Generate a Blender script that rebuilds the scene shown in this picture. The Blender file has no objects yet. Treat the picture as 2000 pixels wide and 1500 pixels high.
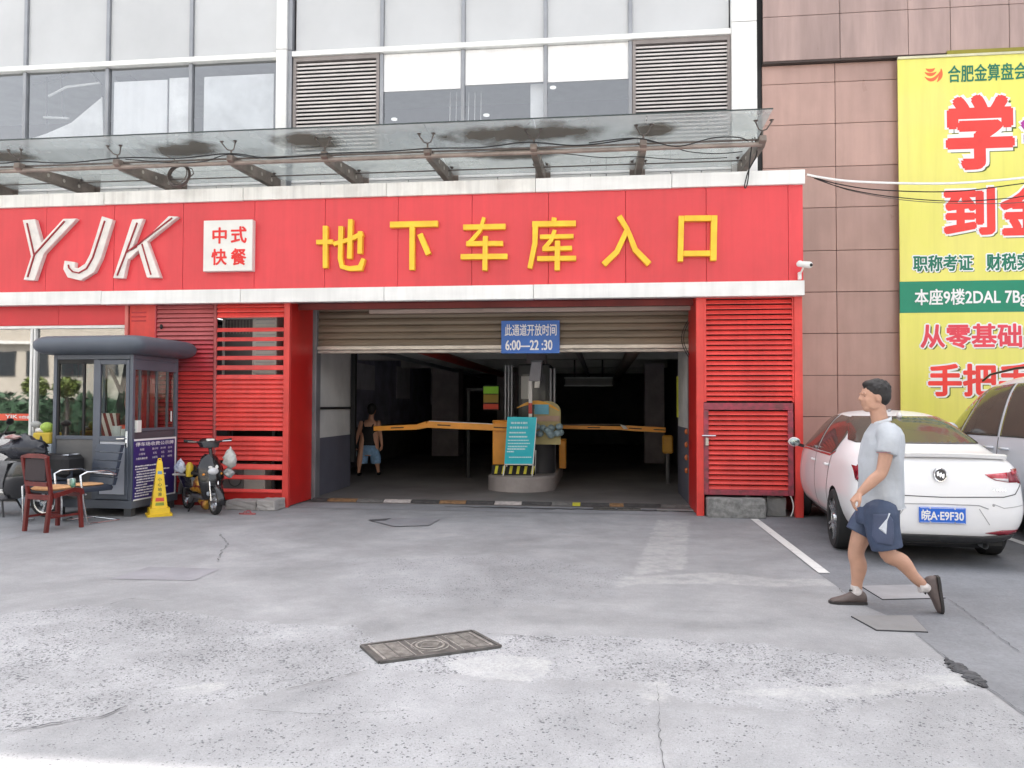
import bpy, bmesh, math, random
import numpy as np
from mathutils import Vector, Matrix
from mathutils.bvhtree import BVHTree

random.seed(7)
SC = bpy.context.scene
COL = SC.collection
R = math.radians

# ------------------------------------------------------------------ camera
FP, CAMH = 1480.0, 1.5
_y, _p, _r = R(6.65), R(1.6), R(-0.18)
CAM = (Matrix.Rotation(_y, 3, 'Z') @ Matrix.Rotation(_p, 3, 'X') @ Matrix.Rotation(_r, 3, 'Y'))
cd = bpy.data.cameras.new('camera')
cam = bpy.data.objects.new('camera', cd)
COL.objects.link(cam)
cd.sensor_width = 36.0
cd.lens = FP / 2000.0 * 36.0
cd.clip_start = 0.05
cd.clip_end = 2000.0
_m = Matrix((CAM.col[0], CAM.col[2], -CAM.col[1])).transposed().to_4x4()
_m.translation = Vector((0, 0, CAMH))
cam.matrix_world = _m
SC.camera = cam

# ------------------------------------------------------------------ sky, sun, exposure
SUN_EL = 61.0
world = bpy.data.worlds.new('World')
SC.world = world
world.use_nodes = True
wn = world.node_tree
bg = wn.nodes['Background']
sky = wn.nodes.new('ShaderNodeTexSky')
sky.sky_type = 'NISHITA'
sky.sun_disc = False
sky.sun_elevation = R(SUN_EL)
sky.sun_rotation = R(0)
sky.air_density = 1.0
sky.dust_density = 5.0
sky.ozone_density = 1.0
hs = wn.nodes.new('ShaderNodeHueSaturation')
hs.inputs['Saturation'].default_value = 0.24
wn.links.new(sky.outputs[0], hs.inputs['Color'])
wn.links.new(hs.outputs[0], bg.inputs[0])
bg.inputs[1].default_value = 0.15
sd = bpy.data.lights.new('sun', 'SUN')
sd.energy = 4.0
sd.angle = R(0.55)
sd.color = (1.0, 0.95, 0.88)
sun = bpy.data.objects.new('sun', sd)
COL.objects.link(sun)
sun.location = (0, 20, 30)
sun.rotation_euler = (R(-(90 - SUN_EL)), 0, 0)
vs = SC.view_settings
vs.view_transform = 'Standard'
vs.look = 'None'
vs.exposure = 1.98
vs.gamma = 1.0
vs.use_curve_mapping = False
SC.render.engine = 'CYCLES'
SC.cycles.max_bounces = 7
SC.cycles.transparent_max_bounces = 12

# ------------------------------------------------------------------ helpers
def W(px, py, Y):
    d = CAM @ Vector(((px - 1000) / FP, 1, -(py - 750) / FP))
    t = Y / d.y
    return Vector((d.x * t, Y, d.z * t + CAMH))
def G(px, py, z=0.0):
    d = CAM @ Vector(((px - 1000) / FP, 1, -(py - 750) / FP))
    t = (z - CAMH) / d.z
    return Vector((d.x * t, d.y * t, z))
def XX(Y, *pp):
    return sum(W(a, b, Y).x for a, b in pp) / len(pp)
def ZZ(Y, *pp):
    return sum(W(a, b, Y).z for a, b in pp) / len(pp)
def RECT(x0, y0, x1, y1, Y):
    a = W(x0, (y0 + y1) / 2, Y); b = W(x1, (y0 + y1) / 2, Y)
    c = W((x0 + x1) / 2, y0, Y); d = W((x0 + x1) / 2, y1, Y)
    return a.x, b.x, d.z, c.z          # x0,x1,z0,z1

MATS = {}
def mat(name, col, rough=0.6, metal=0.0, var=0.12, scale=2.5, bump=0.0, bscale=60.0, stretch=(1, 1, 1), emit=0.0, spec=0.5, alpha=1.0,
        col2=None, detail=6.0, coat=0.0, w=(0.35, 0.65), ov=0.0, streak=0.0):
    if name in MATS: return MATS[name]
    m = bpy.data.materials.new(name); m.use_nodes = True
    nt = m.node_tree; b = nt.nodes['Principled BSDF']
    b.inputs['Roughness'].default_value = rough
    b.inputs['Metallic'].default_value = metal
    b.inputs['Specular IOR Level'].default_value = spec
    b.inputs['Alpha'].default_value = alpha
    b.inputs['Coat Weight'].default_value = coat
    tc = nt.nodes.new('ShaderNodeTexCoord')
    mp = nt.nodes.new('ShaderNodeMapping'); mp.inputs['Scale'].default_value = stretch
    gm = nt.nodes.new('ShaderNodeNewGeometry')
    nt.links.new(gm.outputs['Position'], mp.inputs[0])
    n = nt.nodes.new('ShaderNodeTexNoise'); n.inputs['Scale'].default_value = scale; n.inputs['Detail'].default_value = detail
    n.inputs['Roughness'].default_value = 0.6
    nt.links.new(mp.outputs[0], n.inputs[0])
    cr = nt.nodes.new('ShaderNodeValToRGB')
    c = Vector(col)
    lo = c * (1 - var); hi = c * (1 + var)
    if col2 is not None: lo, hi = Vector(col2), c
    cr.color_ramp.elements[0].position = w[0]; cr.color_ramp.elements[1].position = w[1]
    cr.color_ramp.elements[0].color = (*[max(0, min(1, v)) for v in lo], 1)
    cr.color_ramp.elements[1].color = (*[max(0, min(1, v)) for v in hi], 1)
    nt.links.new(n.outputs[0], cr.inputs[0])
    out = cr.outputs[0]
    def mulc(a_, f_):
        mc = nt.nodes.new('ShaderNodeMix'); mc.data_type = 'RGBA'; mc.blend_type = 'MULTIPLY'; mc.inputs[0].default_value = 1
        nt.links.new(a_, mc.inputs[6]); nt.links.new(f_, mc.inputs[7]); return mc.outputs[2]
    if ov > 0:      # piece to piece difference
        oi = nt.nodes.new('ShaderNodeObjectInfo'); rg = nt.nodes.new('ShaderNodeMapRange'); rg.inputs[3].default_value = 1 - ov; rg.inputs[4].default_value = 1 + ov
        nt.links.new(oi.outputs['Random'], rg.inputs[0]); out = mulc(out, rg.outputs[0])
    if streak > 0:  # rain-washed grime running down
        mp2 = nt.nodes.new('ShaderNodeMapping'); mp2.inputs['Scale'].default_value = (9, 9, .55); nt.links.new(gm.outputs['Position'], mp2.inputs[0])
        n3 = nt.nodes.new('ShaderNodeTexNoise'); n3.inputs['Scale'].default_value = .8; n3.inputs['Detail'].default_value = 4; n3.inputs['Roughness'].default_value = .65
        nt.links.new(mp2.outputs[0], n3.inputs[0]); r2 = nt.nodes.new('ShaderNodeMapRange'); r2.inputs[1].default_value = .42; r2.inputs[2].default_value = .72
        r2.inputs[3].default_value = 1.02; r2.inputs[4].default_value = 1 - streak; nt.links.new(n3.outputs[0], r2.inputs[0]); out = mulc(out, r2.outputs[0])
    nt.links.new(out, b.inputs['Base Color'])
    mr = nt.nodes.new('ShaderNodeMapRange')
    mr.inputs[3].default_value = max(0.02, rough - 0.08); mr.inputs[4].default_value = min(1, rough + 0.08)
    nt.links.new(n.outputs[0], mr.inputs[0]); nt.links.new(mr.outputs[0], b.inputs['Roughness'])
    if bump > 0:
        n2 = nt.nodes.new('ShaderNodeTexNoise'); n2.inputs['Scale'].default_value = bscale; n2.inputs['Detail'].default_value = 4
        nt.links.new(gm.outputs['Position'], n2.inputs[0])
        bp = nt.nodes.new('ShaderNodeBump'); bp.inputs['Strength'].default_value = bump; bp.inputs['Distance'].default_value = 0.01
        nt.links.new(n2.outputs[0], bp.inputs['Height']); nt.links.new(bp.outputs[0], b.inputs['Normal'])
    if emit > 0:
        nt.links.new(cr.outputs[0], b.inputs['Emission Color']); b.inputs['Emission Strength'].default_value = emit
    MATS[name] = m
    return m

def glass_mat(name, tint, clear=0.6, gloss_rough=0.02, refl=1.0, ior=1.5, wav=0.0, body=None):
    """thin pane: what is behind, tinted, under a fresnel reflection; body = share of milky scatter"""
    if name in MATS: return MATS[name]
    m = bpy.data.materials.new(name); m.use_nodes = True
    nt = m.node_tree; nt.nodes.clear(); N = nt.nodes.new; L = nt.links.new
    out = N('ShaderNodeOutputMaterial'); tr = N('ShaderNodeBsdfTransparent'); tr.inputs[0].default_value = (*tint, 1)
    gl = N('ShaderNodeBsdfGlossy'); gl.inputs['Roughness'].default_value = gloss_rough
    fr = N('ShaderNodeFresnel'); fr.inputs[0].default_value = ior
    mul = N('ShaderNodeMath'); mul.operation = 'MULTIPLY_ADD'; mul.inputs[1].default_value = refl; mul.inputs[2].default_value = 0.02; mul.use_clamp = True
    L(fr.outputs[0], mul.inputs[0])
    base = tr
    if body:
        df = N('ShaderNodeBsdfDiffuse'); df.inputs[0].default_value = (*body[0], 1)
        tl = N('ShaderNodeBsdfTranslucent'); tl.inputs[0].default_value = (*body[0], 1)
        ad = N('ShaderNodeMixShader'); ad.inputs[0].default_value = 0.5
        L(df.outputs[0], ad.inputs[1]); L(tl.outputs[0], ad.inputs[2])
        mb_ = N('ShaderNodeMixShader')
        tcn = N('ShaderNodeNewGeometry'); nz = N('ShaderNodeTexNoise'); nz.inputs['Scale'].default_value = 1.3; nz.inputs['Detail'].default_value = 5
        L(tcn.outputs['Position'], nz.inputs[0])
        rg = N('ShaderNodeMapRange'); rg.inputs[1].default_value = .3; rg.inputs[2].default_value = .7
        rg.inputs[3].default_value = max(0, body[1] - .12); rg.inputs[4].default_value = min(1, body[1] + .12)
        L(nz.outputs[0], rg.inputs[0]); L(rg.outputs[0], mb_.inputs[0])
        L(tr.outputs[0], mb_.inputs[1]); L(ad.outputs[0], mb_.inputs[2]); base = mb_
    if wav > 0:
        g2 = N('ShaderNodeNewGeometry'); n2 = N('ShaderNodeTexNoise'); n2.inputs['Scale'].default_value = 1.6; n2.inputs['Detail'].default_value = 1
        L(g2.outputs['Position'], n2.inputs[0]); bp = N('ShaderNodeBump'); bp.inputs['Strength'].default_value = wav; bp.inputs['Distance'].default_value = 0.05
        L(n2.outputs[0], bp.inputs['Height']); L(bp.outputs[0], gl.inputs['Normal'])
    bf = N('ShaderNodeNewGeometry'); inv = N('ShaderNodeMath'); inv.operation = 'SUBTRACT'; inv.inputs[0].default_value = 1; L(bf.outputs['Backfacing'], inv.inputs[1])
    m2 = N('ShaderNodeMath'); m2.operation = 'MULTIPLY'; L(mul.outputs[0], m2.inputs[0]); L(inv.outputs[0], m2.inputs[1])
    mx = N('ShaderNodeMixShader')
    L(m2.outputs[0], mx.inputs[0]); L(base.outputs[0], mx.inputs[1]); L(gl.outputs[0], mx.inputs[2]); L(mx.outputs[0], out.inputs[0])
    MATS[name] = m
    return m

ORG = {}
def root_org(o):
    while o.parent: o = o.parent
    return ORG.get(o, Vector((0, 0, 0)))
def tag(o, label=None, cat=None, group=None, kind=None):
    if label: o['label'] = label
    if cat: o['category'] = cat
    if group: o['group'] = group
    if kind: o['kind'] = kind
    return o
def thing(name, label, cat, loc=(0, 0, 0), rz=0, group=None, world=False):
    o = bpy.data.objects.new(name, None); COL.objects.link(o)
    o.location = loc; o.rotation_euler = (0, 0, rz)
    o.empty_display_size = 0.2
    if world: ORG[o] = Vector(loc)
    return tag(o, label, cat, group)

def tri_fill(poly):
    return poly
class MB:
    def __init__(s): s.v = []; s.f = []
    def add(s, vs_, fs):
        k = len(s.v); s.v += [tuple(v) for v in vs_]; s.f += [tuple(i + k for i in f) for f in fs]; return s
    def box(s, x0, x1, y0, y1, z0, z1, M=None):
        vs_ = [Vector((x, y, z)) for x in (x0, x1) for y in (y0, y1) for z in (z0, z1)]
        if M is not None: vs_ = [M @ v for v in vs_]
        return s.add(vs_, [(0, 1, 3, 2), (4, 6, 7, 5), (0, 4, 5, 1), (2, 3, 7, 6), (0, 2, 6, 4), (1, 5, 7, 3)])
    def bar(s, p, q, w, h, up=(0, 0, 1)):
        p, q = Vector(p), Vector(q); d = (q - p).normalized(); u = Vector(up)
        if abs(d.dot(u)) > .98: u = Vector((0, 1, 0))
        a = d.cross(u).normalized() * w / 2; b = a.cross(d).normalized() * h / 2
        vs_ = [p - a - b, p + a - b, p + a + b, p - a + b, q - a - b, q + a - b, q + a + b, q - a + b]
        return s.add(vs_, [(0, 3, 2, 1), (4, 5, 6, 7), (0, 1, 5, 4), (1, 2, 6, 5), (2, 3, 7, 6), (3, 0, 4, 7)])
    def ring(s, rings, closed_ends=True, wrap=True):
        n = len(rings[0]); vs_ = [v for r in rings for v in r]; fs = []
        for i in range(len(rings) - 1):
            for j in range(n if wrap else n - 1):
                a = i * n + j; b = i * n + (j + 1) % n; fs.append((a, b, b + n, a + n))
        if closed_ends:
            fs.append(tuple(range(n - 1, -1, -1))); k = (len(rings) - 1) * n; fs.append(tuple(range(k, k + n)))
        return s.add(vs_, fs)
    def tube(s, pts, r, n=8, caps=True):
        pts = [Vector(p) for p in pts]; rings = []; a = None
        for i, p in enumerate(pts):
            d = (pts[min(i + 1, len(pts) - 1)] - pts[max(i - 1, 0)]).normalized()
            if a is None:
                u = Vector((0, 0, 1)) if abs(d.z) < .9 else Vector((0, 1, 0)); a = d.cross(u).normalized()
            else: a = (a - d * a.dot(d)).normalized()
            b = d.cross(a); rr = r[i] if isinstance(r, (list, tuple)) else r
            rings.append([p + a * math.cos(t) * rr + b * math.sin(t) * rr for t in [2 * math.pi * k / n for k in range(n)]])
        return s.ring(rings, caps)
    def cap(s, p, q, r0, r1, n=16, k=4, flat0=False, flat1=False, e=1.0):
        """tapered capsule; e squashes the second cross axis"""
        p, q = Vector(p), Vector(q); d = (q - p).normalized(); u = Vector((0, 1, 0)) if abs(d.y) < .9 else Vector((0, 0, 1))
        a = d.cross(u).normalized(); b = d.cross(a); rings = []
        def rg(c, r): rings.append([c + a * math.cos(t) * r + b * math.sin(t) * r * e for t in [2 * math.pi * j / n for j in range(n)]])
        if not flat0:
            for i in range(k): t = math.pi / 2 * (1 - i / k) * .97; rg(p - d * math.sin(t) * r0, math.cos(t) * r0)
        rg(p, r0); rg(q, r1)
        if not flat1:
            for i in range(1, k + 1): t = math.pi / 2 * i / k * .97; rg(q + d * math.sin(t) * r1, math.cos(t) * r1)
        return s.ring(rings)
    def ball(s, c, rx, ry=None, rz=None, n=16, m=10, M=None):
        ry = ry or rx; rz = rz or rx; c = Vector(c); rings = []
        for i in range(m + 1):
            t = -math.pi / 2 + math.pi * (i if 0 < i < m else (.08 if i == 0 else m - .08)) / m
            rr = []
            for j in range(n):
                a = 2 * math.pi * j / n; v = Vector((math.cos(t) * math.cos(a) * rx, math.cos(t) * math.sin(a) * ry, math.sin(t) * rz))
                rr.append(c + (M @ v if M is not None else v))
            rings.append(rr)
        return s.ring(rings)
    def prism(s, poly, y0, y1, T=None):
        """poly of (x,z) extruded from y0 (front) to y1"""
        n = len(poly); T = T or (lambda x, y, z: (x, y, z))
        vs_ = [T(x, y0, z) for x, z in poly] + [T(x, y1, z) for x, z in poly]
        fs = [tuple(range(n)), tuple(range(2 * n - 1, n - 1, -1))] + [(i, i + n, (i + 1) % n + n, (i + 1) % n) for i in range(n)]
        return s.add(vs_, fs)
    def lathe(s, prof, c=(0, 0, 0), axis='Z', n=24, close=True):
        rings = []
        for k in range(n):
            t = 2 * math.pi * k / n; rr = []
            for r, h in prof:
                x, y = r * math.cos(t), r * math.sin(t)
                v = {'Z': (x, y, h), 'Y': (x, h, y), 'X': (h, x, y)}[axis]
                rr.append(Vector(v) + Vector(c))
            rings.append(rr)
        m = len(prof); vs_ = [v for r in rings for v in r]; fs = []
        for i in range(n):
            for j in range(m if close else m - 1):
                a = i * m + j; b = i * m + (j + 1) % m; c2 = ((i + 1) % n) * m
                fs.append((a, b, c2 + (j + 1) % m, c2 + j))
        return s.add(vs_, fs)
    def strip(s, pts, w, z, T=None):
        """flat ribbon along pts (x,y) with widths w"""
        pts = [Vector((p[0], p[1])) for p in pts]; L_, R_ = [], []
        for i, p in enumerate(pts):
            d = (pts[min(i + 1, len(pts) - 1)] - pts[max(i - 1, 0)]).normalized(); nn = Vector((-d.y, d.x))
            ww = (w[i] if isinstance(w, (list, tuple)) else w) / 2
            L_.append(p + nn * ww); R_.append(p - nn * ww)
        n = len(pts); vs_ = [(p.x, p.y, z) for p in L_] + [(p.x, p.y, z) for p in R_]
        return s.add(vs_, [(i + n, i + 1 + n, i + 1, i) for i in range(n - 1)])
    def mesh(s, name, bevel=0.0, smooth=None, fix=True, org=None, seg=1):
        me = bpy.data.meshes.new(name)
        vs_ = s.v if org is None else [tuple(Vector(v) - org) for v in s.v]
        me.from_pydata(vs_, [], s.f)
        if fix or bevel:
            bm = bmesh.new(); bm.from_mesh(me)
            bmesh.ops.recalc_face_normals(bm, faces=bm.faces)
            if bevel:
                es = [e for e in bm.edges if len(e.link_faces) == 2 and e.calc_face_angle(0) > .6]
                bmesh.ops.bevel(bm, geom=es, offset=bevel, segments=seg, affect='EDGES', clamp_overlap=True, profile=.5)
            bm.to_mesh(me); bm.free()
        if smooth is not None:
            me.shade_smooth(); me.set_sharp_from_angle(angle=R(smooth))
        return me
    def build(s, name, m, parent=None, bevel=0.0, smooth=None, loc=None, label=None, seg=1):
        org = root_org(parent) if parent is not None else (Vector(loc) if loc is not None else None)
        if parent is None and loc is not None:
            cen = sum((Vector(v) for v in s.v), Vector()) / len(s.v)
            if cen.length < .9: org = None      # built round its own origin
        me = s.mesh(name, bevel, smooth, org=org, seg=seg)
        me.materials.append(m)
        o = bpy.data.objects.new(name, me); COL.objects.link(o)
        if parent is not None: o.parent = parent
        elif loc is not None: o.location = loc; ORG[o] = Vector(loc)
        if label: o['label'] = label
        return o
def piece(name, me, loc, parent, scale=(1, 1, 1), rot=None, world=True):
    o = bpy.data.objects.new(name, me); COL.objects.link(o); o.parent = parent
    o.location = Vector(loc) - (root_org(parent) if world else Vector((0, 0, 0))); o.scale = scale
    if rot: o.rotation_euler = rot
    return o
def box(name, m, parent, x0, x1, y0, y1, z0, z1, bevel=0.0, label=None, loc=None):
    return MB().box(x0, x1, y0, y1, z0, z1).build(name, m, parent, bevel, label=label, loc=loc)
def structure(o):
    o['kind'] = 'structure'; return o
def modded(o, fn):
    """apply modifiers set by fn and keep the result"""
    fn(o)
    dg = bpy.context.evaluated_depsgraph_get(); dg.update()
    me = bpy.data.meshes.new_from_object(o.evaluated_get(dg))
    o.modifiers.clear(); old = o.data; o.data = me; me.name = old.name
    return o
def remesh(o, voxel, smooth=4, fac=.5):
    def f(o):
        r = o.modifiers.new('r', 'REMESH'); r.mode = 'VOXEL'; r.voxel_size = voxel; r.use_smooth_shade = True
        q = o.modifiers.new('s', 'SMOOTH'); q.iterations = smooth; q.factor = fac
    return modded(o, f)
def subsurf(o, lv=2):
    def f(o):
        q = o.modifiers.new('s', 'SUBSURF'); q.levels = lv; q.render_levels = lv
    modded(o, f); o.data.shade_smooth(); return o

_TX = {}
def glyphs(body, bold=0.0):
    k = (body, bold)
    if k in _TX: return _TX[k]
    c = bpy.data.curves.new('t', 'FONT'); c.body = body; c.offset = bold; c.resolution_u = 3; c.fill_mode = 'FRONT' if False else c.fill_mode
    o = bpy.data.objects.new('t', c); COL.objects.link(o)
    dg = bpy.context.evaluated_depsgraph_get(); dg.update()
    me = bpy.data.meshes.new_from_object(o.evaluated_get(dg))
    bm = bmesh.new(); bm.from_mesh(me); bmesh.ops.remove_doubles(bm, verts=bm.verts, dist=1e-5)
    vs_ = [v.co.copy() for v in bm.verts]; fs = [tuple(v.index for v in f.verts) for f in bm.faces]
    eg = [(e.verts[0].index, e.verts[1].index) for e in bm.edges if len(e.link_faces) == 1]
    bm.free(); bpy.data.objects.remove(o); bpy.data.curves.remove(c); bpy.data.meshes.remove(me)
    if vs_:
        x0 = min(v.x for v in vs_); x1 = max(v.x for v in vs_); y0 = min(v.y for v in vs_); y1 = max(v.y for v in vs_)
    else: x0 = y0 = 0; x1 = y1 = 1
    _TX[k] = (vs_, fs, eg, (x0, x1, y0, y1)); return _TX[k]
def text(name, body, T, m, parent, x0, x1, z0, z1, depth=0.004, bold=0.0, grow=None, label=None):
    """lettering fitted into the rect x0..x1, z0..z1 of a surface; T(x, d, z) maps to space, d = height over the surface.
    Heavier weights come from copies of the glyphs shifted round a small circle, each a hair behind the last."""
    vs_, fs, eg, b = glyphs(body, 0.0)
    r = bold * (z1 - z0) / max(.3, (b[3] - b[2])) * .9
    X0, X1, Z0, Z1 = x0 + r, x1 - r, z0 + r, z1 - r
    sx = (X1 - X0) / (b[1] - b[0]); sz = (Z1 - Z0) / (b[3] - b[2]); n = len(vs_); mb = MB()
    k = 1 if r <= 0 else 8
    for q in range(k + (1 if r > 0 else 0)):
        dx, dz = (0, 0) if q == k or r <= 0 else (r * math.cos(2 * math.pi * q / k + .4), r * math.sin(2 * math.pi * q / k + .4))
        dd = depth - .00012 * q
        pts = [(X0 + (v.x - b[0]) * sx + dx, Z0 + (v.y - b[2]) * sz + dz) for v in vs_]
        top = [T(x, dd, z) for x, z in pts]
        if depth > .004:
            mb.add(top + [T(x, 0, z) for x, z in pts], list(fs) + [(a, c, c + n, a + n) for a, c in eg])
        else: mb.add(top, list(fs))
    o = mb.build(name, m, parent, label=label); o['kind'] = 'stuff' if len(body) > 1 else 'thing'
    if len(body) == 1: del o['kind']
    return o
def stroke(pts, w):
    """outline polygon of a polyline with width w (list or number), mitred"""
    pts = [Vector(p) for p in pts]; L_, R_ = [], []
    for i, p in enumerate(pts):
        if i == 0: d = (pts[1] - p).normalized(); nn = Vector((-d.y, d.x)); k = 1
        elif i == len(pts) - 1: d = (p - pts[i - 1]).normalized(); nn = Vector((-d.y, d.x)); k = 1
        else:
            d0 = (p - pts[i - 1]).normalized(); d1 = (pts[i + 1] - p).normalized()
            n0 = Vector((-d0.y, d0.x)); n1 = Vector((-d1.y, d1.x)); nn = (n0 + n1).normalized(); k = 1 / max(.5, nn.dot(n0))
        ww = (w[i] if isinstance(w, (list, tuple)) else w) / 2 * k
        L_.append(p + nn * ww); R_.append(p - nn * ww)
    return [tuple(p) for p in L_ + R_[::-1]]

# ------------------------------------------------------------------ materials
M_conc = mat('smooth_concrete', (.30, .30, .315), .85, var=.10, scale=.9, bump=.25, bscale=45, detail=9)
M_red = mat('red_painted_metal', (.67, .05, .062), .33, var=.09, scale=.7, bump=.06, bscale=2.2, ov=.03, streak=.07)
M_red2 = mat('red_louvre_paint', (.69, .055, .045), .42, var=.13, scale=2.2, ov=.06, streak=.16)
M_redfade = mat('faded_red_paint', (.55, .035, .05), .5, var=.3, scale=1.4, col2=(.34, .06, .075))
M_redpink = mat('chalky_red_paint', (.50, .12, .125), .6, var=.2, scale=1.5)
M_redrust = mat('weathered_dark_red_steel', (.42, .055, .09), .6, col2=(.17, .05, .06), scale=9)
M_reddark = mat('deep_red_post_paint', (.52, .016, .014), .42, var=.1)
M_white = mat('white_coated_panel', (.80, .80, .78), .42, var=.05, scale=1.1, stretch=(1, 1, 3), ov=.02, streak=.10)
M_wpanel = mat('dusty_white_panel', (.78, .77, .73), .55, var=.12, scale=2.5, col2=(.66, .64, .60), w=(.3, .5), ov=.03, streak=.22)
M_frost = mat('pale_grey_spandrel', (.52, .53, .535), .14, var=.07, scale=.45, spec=.5, ov=.03, bump=.05, bscale=1.1)
M_alu = mat('grey_aluminium', (.30, .31, .33), .4, metal=.5, var=.1)
M_alud = mat('dark_aluminium', (.10, .105, .115), .45, metal=.4, var=.1)
M_black = mat('black_matter', (.012, .012, .013), .6)
M_louv = mat('pale_louvre_metal', (.62, .58, .56), .45, var=.1)
M_louvfr = mat('taupe_louvre_frame', (.26, .23, .22), .5)
M_tile = mat('pink_granite_tile', (.41, .262, .222), .30, var=.10, scale=1.6, stretch=(1, 1, .5), ov=.09, streak=.07)
M_tileb = mat('grey_pink_granite_tile', (.37, .262, .235), .30, ov=.05, streak=.13, var=.16, scale=1.8, stretch=(1.4, 1, .25))
M_gold = mat('golden_yellow_letter', (.88, .53, .03), .32, var=.1, scale=5)
M_goldside = M_gold
M_offw = mat('off_white_letter', (.74, .70, .66), .38, var=.10, scale=6)
M_dkred = mat('dark_red_line', (.30, .01, .02), .4)
M_steel = mat('brown_grey_steel', (.13, .11, .10), .5, metal=.2, var=.25, scale=5)
M_steell = mat('tan_steel_tube', (.30, .25, .22), .45, metal=.3, var=.2, scale=4)
M_chrome = mat('chrome', (.75, .76, .78), .12, metal=1.0, var=.05)
M_shut = mat('brown_shutter_slat', (.18, .14, .10), .45, metal=.25, var=.2, scale=1.5, stretch=(.4, 1, 4))
M_shutl = mat('pale_shutter_bar', (.55, .50, .44), .4, metal=.3, var=.2, scale=3, stretch=(1, 1, 5))
M_blue = mat('blue_sign_face', (.03, .14, .50), .35, var=.08)
M_txtw = mat('white_lettering', (.82, .82, .82), .5, var=.03)
M_txtr = mat('red_lettering', (.72, .022, .02), .45, var=.05)
M_ban = mat('yellow_banner_vinyl', (.72, .70, .13), .36, bump=.5, bscale=1.7, streak=.06, var=.05, scale=.6, col2=(.76, .70, .18))
M_grn = mat('green_banner_band', (0, .22, .12), .42, var=.05)
M_grnt = mat('green_lettering', (0, .16, .09), .45, var=.05)
M_gmtl = mat('blue_grey_booth_metal', (.105, .12, .15), .42, var=.10, scale=2)
M_groof = mat('slate_grey_booth_roof', (.085, .10, .125), .5, var=.08, scale=1.5)
M_dgr = mat('dark_grey_board', (.13, .13, .13), .6)
M_orange = mat('orange_barrier_paint', (.92, .38, .04), .4, var=.08)
M_rub = mat('black_rubber', (.018, .018, .02), .75, var=.2)
M_gwall = mat('grey_garage_wall', (.60, .59, .57), .8, var=.12, scale=1.2)
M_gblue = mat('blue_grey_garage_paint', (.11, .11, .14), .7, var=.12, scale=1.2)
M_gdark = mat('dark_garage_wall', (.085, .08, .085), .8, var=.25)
M_gfloor = mat('worn_garage_floor', (.20, .187, .18), .7, var=.25, scale=.8, bump=.1)
M_kerb = mat('pale_island_concrete', (.34, .31, .30), .8, var=.12, scale=3, bump=.2)
M_wood = mat('red_brown_varnished_wood', (.14, .018, .015), .3, var=.25, scale=6, stretch=(1, 1, .3))
M_navy = mat('navy_leather', (.028, .038, .06), .4, var=.12)
M_tan = mat('tan_cushion', (.62, .34, .16), .8, var=.12, scale=14)
M_skin = mat('tan_skin', (.47, .265, .185), .55, var=.10, scale=7, bump=.15, bscale=90)
M_hair = mat('black_hair', (.014, .012, .012), .65, var=.3, scale=40)
M_plas = mat('black_plastic', (.02, .02, .022), .35, var=.1)
M_gplas = mat('grey_plastic', (.09, .09, .10), .4, var=.1)
M_tyre = mat('tyre_rubber', (.02, .02, .021), .8, var=.15, bump=.1, bscale=60)
M_rim = mat('silver_alloy', (.55, .56, .58), .25, metal=.85)
M_paint = mat('white_car_paint', (.80, .80, .81), .24, var=.02, scale=.8, coat=.25, spec=.35)
M_paint2 = mat('bluish_white_car_paint', (.76, .80, .86), .2, var=.02, scale=.5, coat=.5)
M_cglass = mat('dark_car_glass', (.075, .066, .055), .09, var=.05, spec=.6)
G_win = glass_mat('window_glass', (.93, .94, .95), refl=5.5, ior=1.5, wav=.05)
G_shop = glass_mat('shopfront_glass', (.45, .46, .46), refl=6.0, ior=1.55, wav=.015)
G_booth = glass_mat('booth_glass', (.86, .88, .88), refl=1.4, ior=1.45)
G_can = glass_mat('canopy_glass', (.88, .905, .895), refl=1.2, ior=1.5, gloss_rough=.06, body=((.72, .75, .74), .36))
G_car = glass_mat('tinted_side_glass', (.62, .64, .42), refl=1.6, ior=1.5)
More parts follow.
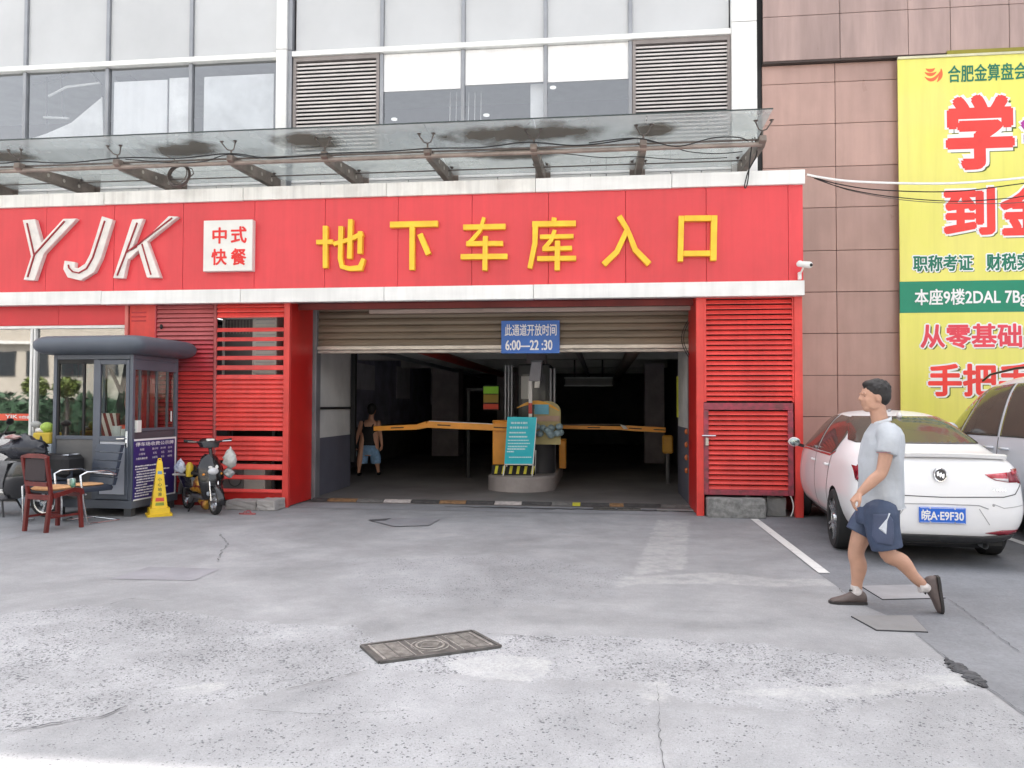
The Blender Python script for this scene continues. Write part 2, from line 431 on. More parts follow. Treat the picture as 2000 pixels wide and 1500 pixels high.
# =================================================================== GROUND
def agg_mat(name, base, pit, amt, sc=42.0, bump=.7):
    m = bpy.data.materials.new(name); m.use_nodes = True; nt = m.node_tree; b = nt.nodes['Principled BSDF']; N = nt.nodes.new; L = nt.links.new
    b.inputs['Roughness'].default_value = .85
    g = N('ShaderNodeNewGeometry')
    mp = N('ShaderNodeMapping'); mp.inputs['Scale'].default_value = (1, 1.0, 1); L(g.outputs['Position'], mp.inputs[0])
    n0 = N('ShaderNodeTexNoise'); n0.inputs['Scale'].default_value = 30; n0.inputs['Detail'].default_value = 2
    L(mp.outputs[0], n0.inputs[0])
    v = N('ShaderNodeTexVoronoi'); v.inputs['Scale'].default_value = sc; L(mp.outputs[0], v.inputs['Vector'])
    # random pit size per cell, masked by a wandering density
    sp = N('ShaderNodeSeparateColor'); L(v.outputs['Color'], sp.inputs[0])
    n1 = N('ShaderNodeTexNoise'); n1.inputs['Scale'].default_value = 1.7; n1.inputs['Detail'].default_value = 6; n1.inputs['Roughness'].default_value = .65; L(g.outputs['Position'], n1.inputs[0])
    pw = N('ShaderNodeMath'); pw.operation = 'POWER'; pw.inputs[1].default_value = 5; L(sp.outputs[0], pw.inputs[0])
    mm = N('ShaderNodeMapRange'); mm.inputs[1].default_value = .38; mm.inputs[2].default_value = .62; mm.inputs[3].default_value = .25 * amt; mm.inputs[4].default_value = .62 * amt
    L(n1.outputs[0], mm.inputs[0])
    mu = N('ShaderNodeMath'); mu.operation = 'MULTIPLY'; L(pw.outputs[0], mu.inputs[0]); L(mm.outputs[0], mu.inputs[1])
    ad = N('ShaderNodeMath'); ad.operation = 'MULTIPLY_ADD'; ad.inputs[1].default_value = .22; L(n0.outputs[0], ad.inputs[0]); L(v.outputs['Distance'], ad.inputs[2])
    ad2 = N('ShaderNodeMath'); ad2.operation = 'SUBTRACT'; L(ad.outputs[0], ad2.inputs[0]); ad2.inputs[1].default_value = .10
    ls = N('ShaderNodeMath'); ls.operation = 'LESS_THAN'; L(ad2.outputs[0], ls.inputs[0]); L(mu.outputs[0], ls.inputs[1])
    n2 = N('ShaderNodeTexNoise'); n2.inputs['Scale'].default_value = 2.2; n2.inputs['Detail'].default_value = 10; n2.inputs['Roughness'].default_value = .7; L(g.outputs['Position'], n2.inputs[0])
    cr = N('ShaderNodeValToRGB'); c = Vector(base)
    cr.color_ramp.elements[0].position = .33; cr.color_ramp.elements[1].position = .67
    cr.color_ramp.elements[0].color = (*(c * .86), 1); cr.color_ramp.elements[1].color = (*(c * 1.14), 1); L(n2.outputs[0], cr.inputs[0])
    # stone-to-stone tint
    mt = N('ShaderNodeMix'); mt.data_type = 'RGBA'; mt.blend_type = 'MULTIPLY'; mt.inputs[0].default_value = .22 * min(1, amt + .3)
    
    n3 = N('ShaderNodeTexNoise'); n3.inputs['Scale'].default_value = .42; n3.inputs['Detail'].default_value = 5; n3.inputs['Distortion'].default_value = .8; L(g.outputs['Position'], n3.inputs[0])
    r3 = N('ShaderNodeMapRange'); r3.inputs[1].default_value = .36; r3.inputs[2].default_value = .64; r3.inputs[3].default_value = .80; r3.inputs[4].default_value = 1.08; L(n3.outputs[0], r3.inputs[0])
    mm3 = N('ShaderNodeMix'); mm3.data_type = 'RGBA'; mm3.blend_type = 'MULTIPLY'; mm3.inputs[0].default_value = 1; L(cr.outputs[0], mm3.inputs[6]); L(r3.outputs[0], mm3.inputs[7])
    L(mm3.outputs[2], mt.inputs[6])
    cg = N('ShaderNodeMapRange'); cg.inputs[3].default_value = .45; cg.inputs[4].default_value = 1.35; L(sp.outputs[1], cg.inputs[0]); L(cg.outputs[0], mt.inputs[7])
    mx = N('ShaderNodeMix'); mx.data_type = 'RGBA'; L(ls.outputs[0], mx.inputs[0]); L(mt.outputs[2], mx.inputs[6]); mx.inputs[7].default_value = (*pit, 1)
    L(mx.outputs[2], b.inputs['Base Color'])
    h = N('ShaderNodeMath'); h.operation = 'MULTIPLY_ADD'; h.inputs[1].default_value = -1.0; L(ls.outputs[0], h.inputs[0]); L(n0.outputs[0], h.inputs[2])
    bp = N('ShaderNodeBump'); bp.inputs['Strength'].default_value = bump; bp.inputs['Distance'].default_value = .004; L(h.outputs[0], bp.inputs['Height']); L(bp.outputs[0], b.inputs['Normal'])
    return m
M_g0 = agg_mat('worn_grey_concrete', (.275, .278, .292), (.10, .10, .11), .34, 55, .35)
M_g1 = agg_mat('rough_exposed_aggregate', (.325, .33, .352), (.06, .062, .07), 1.55, 44, .9)
M_g2 = agg_mat('lightly_pitted_concrete', (.285, .288, .308), (.06, .06, .07), .95, 50, .6)
M_asph = agg_mat('dark_worn_asphalt', (.19, .195, .21), (.05, .05, .055), .4, 60, .4)
M_g3 = agg_mat('pale_cement_patch', (.36, .36, .365), (.2, .2, .2), .3, 50, .3)

MB().add([(-60, -60, 0), (60, -60, 0), (60, 10.62, 0), (-60, 10.62, 0)], [(0, 1, 2, 3)]).build('ground', M_g0)
structure(bpy.data.objects['ground'])

def ragged(poly, z, amp=.03, step=.08, seed=1):
    rnd = random.Random(seed); out = []
    n = len(poly)
    for i in range(n):
        a, b = Vector(poly[i][:2]), Vector(poly[(i + 1) % n][:2]); L_ = (b - a).length; k = max(1, int(L_ / step))
        d = (b - a).normalized() if L_ > 0 else Vector((1, 0)); nn = Vector((-d.y, d.x)); w = 0
        for j in range(k):
            w = w * .6 + rnd.uniform(-amp, amp); p = a.lerp(b, j / k) + (nn * w if j else Vector((0, 0)))
            out.append((p.x, p.y, z))
    return out
def patch(name, pixels, z, m, amp=.03, seed=1, step=.08):
    poly = [G(*p) for p in pixels]
    pts = ragged(poly, z, amp, step, seed)
    mb = MB().add(pts, [tuple(range(len(pts)))])
    o = mb.build(name, m); structure(o)
    if o.data.polygons[0].normal.z < 0: o.data.flip_normals()
    return o
REGION_ROUGH = [[(-120, 1205), (0, 1200), (160, 1183), (350, 1196), (550, 1220), (690, 1222), (745, 1262), (735, 1305), (600, 1340), (450, 1372), (250, 1392), (120, 1412), (0, 1432), (-300, 1470)],
 [(960, 1243), (1200, 1243), (1500, 1258), (1640, 1280), (1860, 1290), (1920, 1342), (1780, 1365), (1640, 1392), (1480, 1388), (1300, 1362), (1230, 1330), (1000, 1332), (735, 1304), (760, 1270)]]
REGION_PIT = [[(660, 1090), (1000, 1085), (1230, 1110), (1215, 1165), (1000, 1190), (780, 1186), (680, 1165)],
 [(-400, 1480), (0, 1434), (250, 1394), (450, 1374), (735, 1307), (1000, 1334), (1285, 1345), (1290, 1500), (1300, 1620), (-700, 1620)],
 [(1300, 1380), (1500, 1395), (1780, 1372), (1925, 1350), (2050, 1430), (2200, 1620), (1320, 1620)]]
REGION_PALE = [[(1285, 1016), (1347, 1016), (1338, 1112), (1236, 1124)], [(1215, 1128), (1400, 1118), (1520, 1132), (1690, 1130), (1700, 1146), (1500, 1146), (1400, 1140), (1240, 1142), (1205, 1150)],
 [(870, 1292), (975, 1278), (1080, 1290), (1060, 1322), (1000, 1334), (900, 1318)], [(1400, 1352), (1690, 1338), (1880, 1315), (1890, 1340), (1760, 1352), (1600, 1372)], [(1240, 1335), (1300, 1330), (1310, 1370), (1270, 1375)], [(360, 1340), (440, 1335), (445, 1352), (350, 1356)]]
def sdf_regions(px_, py_, regions):
    """signed distance (m) to the union, positive inside; arrays in, array out"""
    best = np.full(px_.shape, -1e9)
    for reg in regions:
        P = [G(*p) for p in reg]; n = len(P); d = np.full(px_.shape, 1e9); ins = np.zeros(px_.shape, bool)
        for i in range(n):
            ax_, ay, bx, by = P[i].x, P[i].y, P[(i + 1) % n].x, P[(i + 1) % n].y
            t = np.clip(((px_ - ax_) * (bx - ax_) + (py_ - ay) * (by - ay)) / max(1e-9, (bx - ax_) ** 2 + (by - ay) ** 2), 0, 1)
            d = np.minimum(d, np.hypot(px_ - ax_ - t * (bx - ax_), py_ - ay - t * (by - ay)))
            c = ((ay > py_) != (by > py_)) & (px_ < (bx - ax_) * (py_ - ay) / (by - ay + 1e-12) + ax_); ins ^= c
        best = np.maximum(best, np.where(ins, d, -d))
    return best
def forecourt():
    nx_, ny_ = 190, 180
    xs = np.linspace(-6.5, 4.2, nx_); ys = 2.4 + (10.6 - 2.4) * np.linspace(0, 1, ny_) ** 1.15
    X, Y = np.meshgrid(xs, ys); X = X.ravel(); Y = Y.ravel()
    rnd = np.random.RandomState(3)
    vs_ = [(x, y, .0028) for x, y in zip(X, Y)]
    fs = [(j * nx_ + i, j * nx_ + i + 1, (j + 1) * nx_ + i + 1, (j + 1) * nx_ + i) for j in range(ny_ - 1) for i in range(nx_ - 1)]
    me = bpy.data.meshes.new('forecourt'); me.from_pydata(vs_, [], fs)
    for nm, rg in (('rough', REGION_ROUGH), ('pit', REGION_PIT), ('pale', REGION_PALE)):
        at_ = me.attributes.new(nm, 'FLOAT', 'POINT'); at_.data.foreach_set('value', np.clip(sdf_regions(X, Y, rg), -.3, .3).astype(np.float32))
    o = bpy.data.objects.new('forecourt', me); COL.objects.link(o); return structure(o)
def forecourt_mat():
    m = bpy.data.materials.new('worn_forecourt_concrete'); m.use_nodes = True; nt = m.node_tree; b = nt.nodes['Principled BSDF']; N = nt.nodes.new; L = nt.links.new
    b.inputs['Roughness'].default_value = .85
    g = N('ShaderNodeNewGeometry').outputs['Position']
    def noise(sc, det=5, rough=.6, dist=0, vec=None):
        n = N('ShaderNodeTexNoise'); n.inputs['Scale'].default_value = sc; n.inputs['Detail'].default_value = det; n.inputs['Roughness'].default_value = rough; n.inputs['Distortion'].default_value = dist; L(vec or g, n.inputs[0]); return n.outputs[0]
    def mr(v, a, b_, c, d, smooth=False):
        n = N('ShaderNodeMapRange'); n.inputs[1].default_value = a; n.inputs[2].default_value = b_; n.inputs[3].default_value = c; n.inputs[4].default_value = d
        if smooth: n.interpolation_type = 'SMOOTHSTEP'
        L(v, n.inputs[0]); return n.outputs[0]
    def ma(op, a, b_=None, c=None):
        n = N('ShaderNodeMath'); n.operation = op
        for k, v in enumerate((a, b_, c)):
            if v is None: continue
            if isinstance(v, (int, float)): n.inputs[k].default_value = v
            else: L(v, n.inputs[k])
        return n.outputs[0]
    def mix(f, a, b_, bt='MIX'):
        n = N('ShaderNodeMix'); n.data_type = 'RGBA'; n.blend_type = bt
        for k, v in ((0, f), (6, a), (7, b_)):
            if isinstance(v, tuple): n.inputs[k].default_value = (*v, 1)
            elif isinstance(v, (int, float)): n.inputs[k].default_value = v
            else: L(v, n.inputs[k])
        return n.outputs[2]
    def attr(nm):
        n = N('ShaderNodeAttribute'); n.attribute_name = nm; return n.outputs['Fac']
    edge = noise(7, 6, .7); edge2 = noise(28, 3, .6)
    wob = ma('ADD', ma('MULTIPLY', ma('SUBTRACT', edge, .5), .30), ma('MULTIPLY', ma('SUBTRACT', edge2, .5), .08))
    rough_ = mr(ma('ADD', attr('rough'), wob), -.012, .02, 0, 1, True)
    pit_ = mr(ma('ADD', attr('pit'), wob), -.05, .10, 0, 1, True)
    pale_ = mr(ma('ADD', attr('pale'), ma('MULTIPLY', wob, .6)), -.03, .03, 0, 1, True)
    big = noise(.45, 6, .62, .9); mid = noise(2.4, 9, .7); fine = noise(85, 3, .6); grit = noise(240, 2, .5)
    tone = mix(mr(mid, .34, .66, 0, 1), (.245, .247, .257), (.318, .319, .328))
    tone = mix(rough_, tone, mix(mr(mid, .34, .66, 0, 1), (.285, .288, .300), (.375, .378, .392)))
    tone = mix(ma('MULTIPLY', pit_, .8), tone, mix(mr(mid, .34, .66, 0, 1), (.265, .268, .280), (.335, .338, .352)))
    tone = mix(ma('MULTIPLY', pale_, mr(noise(6, 7, .7), .38, .60, .12, .62)), tone, (.44, .44, .435))
    tone = mix(1.0, tone, mr(big, .36, .64, .78, 1.08), 'MULTIPLY')
    tone = mix(1.0, tone, mr(fine, .3, .7, .90, 1.08), 'MULTIPLY')
    tone = mix(1.0, tone, mr(grit, .3, .7, .88, 1.10), 'MULTIPLY')
    # drips and oil spots
    v2 = N('ShaderNodeTexVoronoi'); v2.inputs['Scale'].default_value = 1.1; L(g, v2.inputs['Vector'])
    sp2 = N('ShaderNodeSeparateColor'); L(v2.outputs['Color'], sp2.inputs[0])
    spot = ma('MULTIPLY', mr(ma('ADD', v2.outputs['Distance'], ma('MULTIPLY', noise(9, 5), .22)), .16, .34, 1, 0, True), mr(sp2.outputs[0], .62, .75, 0, .28))
    tone = mix(spot, tone, (.12, .12, .125))
    # pits between the stones, two sizes
    def pits(scale, amount, dens_lo, dens_hi):
        mp = N('ShaderNodeMapping'); mp.inputs['Rotation'].default_value = (0, 0, .4); L(g, mp.inputs[0])
        wv = N('ShaderNodeVectorMath'); wv.operation = 'ADD'; nn = N('ShaderNodeTexNoise'); nn.inputs['Scale'].default_value = scale * .7; L(mp.outputs[0], nn.inputs[0])
        sc_ = N('ShaderNodeVectorMath'); sc_.operation = 'SCALE'; sc_.inputs['Scale'].default_value = 1.1 / scale; L(nn.outputs['Color'], sc_.inputs[0]); L(mp.outputs[0], wv.inputs[0]); L(sc_.outputs[0], wv.inputs[1])
        v = N('ShaderNodeTexVoronoi'); v.inputs['Scale'].default_value = scale; L(wv.outputs[0], v.inputs['Vector'])
        sp = N('ShaderNodeSeparateColor'); L(v.outputs['Color'], sp.inputs[0])
        dens = mr(noise(1.9, 6, .7, .5), .36, .64, dens_lo, dens_hi)
        size = ma('MULTIPLY', ma('MULTIPLY', ma('POWER', sp.outputs[0], 4.0), dens), amount)
        return mr(ma('SUBTRACT', size, v.outputs['Distance']), -.02, .05, 0, 1), sp.outputs[1]
    am = ma('ADD', ma('ADD', ma('MULTIPLY', rough_, 1.25), ma('MULTIPLY', pit_, .8)), .18)
    am = ma('MULTIPLY', am, ma('SUBTRACT', 1.0, ma('MULTIPLY', pale_, .7)))
    pA, cA = pits(62, am, .25, .62); pB, cB = pits(120, am, .2, .66)
    P_ = ma('MINIMUM', ma('ADD', pA, ma('MULTIPLY', pB, .7)), 1.0)
    tone = mix(ma('MULTIPLY', rough_, .30), tone, mix(1.0, tone, mr(cA, 0, 1, .72, 1.22), 'MULTIPLY'))
    tone = mix(ma('MULTIPLY', P_, .88), tone, (.085, .088, .098))
    L(tone, b.inputs['Base Color'])
    h = ma('ADD', ma('MULTIPLY', P_, -1.0), ma('ADD', ma('MULTIPLY', fine, .35), ma('MULTIPLY', mid, 1.5)))
    bp = N('ShaderNodeBump'); bp.inputs['Strength'].default_value = .75; bp.inputs['Distance'].default_value = .004; L(h, bp.inputs['Height']); L(bp.outputs[0], b.inputs['Normal'])
    return m
M_fore = forecourt_mat()
forecourt().data.materials.append(M_fore)
patch('asphalt', [(1480, 1014), (1570, 1100), (1680, 1180), (1760, 1215), (1850, 1292), (1925, 1345), (2020, 1415), (2300, 1620), (4200, 1500), (3600, 1004), (1900, 990)], .0044, M_asph, .006, 6, .3)
patch('repair_patch', [(290, 1108), (430, 1112), (380, 1135), (215, 1132)], .006, mat('dull_grey_patch', (.255, .25, .27), .85, bump=.2), .004, 11)
M_cover = mat('cement_cover_slab', (.215, .21, .21), .8, bump=.2)
# joint lines in the slab
M_crack = mat('dark_crack', (.055, .055, .06), .9)
def crack(pix, w, seed, name='crack', z=.0115, m=None):
    rnd = random.Random(seed); pts = []; ws = []
    P = [G(*p) for p in pix]
    for i in range(len(P) - 1):
        k = max(2, int((P[i + 1] - P[i]).length / .035))
        for j in range(k):
            q = P[i].lerp(P[i + 1], j / k); pts.append((q.x + rnd.uniform(-1, 1) * w * 1.1, q.y + rnd.uniform(-1, 1) * w * 1.1)); ws.append(w * rnd.choice((.15, .3, .5, .8, 1.0)) * .8)
    pts.append(tuple(P[-1][:2])); ws.append(w * .3)
    return structure(MB().strip(pts, ws, z).build(name, m or M_crack))
crack([(560, 1350), (600, 1340), (650, 1328), (690, 1318), (722, 1311), (722, 1300)], .009, 1)
crack([(0, 1432), (60, 1424), (130, 1412), (205, 1402), (250, 1383)], .013, 2)
crack([(20, 1430), (75, 1420)], .03, 22)
crack([(430, 1045), (445, 1065), (432, 1080), (425, 1100)], .012, 3)
crack([(955, 1240), (1035, 1246), (1060, 1252), (1085, 1250)], .012, 4)
crack([(1640, 1152), (1660, 1178)], .008, 5)
crack([(1700, 1140), (1745, 1145)], .01, 6)
crack([(1760, 1220), (1855, 1292), (2010, 1405)], .006, 7)
crack([(1850, 1170), (1990, 1275)], .008, 8)
crack([(450, 1388), (650, 1400), (800, 1392)], .005, 31)
crack([(1284, 1340), (1288, 1430), (1296, 1520)], .006, 9, m=mat('dark_joint_dirt', (.10, .10, .105), .9))
crack([(215, 1183), (250, 1172), (320, 1176)], .008, 10)
# deep broken edge between slab and asphalt
cr = MB()
rn = random.Random(4)
e0, e1 = G(1852, 1292), G(1922, 1343)
for i in range(16):
    t = i / 15; p = e0.lerp(e1, t) + Vector((rn.uniform(-.02, .02), rn.uniform(-.01, .01), 0)); s_ = .012 + .02 * math.sin(t * 3.1)
    cr.ball((p.x, p.y, .008), s_ * 1.6, s_, .012, 6, 4)
structure(cr.build('broken_slab_edge', mat('dark_broken_concrete', (.06, .06, .065), .9, var=.4, scale=30)))
crack([(1852, 1290), (1880, 1312), (1905, 1332), (1922, 1345)], .05, 12, z=.0125)
# painted parking lines
M_line = mat('worn_white_paint', (.66, .66, .64), .7, var=.15, scale=14, col2=(.42, .42, .42), w=(.25, .45))
def line(x0, y0, x1, y1, w):
    return structure(MB().strip([(x0, y0), ((x0 + x1) / 2, (y0 + y1) / 2), (x1, y1)], w, .010).build('parking_line', M_line))
line(2.02, 10.36, 1.99, 7.1, .10)
line(4.62, 10.4, 4.56, 7.0, .10)
line(7.2, 10.4, 7.2, 7.0, .10)
structure(MB().strip([(2.9, 6.72), (2.2, 6.72)], .05, .010).build('parking_line', M_line)).hide_render = False
bpy.data.objects['parking_line.003'].location = (1.9, .35, 0)
# cover slabs and manhole
def slab(px4, label, m, name='cover_slab'):
    P = [G(*p) for p in px4]; c = sum(P, Vector()) / 4
    t = thing(name, label, 'cover', c, world=True)
    mb = MB().add([(p.x, p.y, .004) for p in P] + [(p.x, p.y, .013) for p in P], [(0, 1, 5, 4), (1, 2, 6, 5), (2, 3, 7, 6), (3, 0, 4, 7), (4, 5, 6, 7)])
    mb.build('slab', m, t)
    fr = MB()
    for i in range(4):
        a, b = P[i], P[(i + 1) % 4]; fr.bar((a.x, a.y, .007), (b.x, b.y, .007), .006, .008)
    fr.build('rim', M_crack, t)
slab([(1663, 1206), (1782, 1205), (1812, 1237), (1712, 1233)], 'small dark grey cover slab near the walking man\'s front shoe', M_cover)
slab([(1682, 1147), (1806, 1144), (1846, 1170), (1724, 1173)], 'pale flush cover slab between the walking man\'s feet', mat('light_cover_slab', (.28, .275, .285), .8, bump=.15))
mh = [G(706, 1265), G(742, 1297), G(977, 1266), G(922, 1236)]
def mhp(u, v): return mh[0].lerp(mh[3], u).lerp(mh[1].lerp(mh[2], u), v)   # u along length, v across
c = mhp(.5, .5)
T0 = thing('manhole_cover', 'rectangular cast iron manhole cover with ribs and round emblem in the concrete', 'manhole cover', c, world=True)
M_iron = mat('worn_cast_iron', (.115, .11, .105), .5, metal=.35, var=.3, scale=12, bump=.2)
M_ironl = mat('polished_iron_ribs', (.33, .31, .29), .42, metal=.3, var=.3, scale=20)
pl = MB(); q = [mhp(0, 0), mhp(0, 1), mhp(1, 1), mhp(1, 0)]
pl.add([(p.x, p.y, .002) for p in q] + [(p.x, p.y, .014) for p in q], [(4, 5, 6, 7), (0, 1, 5, 4), (1, 2, 6, 5), (2, 3, 7, 6), (3, 0, 4, 7)]); pl.build('plate', M_iron, T0)
fr = MB()
for i in range(4):
    a, b = q[i], q[(i + 1) % 4]; fr.bar((a.x, a.y, .010), (b.x, b.y, .010), .022, .018)
fr.build('rim', M_iron, T0)
rb = MB()
for s in (.05, .30, .36, .64, .70, .95):
    a, b = mhp(s, .07), mhp(s, .93); rb.bar((a.x, a.y, .016), (b.x, b.y, .016), .016 if s in (.05, .95) else .008, .005)
for v in [.1 + .053 * i for i in range(16)]:
    for u0, u1 in ((.07, .17), (.185, .285), (.715, .815), (.83, .93)):
        a, b = mhp(u0, v), mhp(u1, v); rb.bar((a.x, a.y, .0155), (b.x, b.y, .0155), .008, .004)
rbo = rb.build('rib_pattern', M_ironl, T0)
em = MB(); em.lathe([(.078, .013), (.078, .02), (.092, .02), (.092, .013)], (c.x, c.y, 0), 'Z', 28)
em.lathe([(.112, .013), (.112, .017), (.12, .017), (.12, .013)], (c.x, c.y, 0), 'Z', 28)
for k in (-.04, -.015, .012, .038):
    em.bar((c.x - .05, c.y + k - .01, .018), (c.x + .05, c.y + k + .012, .018), .01, .006)
em.build('emblem', M_ironl, T0)
t = thing('manhole_cover', 'irregular half-sunken dark grey cover with a broken edge outside the garage', 'manhole cover', G(780, 1019), world=True)
P = [G(*p) for p in ((722, 1018), (768, 1013), (860, 1015), (838, 1028), (770, 1030))]
MB().add([(p.x, p.y, .013) for p in P], [tuple(range(5))]).build('plate', mat('grey_plate', (.22, .22, .235), .7), t)
MB().add([(p.x, p.y, .0145) for p in [G(719, 1017), G(765, 1014), G(752, 1019), G(728, 1020)]], [(0, 1, 2, 3)]).build('gap', M_crack, t)

# =================================================================== GARAGE
YF, YB = 10.62, 11.62
GX0, GX1 = -4.6, 1.36
ZO = ZZ(YF, (640, 600), (1340, 582))
gf = MB().add([(-16, YF, 0), (4, YF, 0), (4, 40, 0), (-16, 40, 0)], [(0, 1, 2, 3)]).build('garage_floor', M_gfloor); structure(gf)
# apron strip between facade line and threshold, same worn concrete
structure(MB().add([(GX0, YF - .01, .005), (GX1, YF - .01, .005), (GX1, 11.2, .005), (GX0, 11.2, .005)], [(0, 1, 2, 3)]).build('apron', M_g0))
GA = thing('garage', 'dark underground car park entrance hall behind the roller shutter', 'garage', (-1.5, 12, 0), world=True)
HC = 2.95
box('side_wall', M_gwall, GA, GX0 - .25, GX0, YB + .02, 13.62, .95, HC)
box('wall_base', M_gblue, GA, GX0 - .25, GX0 + .004, YB + .02, 13.62, 0, .95)
box('pipe', M_black, GA, GX0 + .02, GX0 + .10, 13.56, 13.66, .45, HC)
box('cable_tray', M_black, GA, GX0 + .012, GX0 + .05, 11.75, 13.5, 1.42, 1.46)
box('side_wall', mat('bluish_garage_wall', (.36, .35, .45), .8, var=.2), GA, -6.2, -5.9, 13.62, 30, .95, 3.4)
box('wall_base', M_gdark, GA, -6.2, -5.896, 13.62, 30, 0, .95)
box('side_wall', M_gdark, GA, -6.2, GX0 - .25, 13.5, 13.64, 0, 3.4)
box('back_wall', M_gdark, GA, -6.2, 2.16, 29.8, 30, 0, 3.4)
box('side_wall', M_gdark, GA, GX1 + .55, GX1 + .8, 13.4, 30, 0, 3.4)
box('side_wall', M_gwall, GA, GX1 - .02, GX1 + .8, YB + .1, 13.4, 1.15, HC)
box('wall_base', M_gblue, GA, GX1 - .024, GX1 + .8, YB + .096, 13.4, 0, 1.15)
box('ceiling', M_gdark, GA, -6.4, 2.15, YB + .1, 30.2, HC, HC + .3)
for y in (14.5, 18, 22, 26): box('beam', M_gwall, GA, -5.9, GX1 + .55, y, y + .35, HC - .35, HC - .003)
for (x, y, w) in ((-4.55, 22, .8), (-3.0, 24.5, .7), (-1.35, 16.0, .42), (1.4, 20, .5)):
    box('column', mat('mauve_grey_column', (.38, .33, .35), .8, var=.15), GA, x - w / 2, x + w / 2, y, y + w, 0, HC - .36)
# posters and boards on the walls
def onwall(name, label, cat, x0, x1, y0, y1, z0, z1, m):
    o = box(name, m, None, x0 - (x0 + x1) / 2, x1 - (x0 + x1) / 2, y0 - y0, y1 - y0, 0, z1 - z0, .004, loc=((x0 + x1) / 2, y0, z0)); tag(o, label, cat); return o
a = RECT(1322, 735, 1344, 815, 13.3)
t = onwall('poster', 'yellow notice panel on the right wall inside the garage', 'poster', a[0], GX1 + .54, 13.32, 13.39, a[2], a[3], mat('dim_yellow_panel', (.42, .42, .03), .5))
a = RECT(1104, 739, 1195, 752, 20)
t = thing('display_board', 'long narrow grey board hanging in the dark right of the ticket booth', 'board', (a[0], 20, a[2]), world=True)
box('board', mat('dim_grey_board', (.16, .16, .16), .5), t, a[0], a[1], 20, 20.06, a[2], a[3])
fb = MB()
for (x0, x1, z0, z1) in ((a[0] - .03, a[1] + .03, a[3], a[3] + .03), (a[0] - .03, a[1] + .03, a[2] - .03, a[2])): fb.box(x0, x1, 19.99, 20.05, z0, z1)
fb.build('frame', M_alu, t)
for k in (.2, .8): box('hanger', M_black, t, a[0] + (a[1] - a[0]) * k - .02, a[0] + (a[1] - a[0]) * k + .02, 20.02, 20.05, a[3] + .03, HC)
a = RECT(943, 754, 974, 800, 15.4)
t = thing('display_sign', 'small lit lime green and red display left of the ticket booth', 'display', (a[0], 15.4, a[2]), world=True)
box('housing', M_black, t, a[0], a[1], 15.43, 15.55, a[2] - .02, a[3] + .02, .01)
h = a[3] - a[2]
M_lime = mat('lit_lime', (.12, .26, .01), .5, emit=.10); M_lred = mat('lit_red', (.55, .05, .02), .5, emit=.04); M_lam = mat('dim_amber', (.16, .10, .01), .5, emit=.1)
box('green_band', M_lime, t, a[0] + .01, a[1] - .01, 15.42, 15.43, a[3] - h * .32, a[3] - .01)
box('amber_band', M_lam, t, a[0] + .01, a[1] - .01, 15.421, 15.43, a[2] + h * .3, a[3] - h * .36)
box('red_band', M_lred, t, a[0] + .01, a[1] - .01, 15.42, 15.43, a[2] + .01, a[2] + h * .24)
box('bracket', M_black, t, a[0] - .3, a[0] + .02, 15.46, 15.52, a[3] - .1, a[3] - .04)
box('bracket', M_black, t, a[0] - .34, a[0] - .28, 15.46, 15.52, 0, a[3] - .04)
for (p0, p1, q0, q1, Yq) in ((737, 762, 708, 760, 17.8), (772, 800, 715, 778, 21.5), (826, 846, 720, 790, 26)):
    a = [W(p0, q0, Yq).z, W(p1, q1, Yq).z]; box('wall_board', mat('pale_wall_board', (.62, .60, .66), .6), GA, -5.895, -5.87, Yq, Yq + 1.5, a[1], a[0])
for x, r_, m_p in ((-4.2, .05, M_alu), (-3.2, .09, mat('red_sprinkler_pipe', (.35, .03, .02), .5)), (-.4, .06, M_alu), (.6, .12, M_steell)):
    MB().tube([(x, 12.6, HC - .45), (x, 29, HC - .45)], r_, 10).build('ceiling_pipe', m_p, GA, smooth=60)
# reflectors on right wall
for k in range(4):
    o = MB().ball((0, 0, 0), .03, .02, .045, 10, 6).build('reflector', mat('orange_reflector', (.5, .12, .03), .3), None, loc=(GX1 - .04, 11.95, .5 + .2 * k), smooth=60)
    tag(o, ['lowest', 'second lowest', 'second highest', 'topmost'][k] + ' orange reflector on the dark wall right of the entrance', 'reflector', 'orange reflectors on the entrance wall')
# speed hump with painted segments
t = thing('speed_hump', 'worn rubber threshold hump with black, white and yellow segments under the shutter', 'speed hump', (-1.6, 11.5, 0), world=True)
segs = [(612, 643, 'd'), (643, 700, 'o'), (700, 752, 'g'), (752, 805, 'w'), (805, 860, 'd'), (860, 912, 'o'), (912, 967, 'd'), (967, 1020, 'w'), (1020, 1078, 'd'), (1078, 1118, 'g'), (1118, 1134, 'y'), (1134, 1190, 'd'), (1190, 1218, 'o'), (1218, 1290, 'd'), (1290, 1358, 'g')]
mm = {'o': mat('worn_orange_rubber', (.22, .125, .06), .8, var=.3, scale=14), 'd': mat('dark_rubber', (.055, .052, .052), .8, var=.3, scale=14), 'w': mat('worn_white_rubber', (.42, .38, .36), .8, var=.25, scale=14),
      'g': mat('dusty_rubber', (.13, .125, .12), .85, var=.3, scale=14), 'y': mat('worn_yellow_rubber', (.45, .42, .04), .8)}
for x0, x1, k in segs:
    a_, b_ = XX(11.45, (x0, 978)), XX(11.45, (x1, 978))
    pr = [(11.33, .006), (11.39, .035), (11.45, .045), (11.51, .035), (11.57, .006)]
    MB().add([(a_ + .004, y, z) for y, z in pr] + [(b_ - .004, y, z) for y, z in pr], [(i, i + 1, i + 6, i + 5) for i in range(4)] + [(0, 1, 2, 3, 4), (9, 8, 7, 6, 5)]).build('segment', mm[k], t)
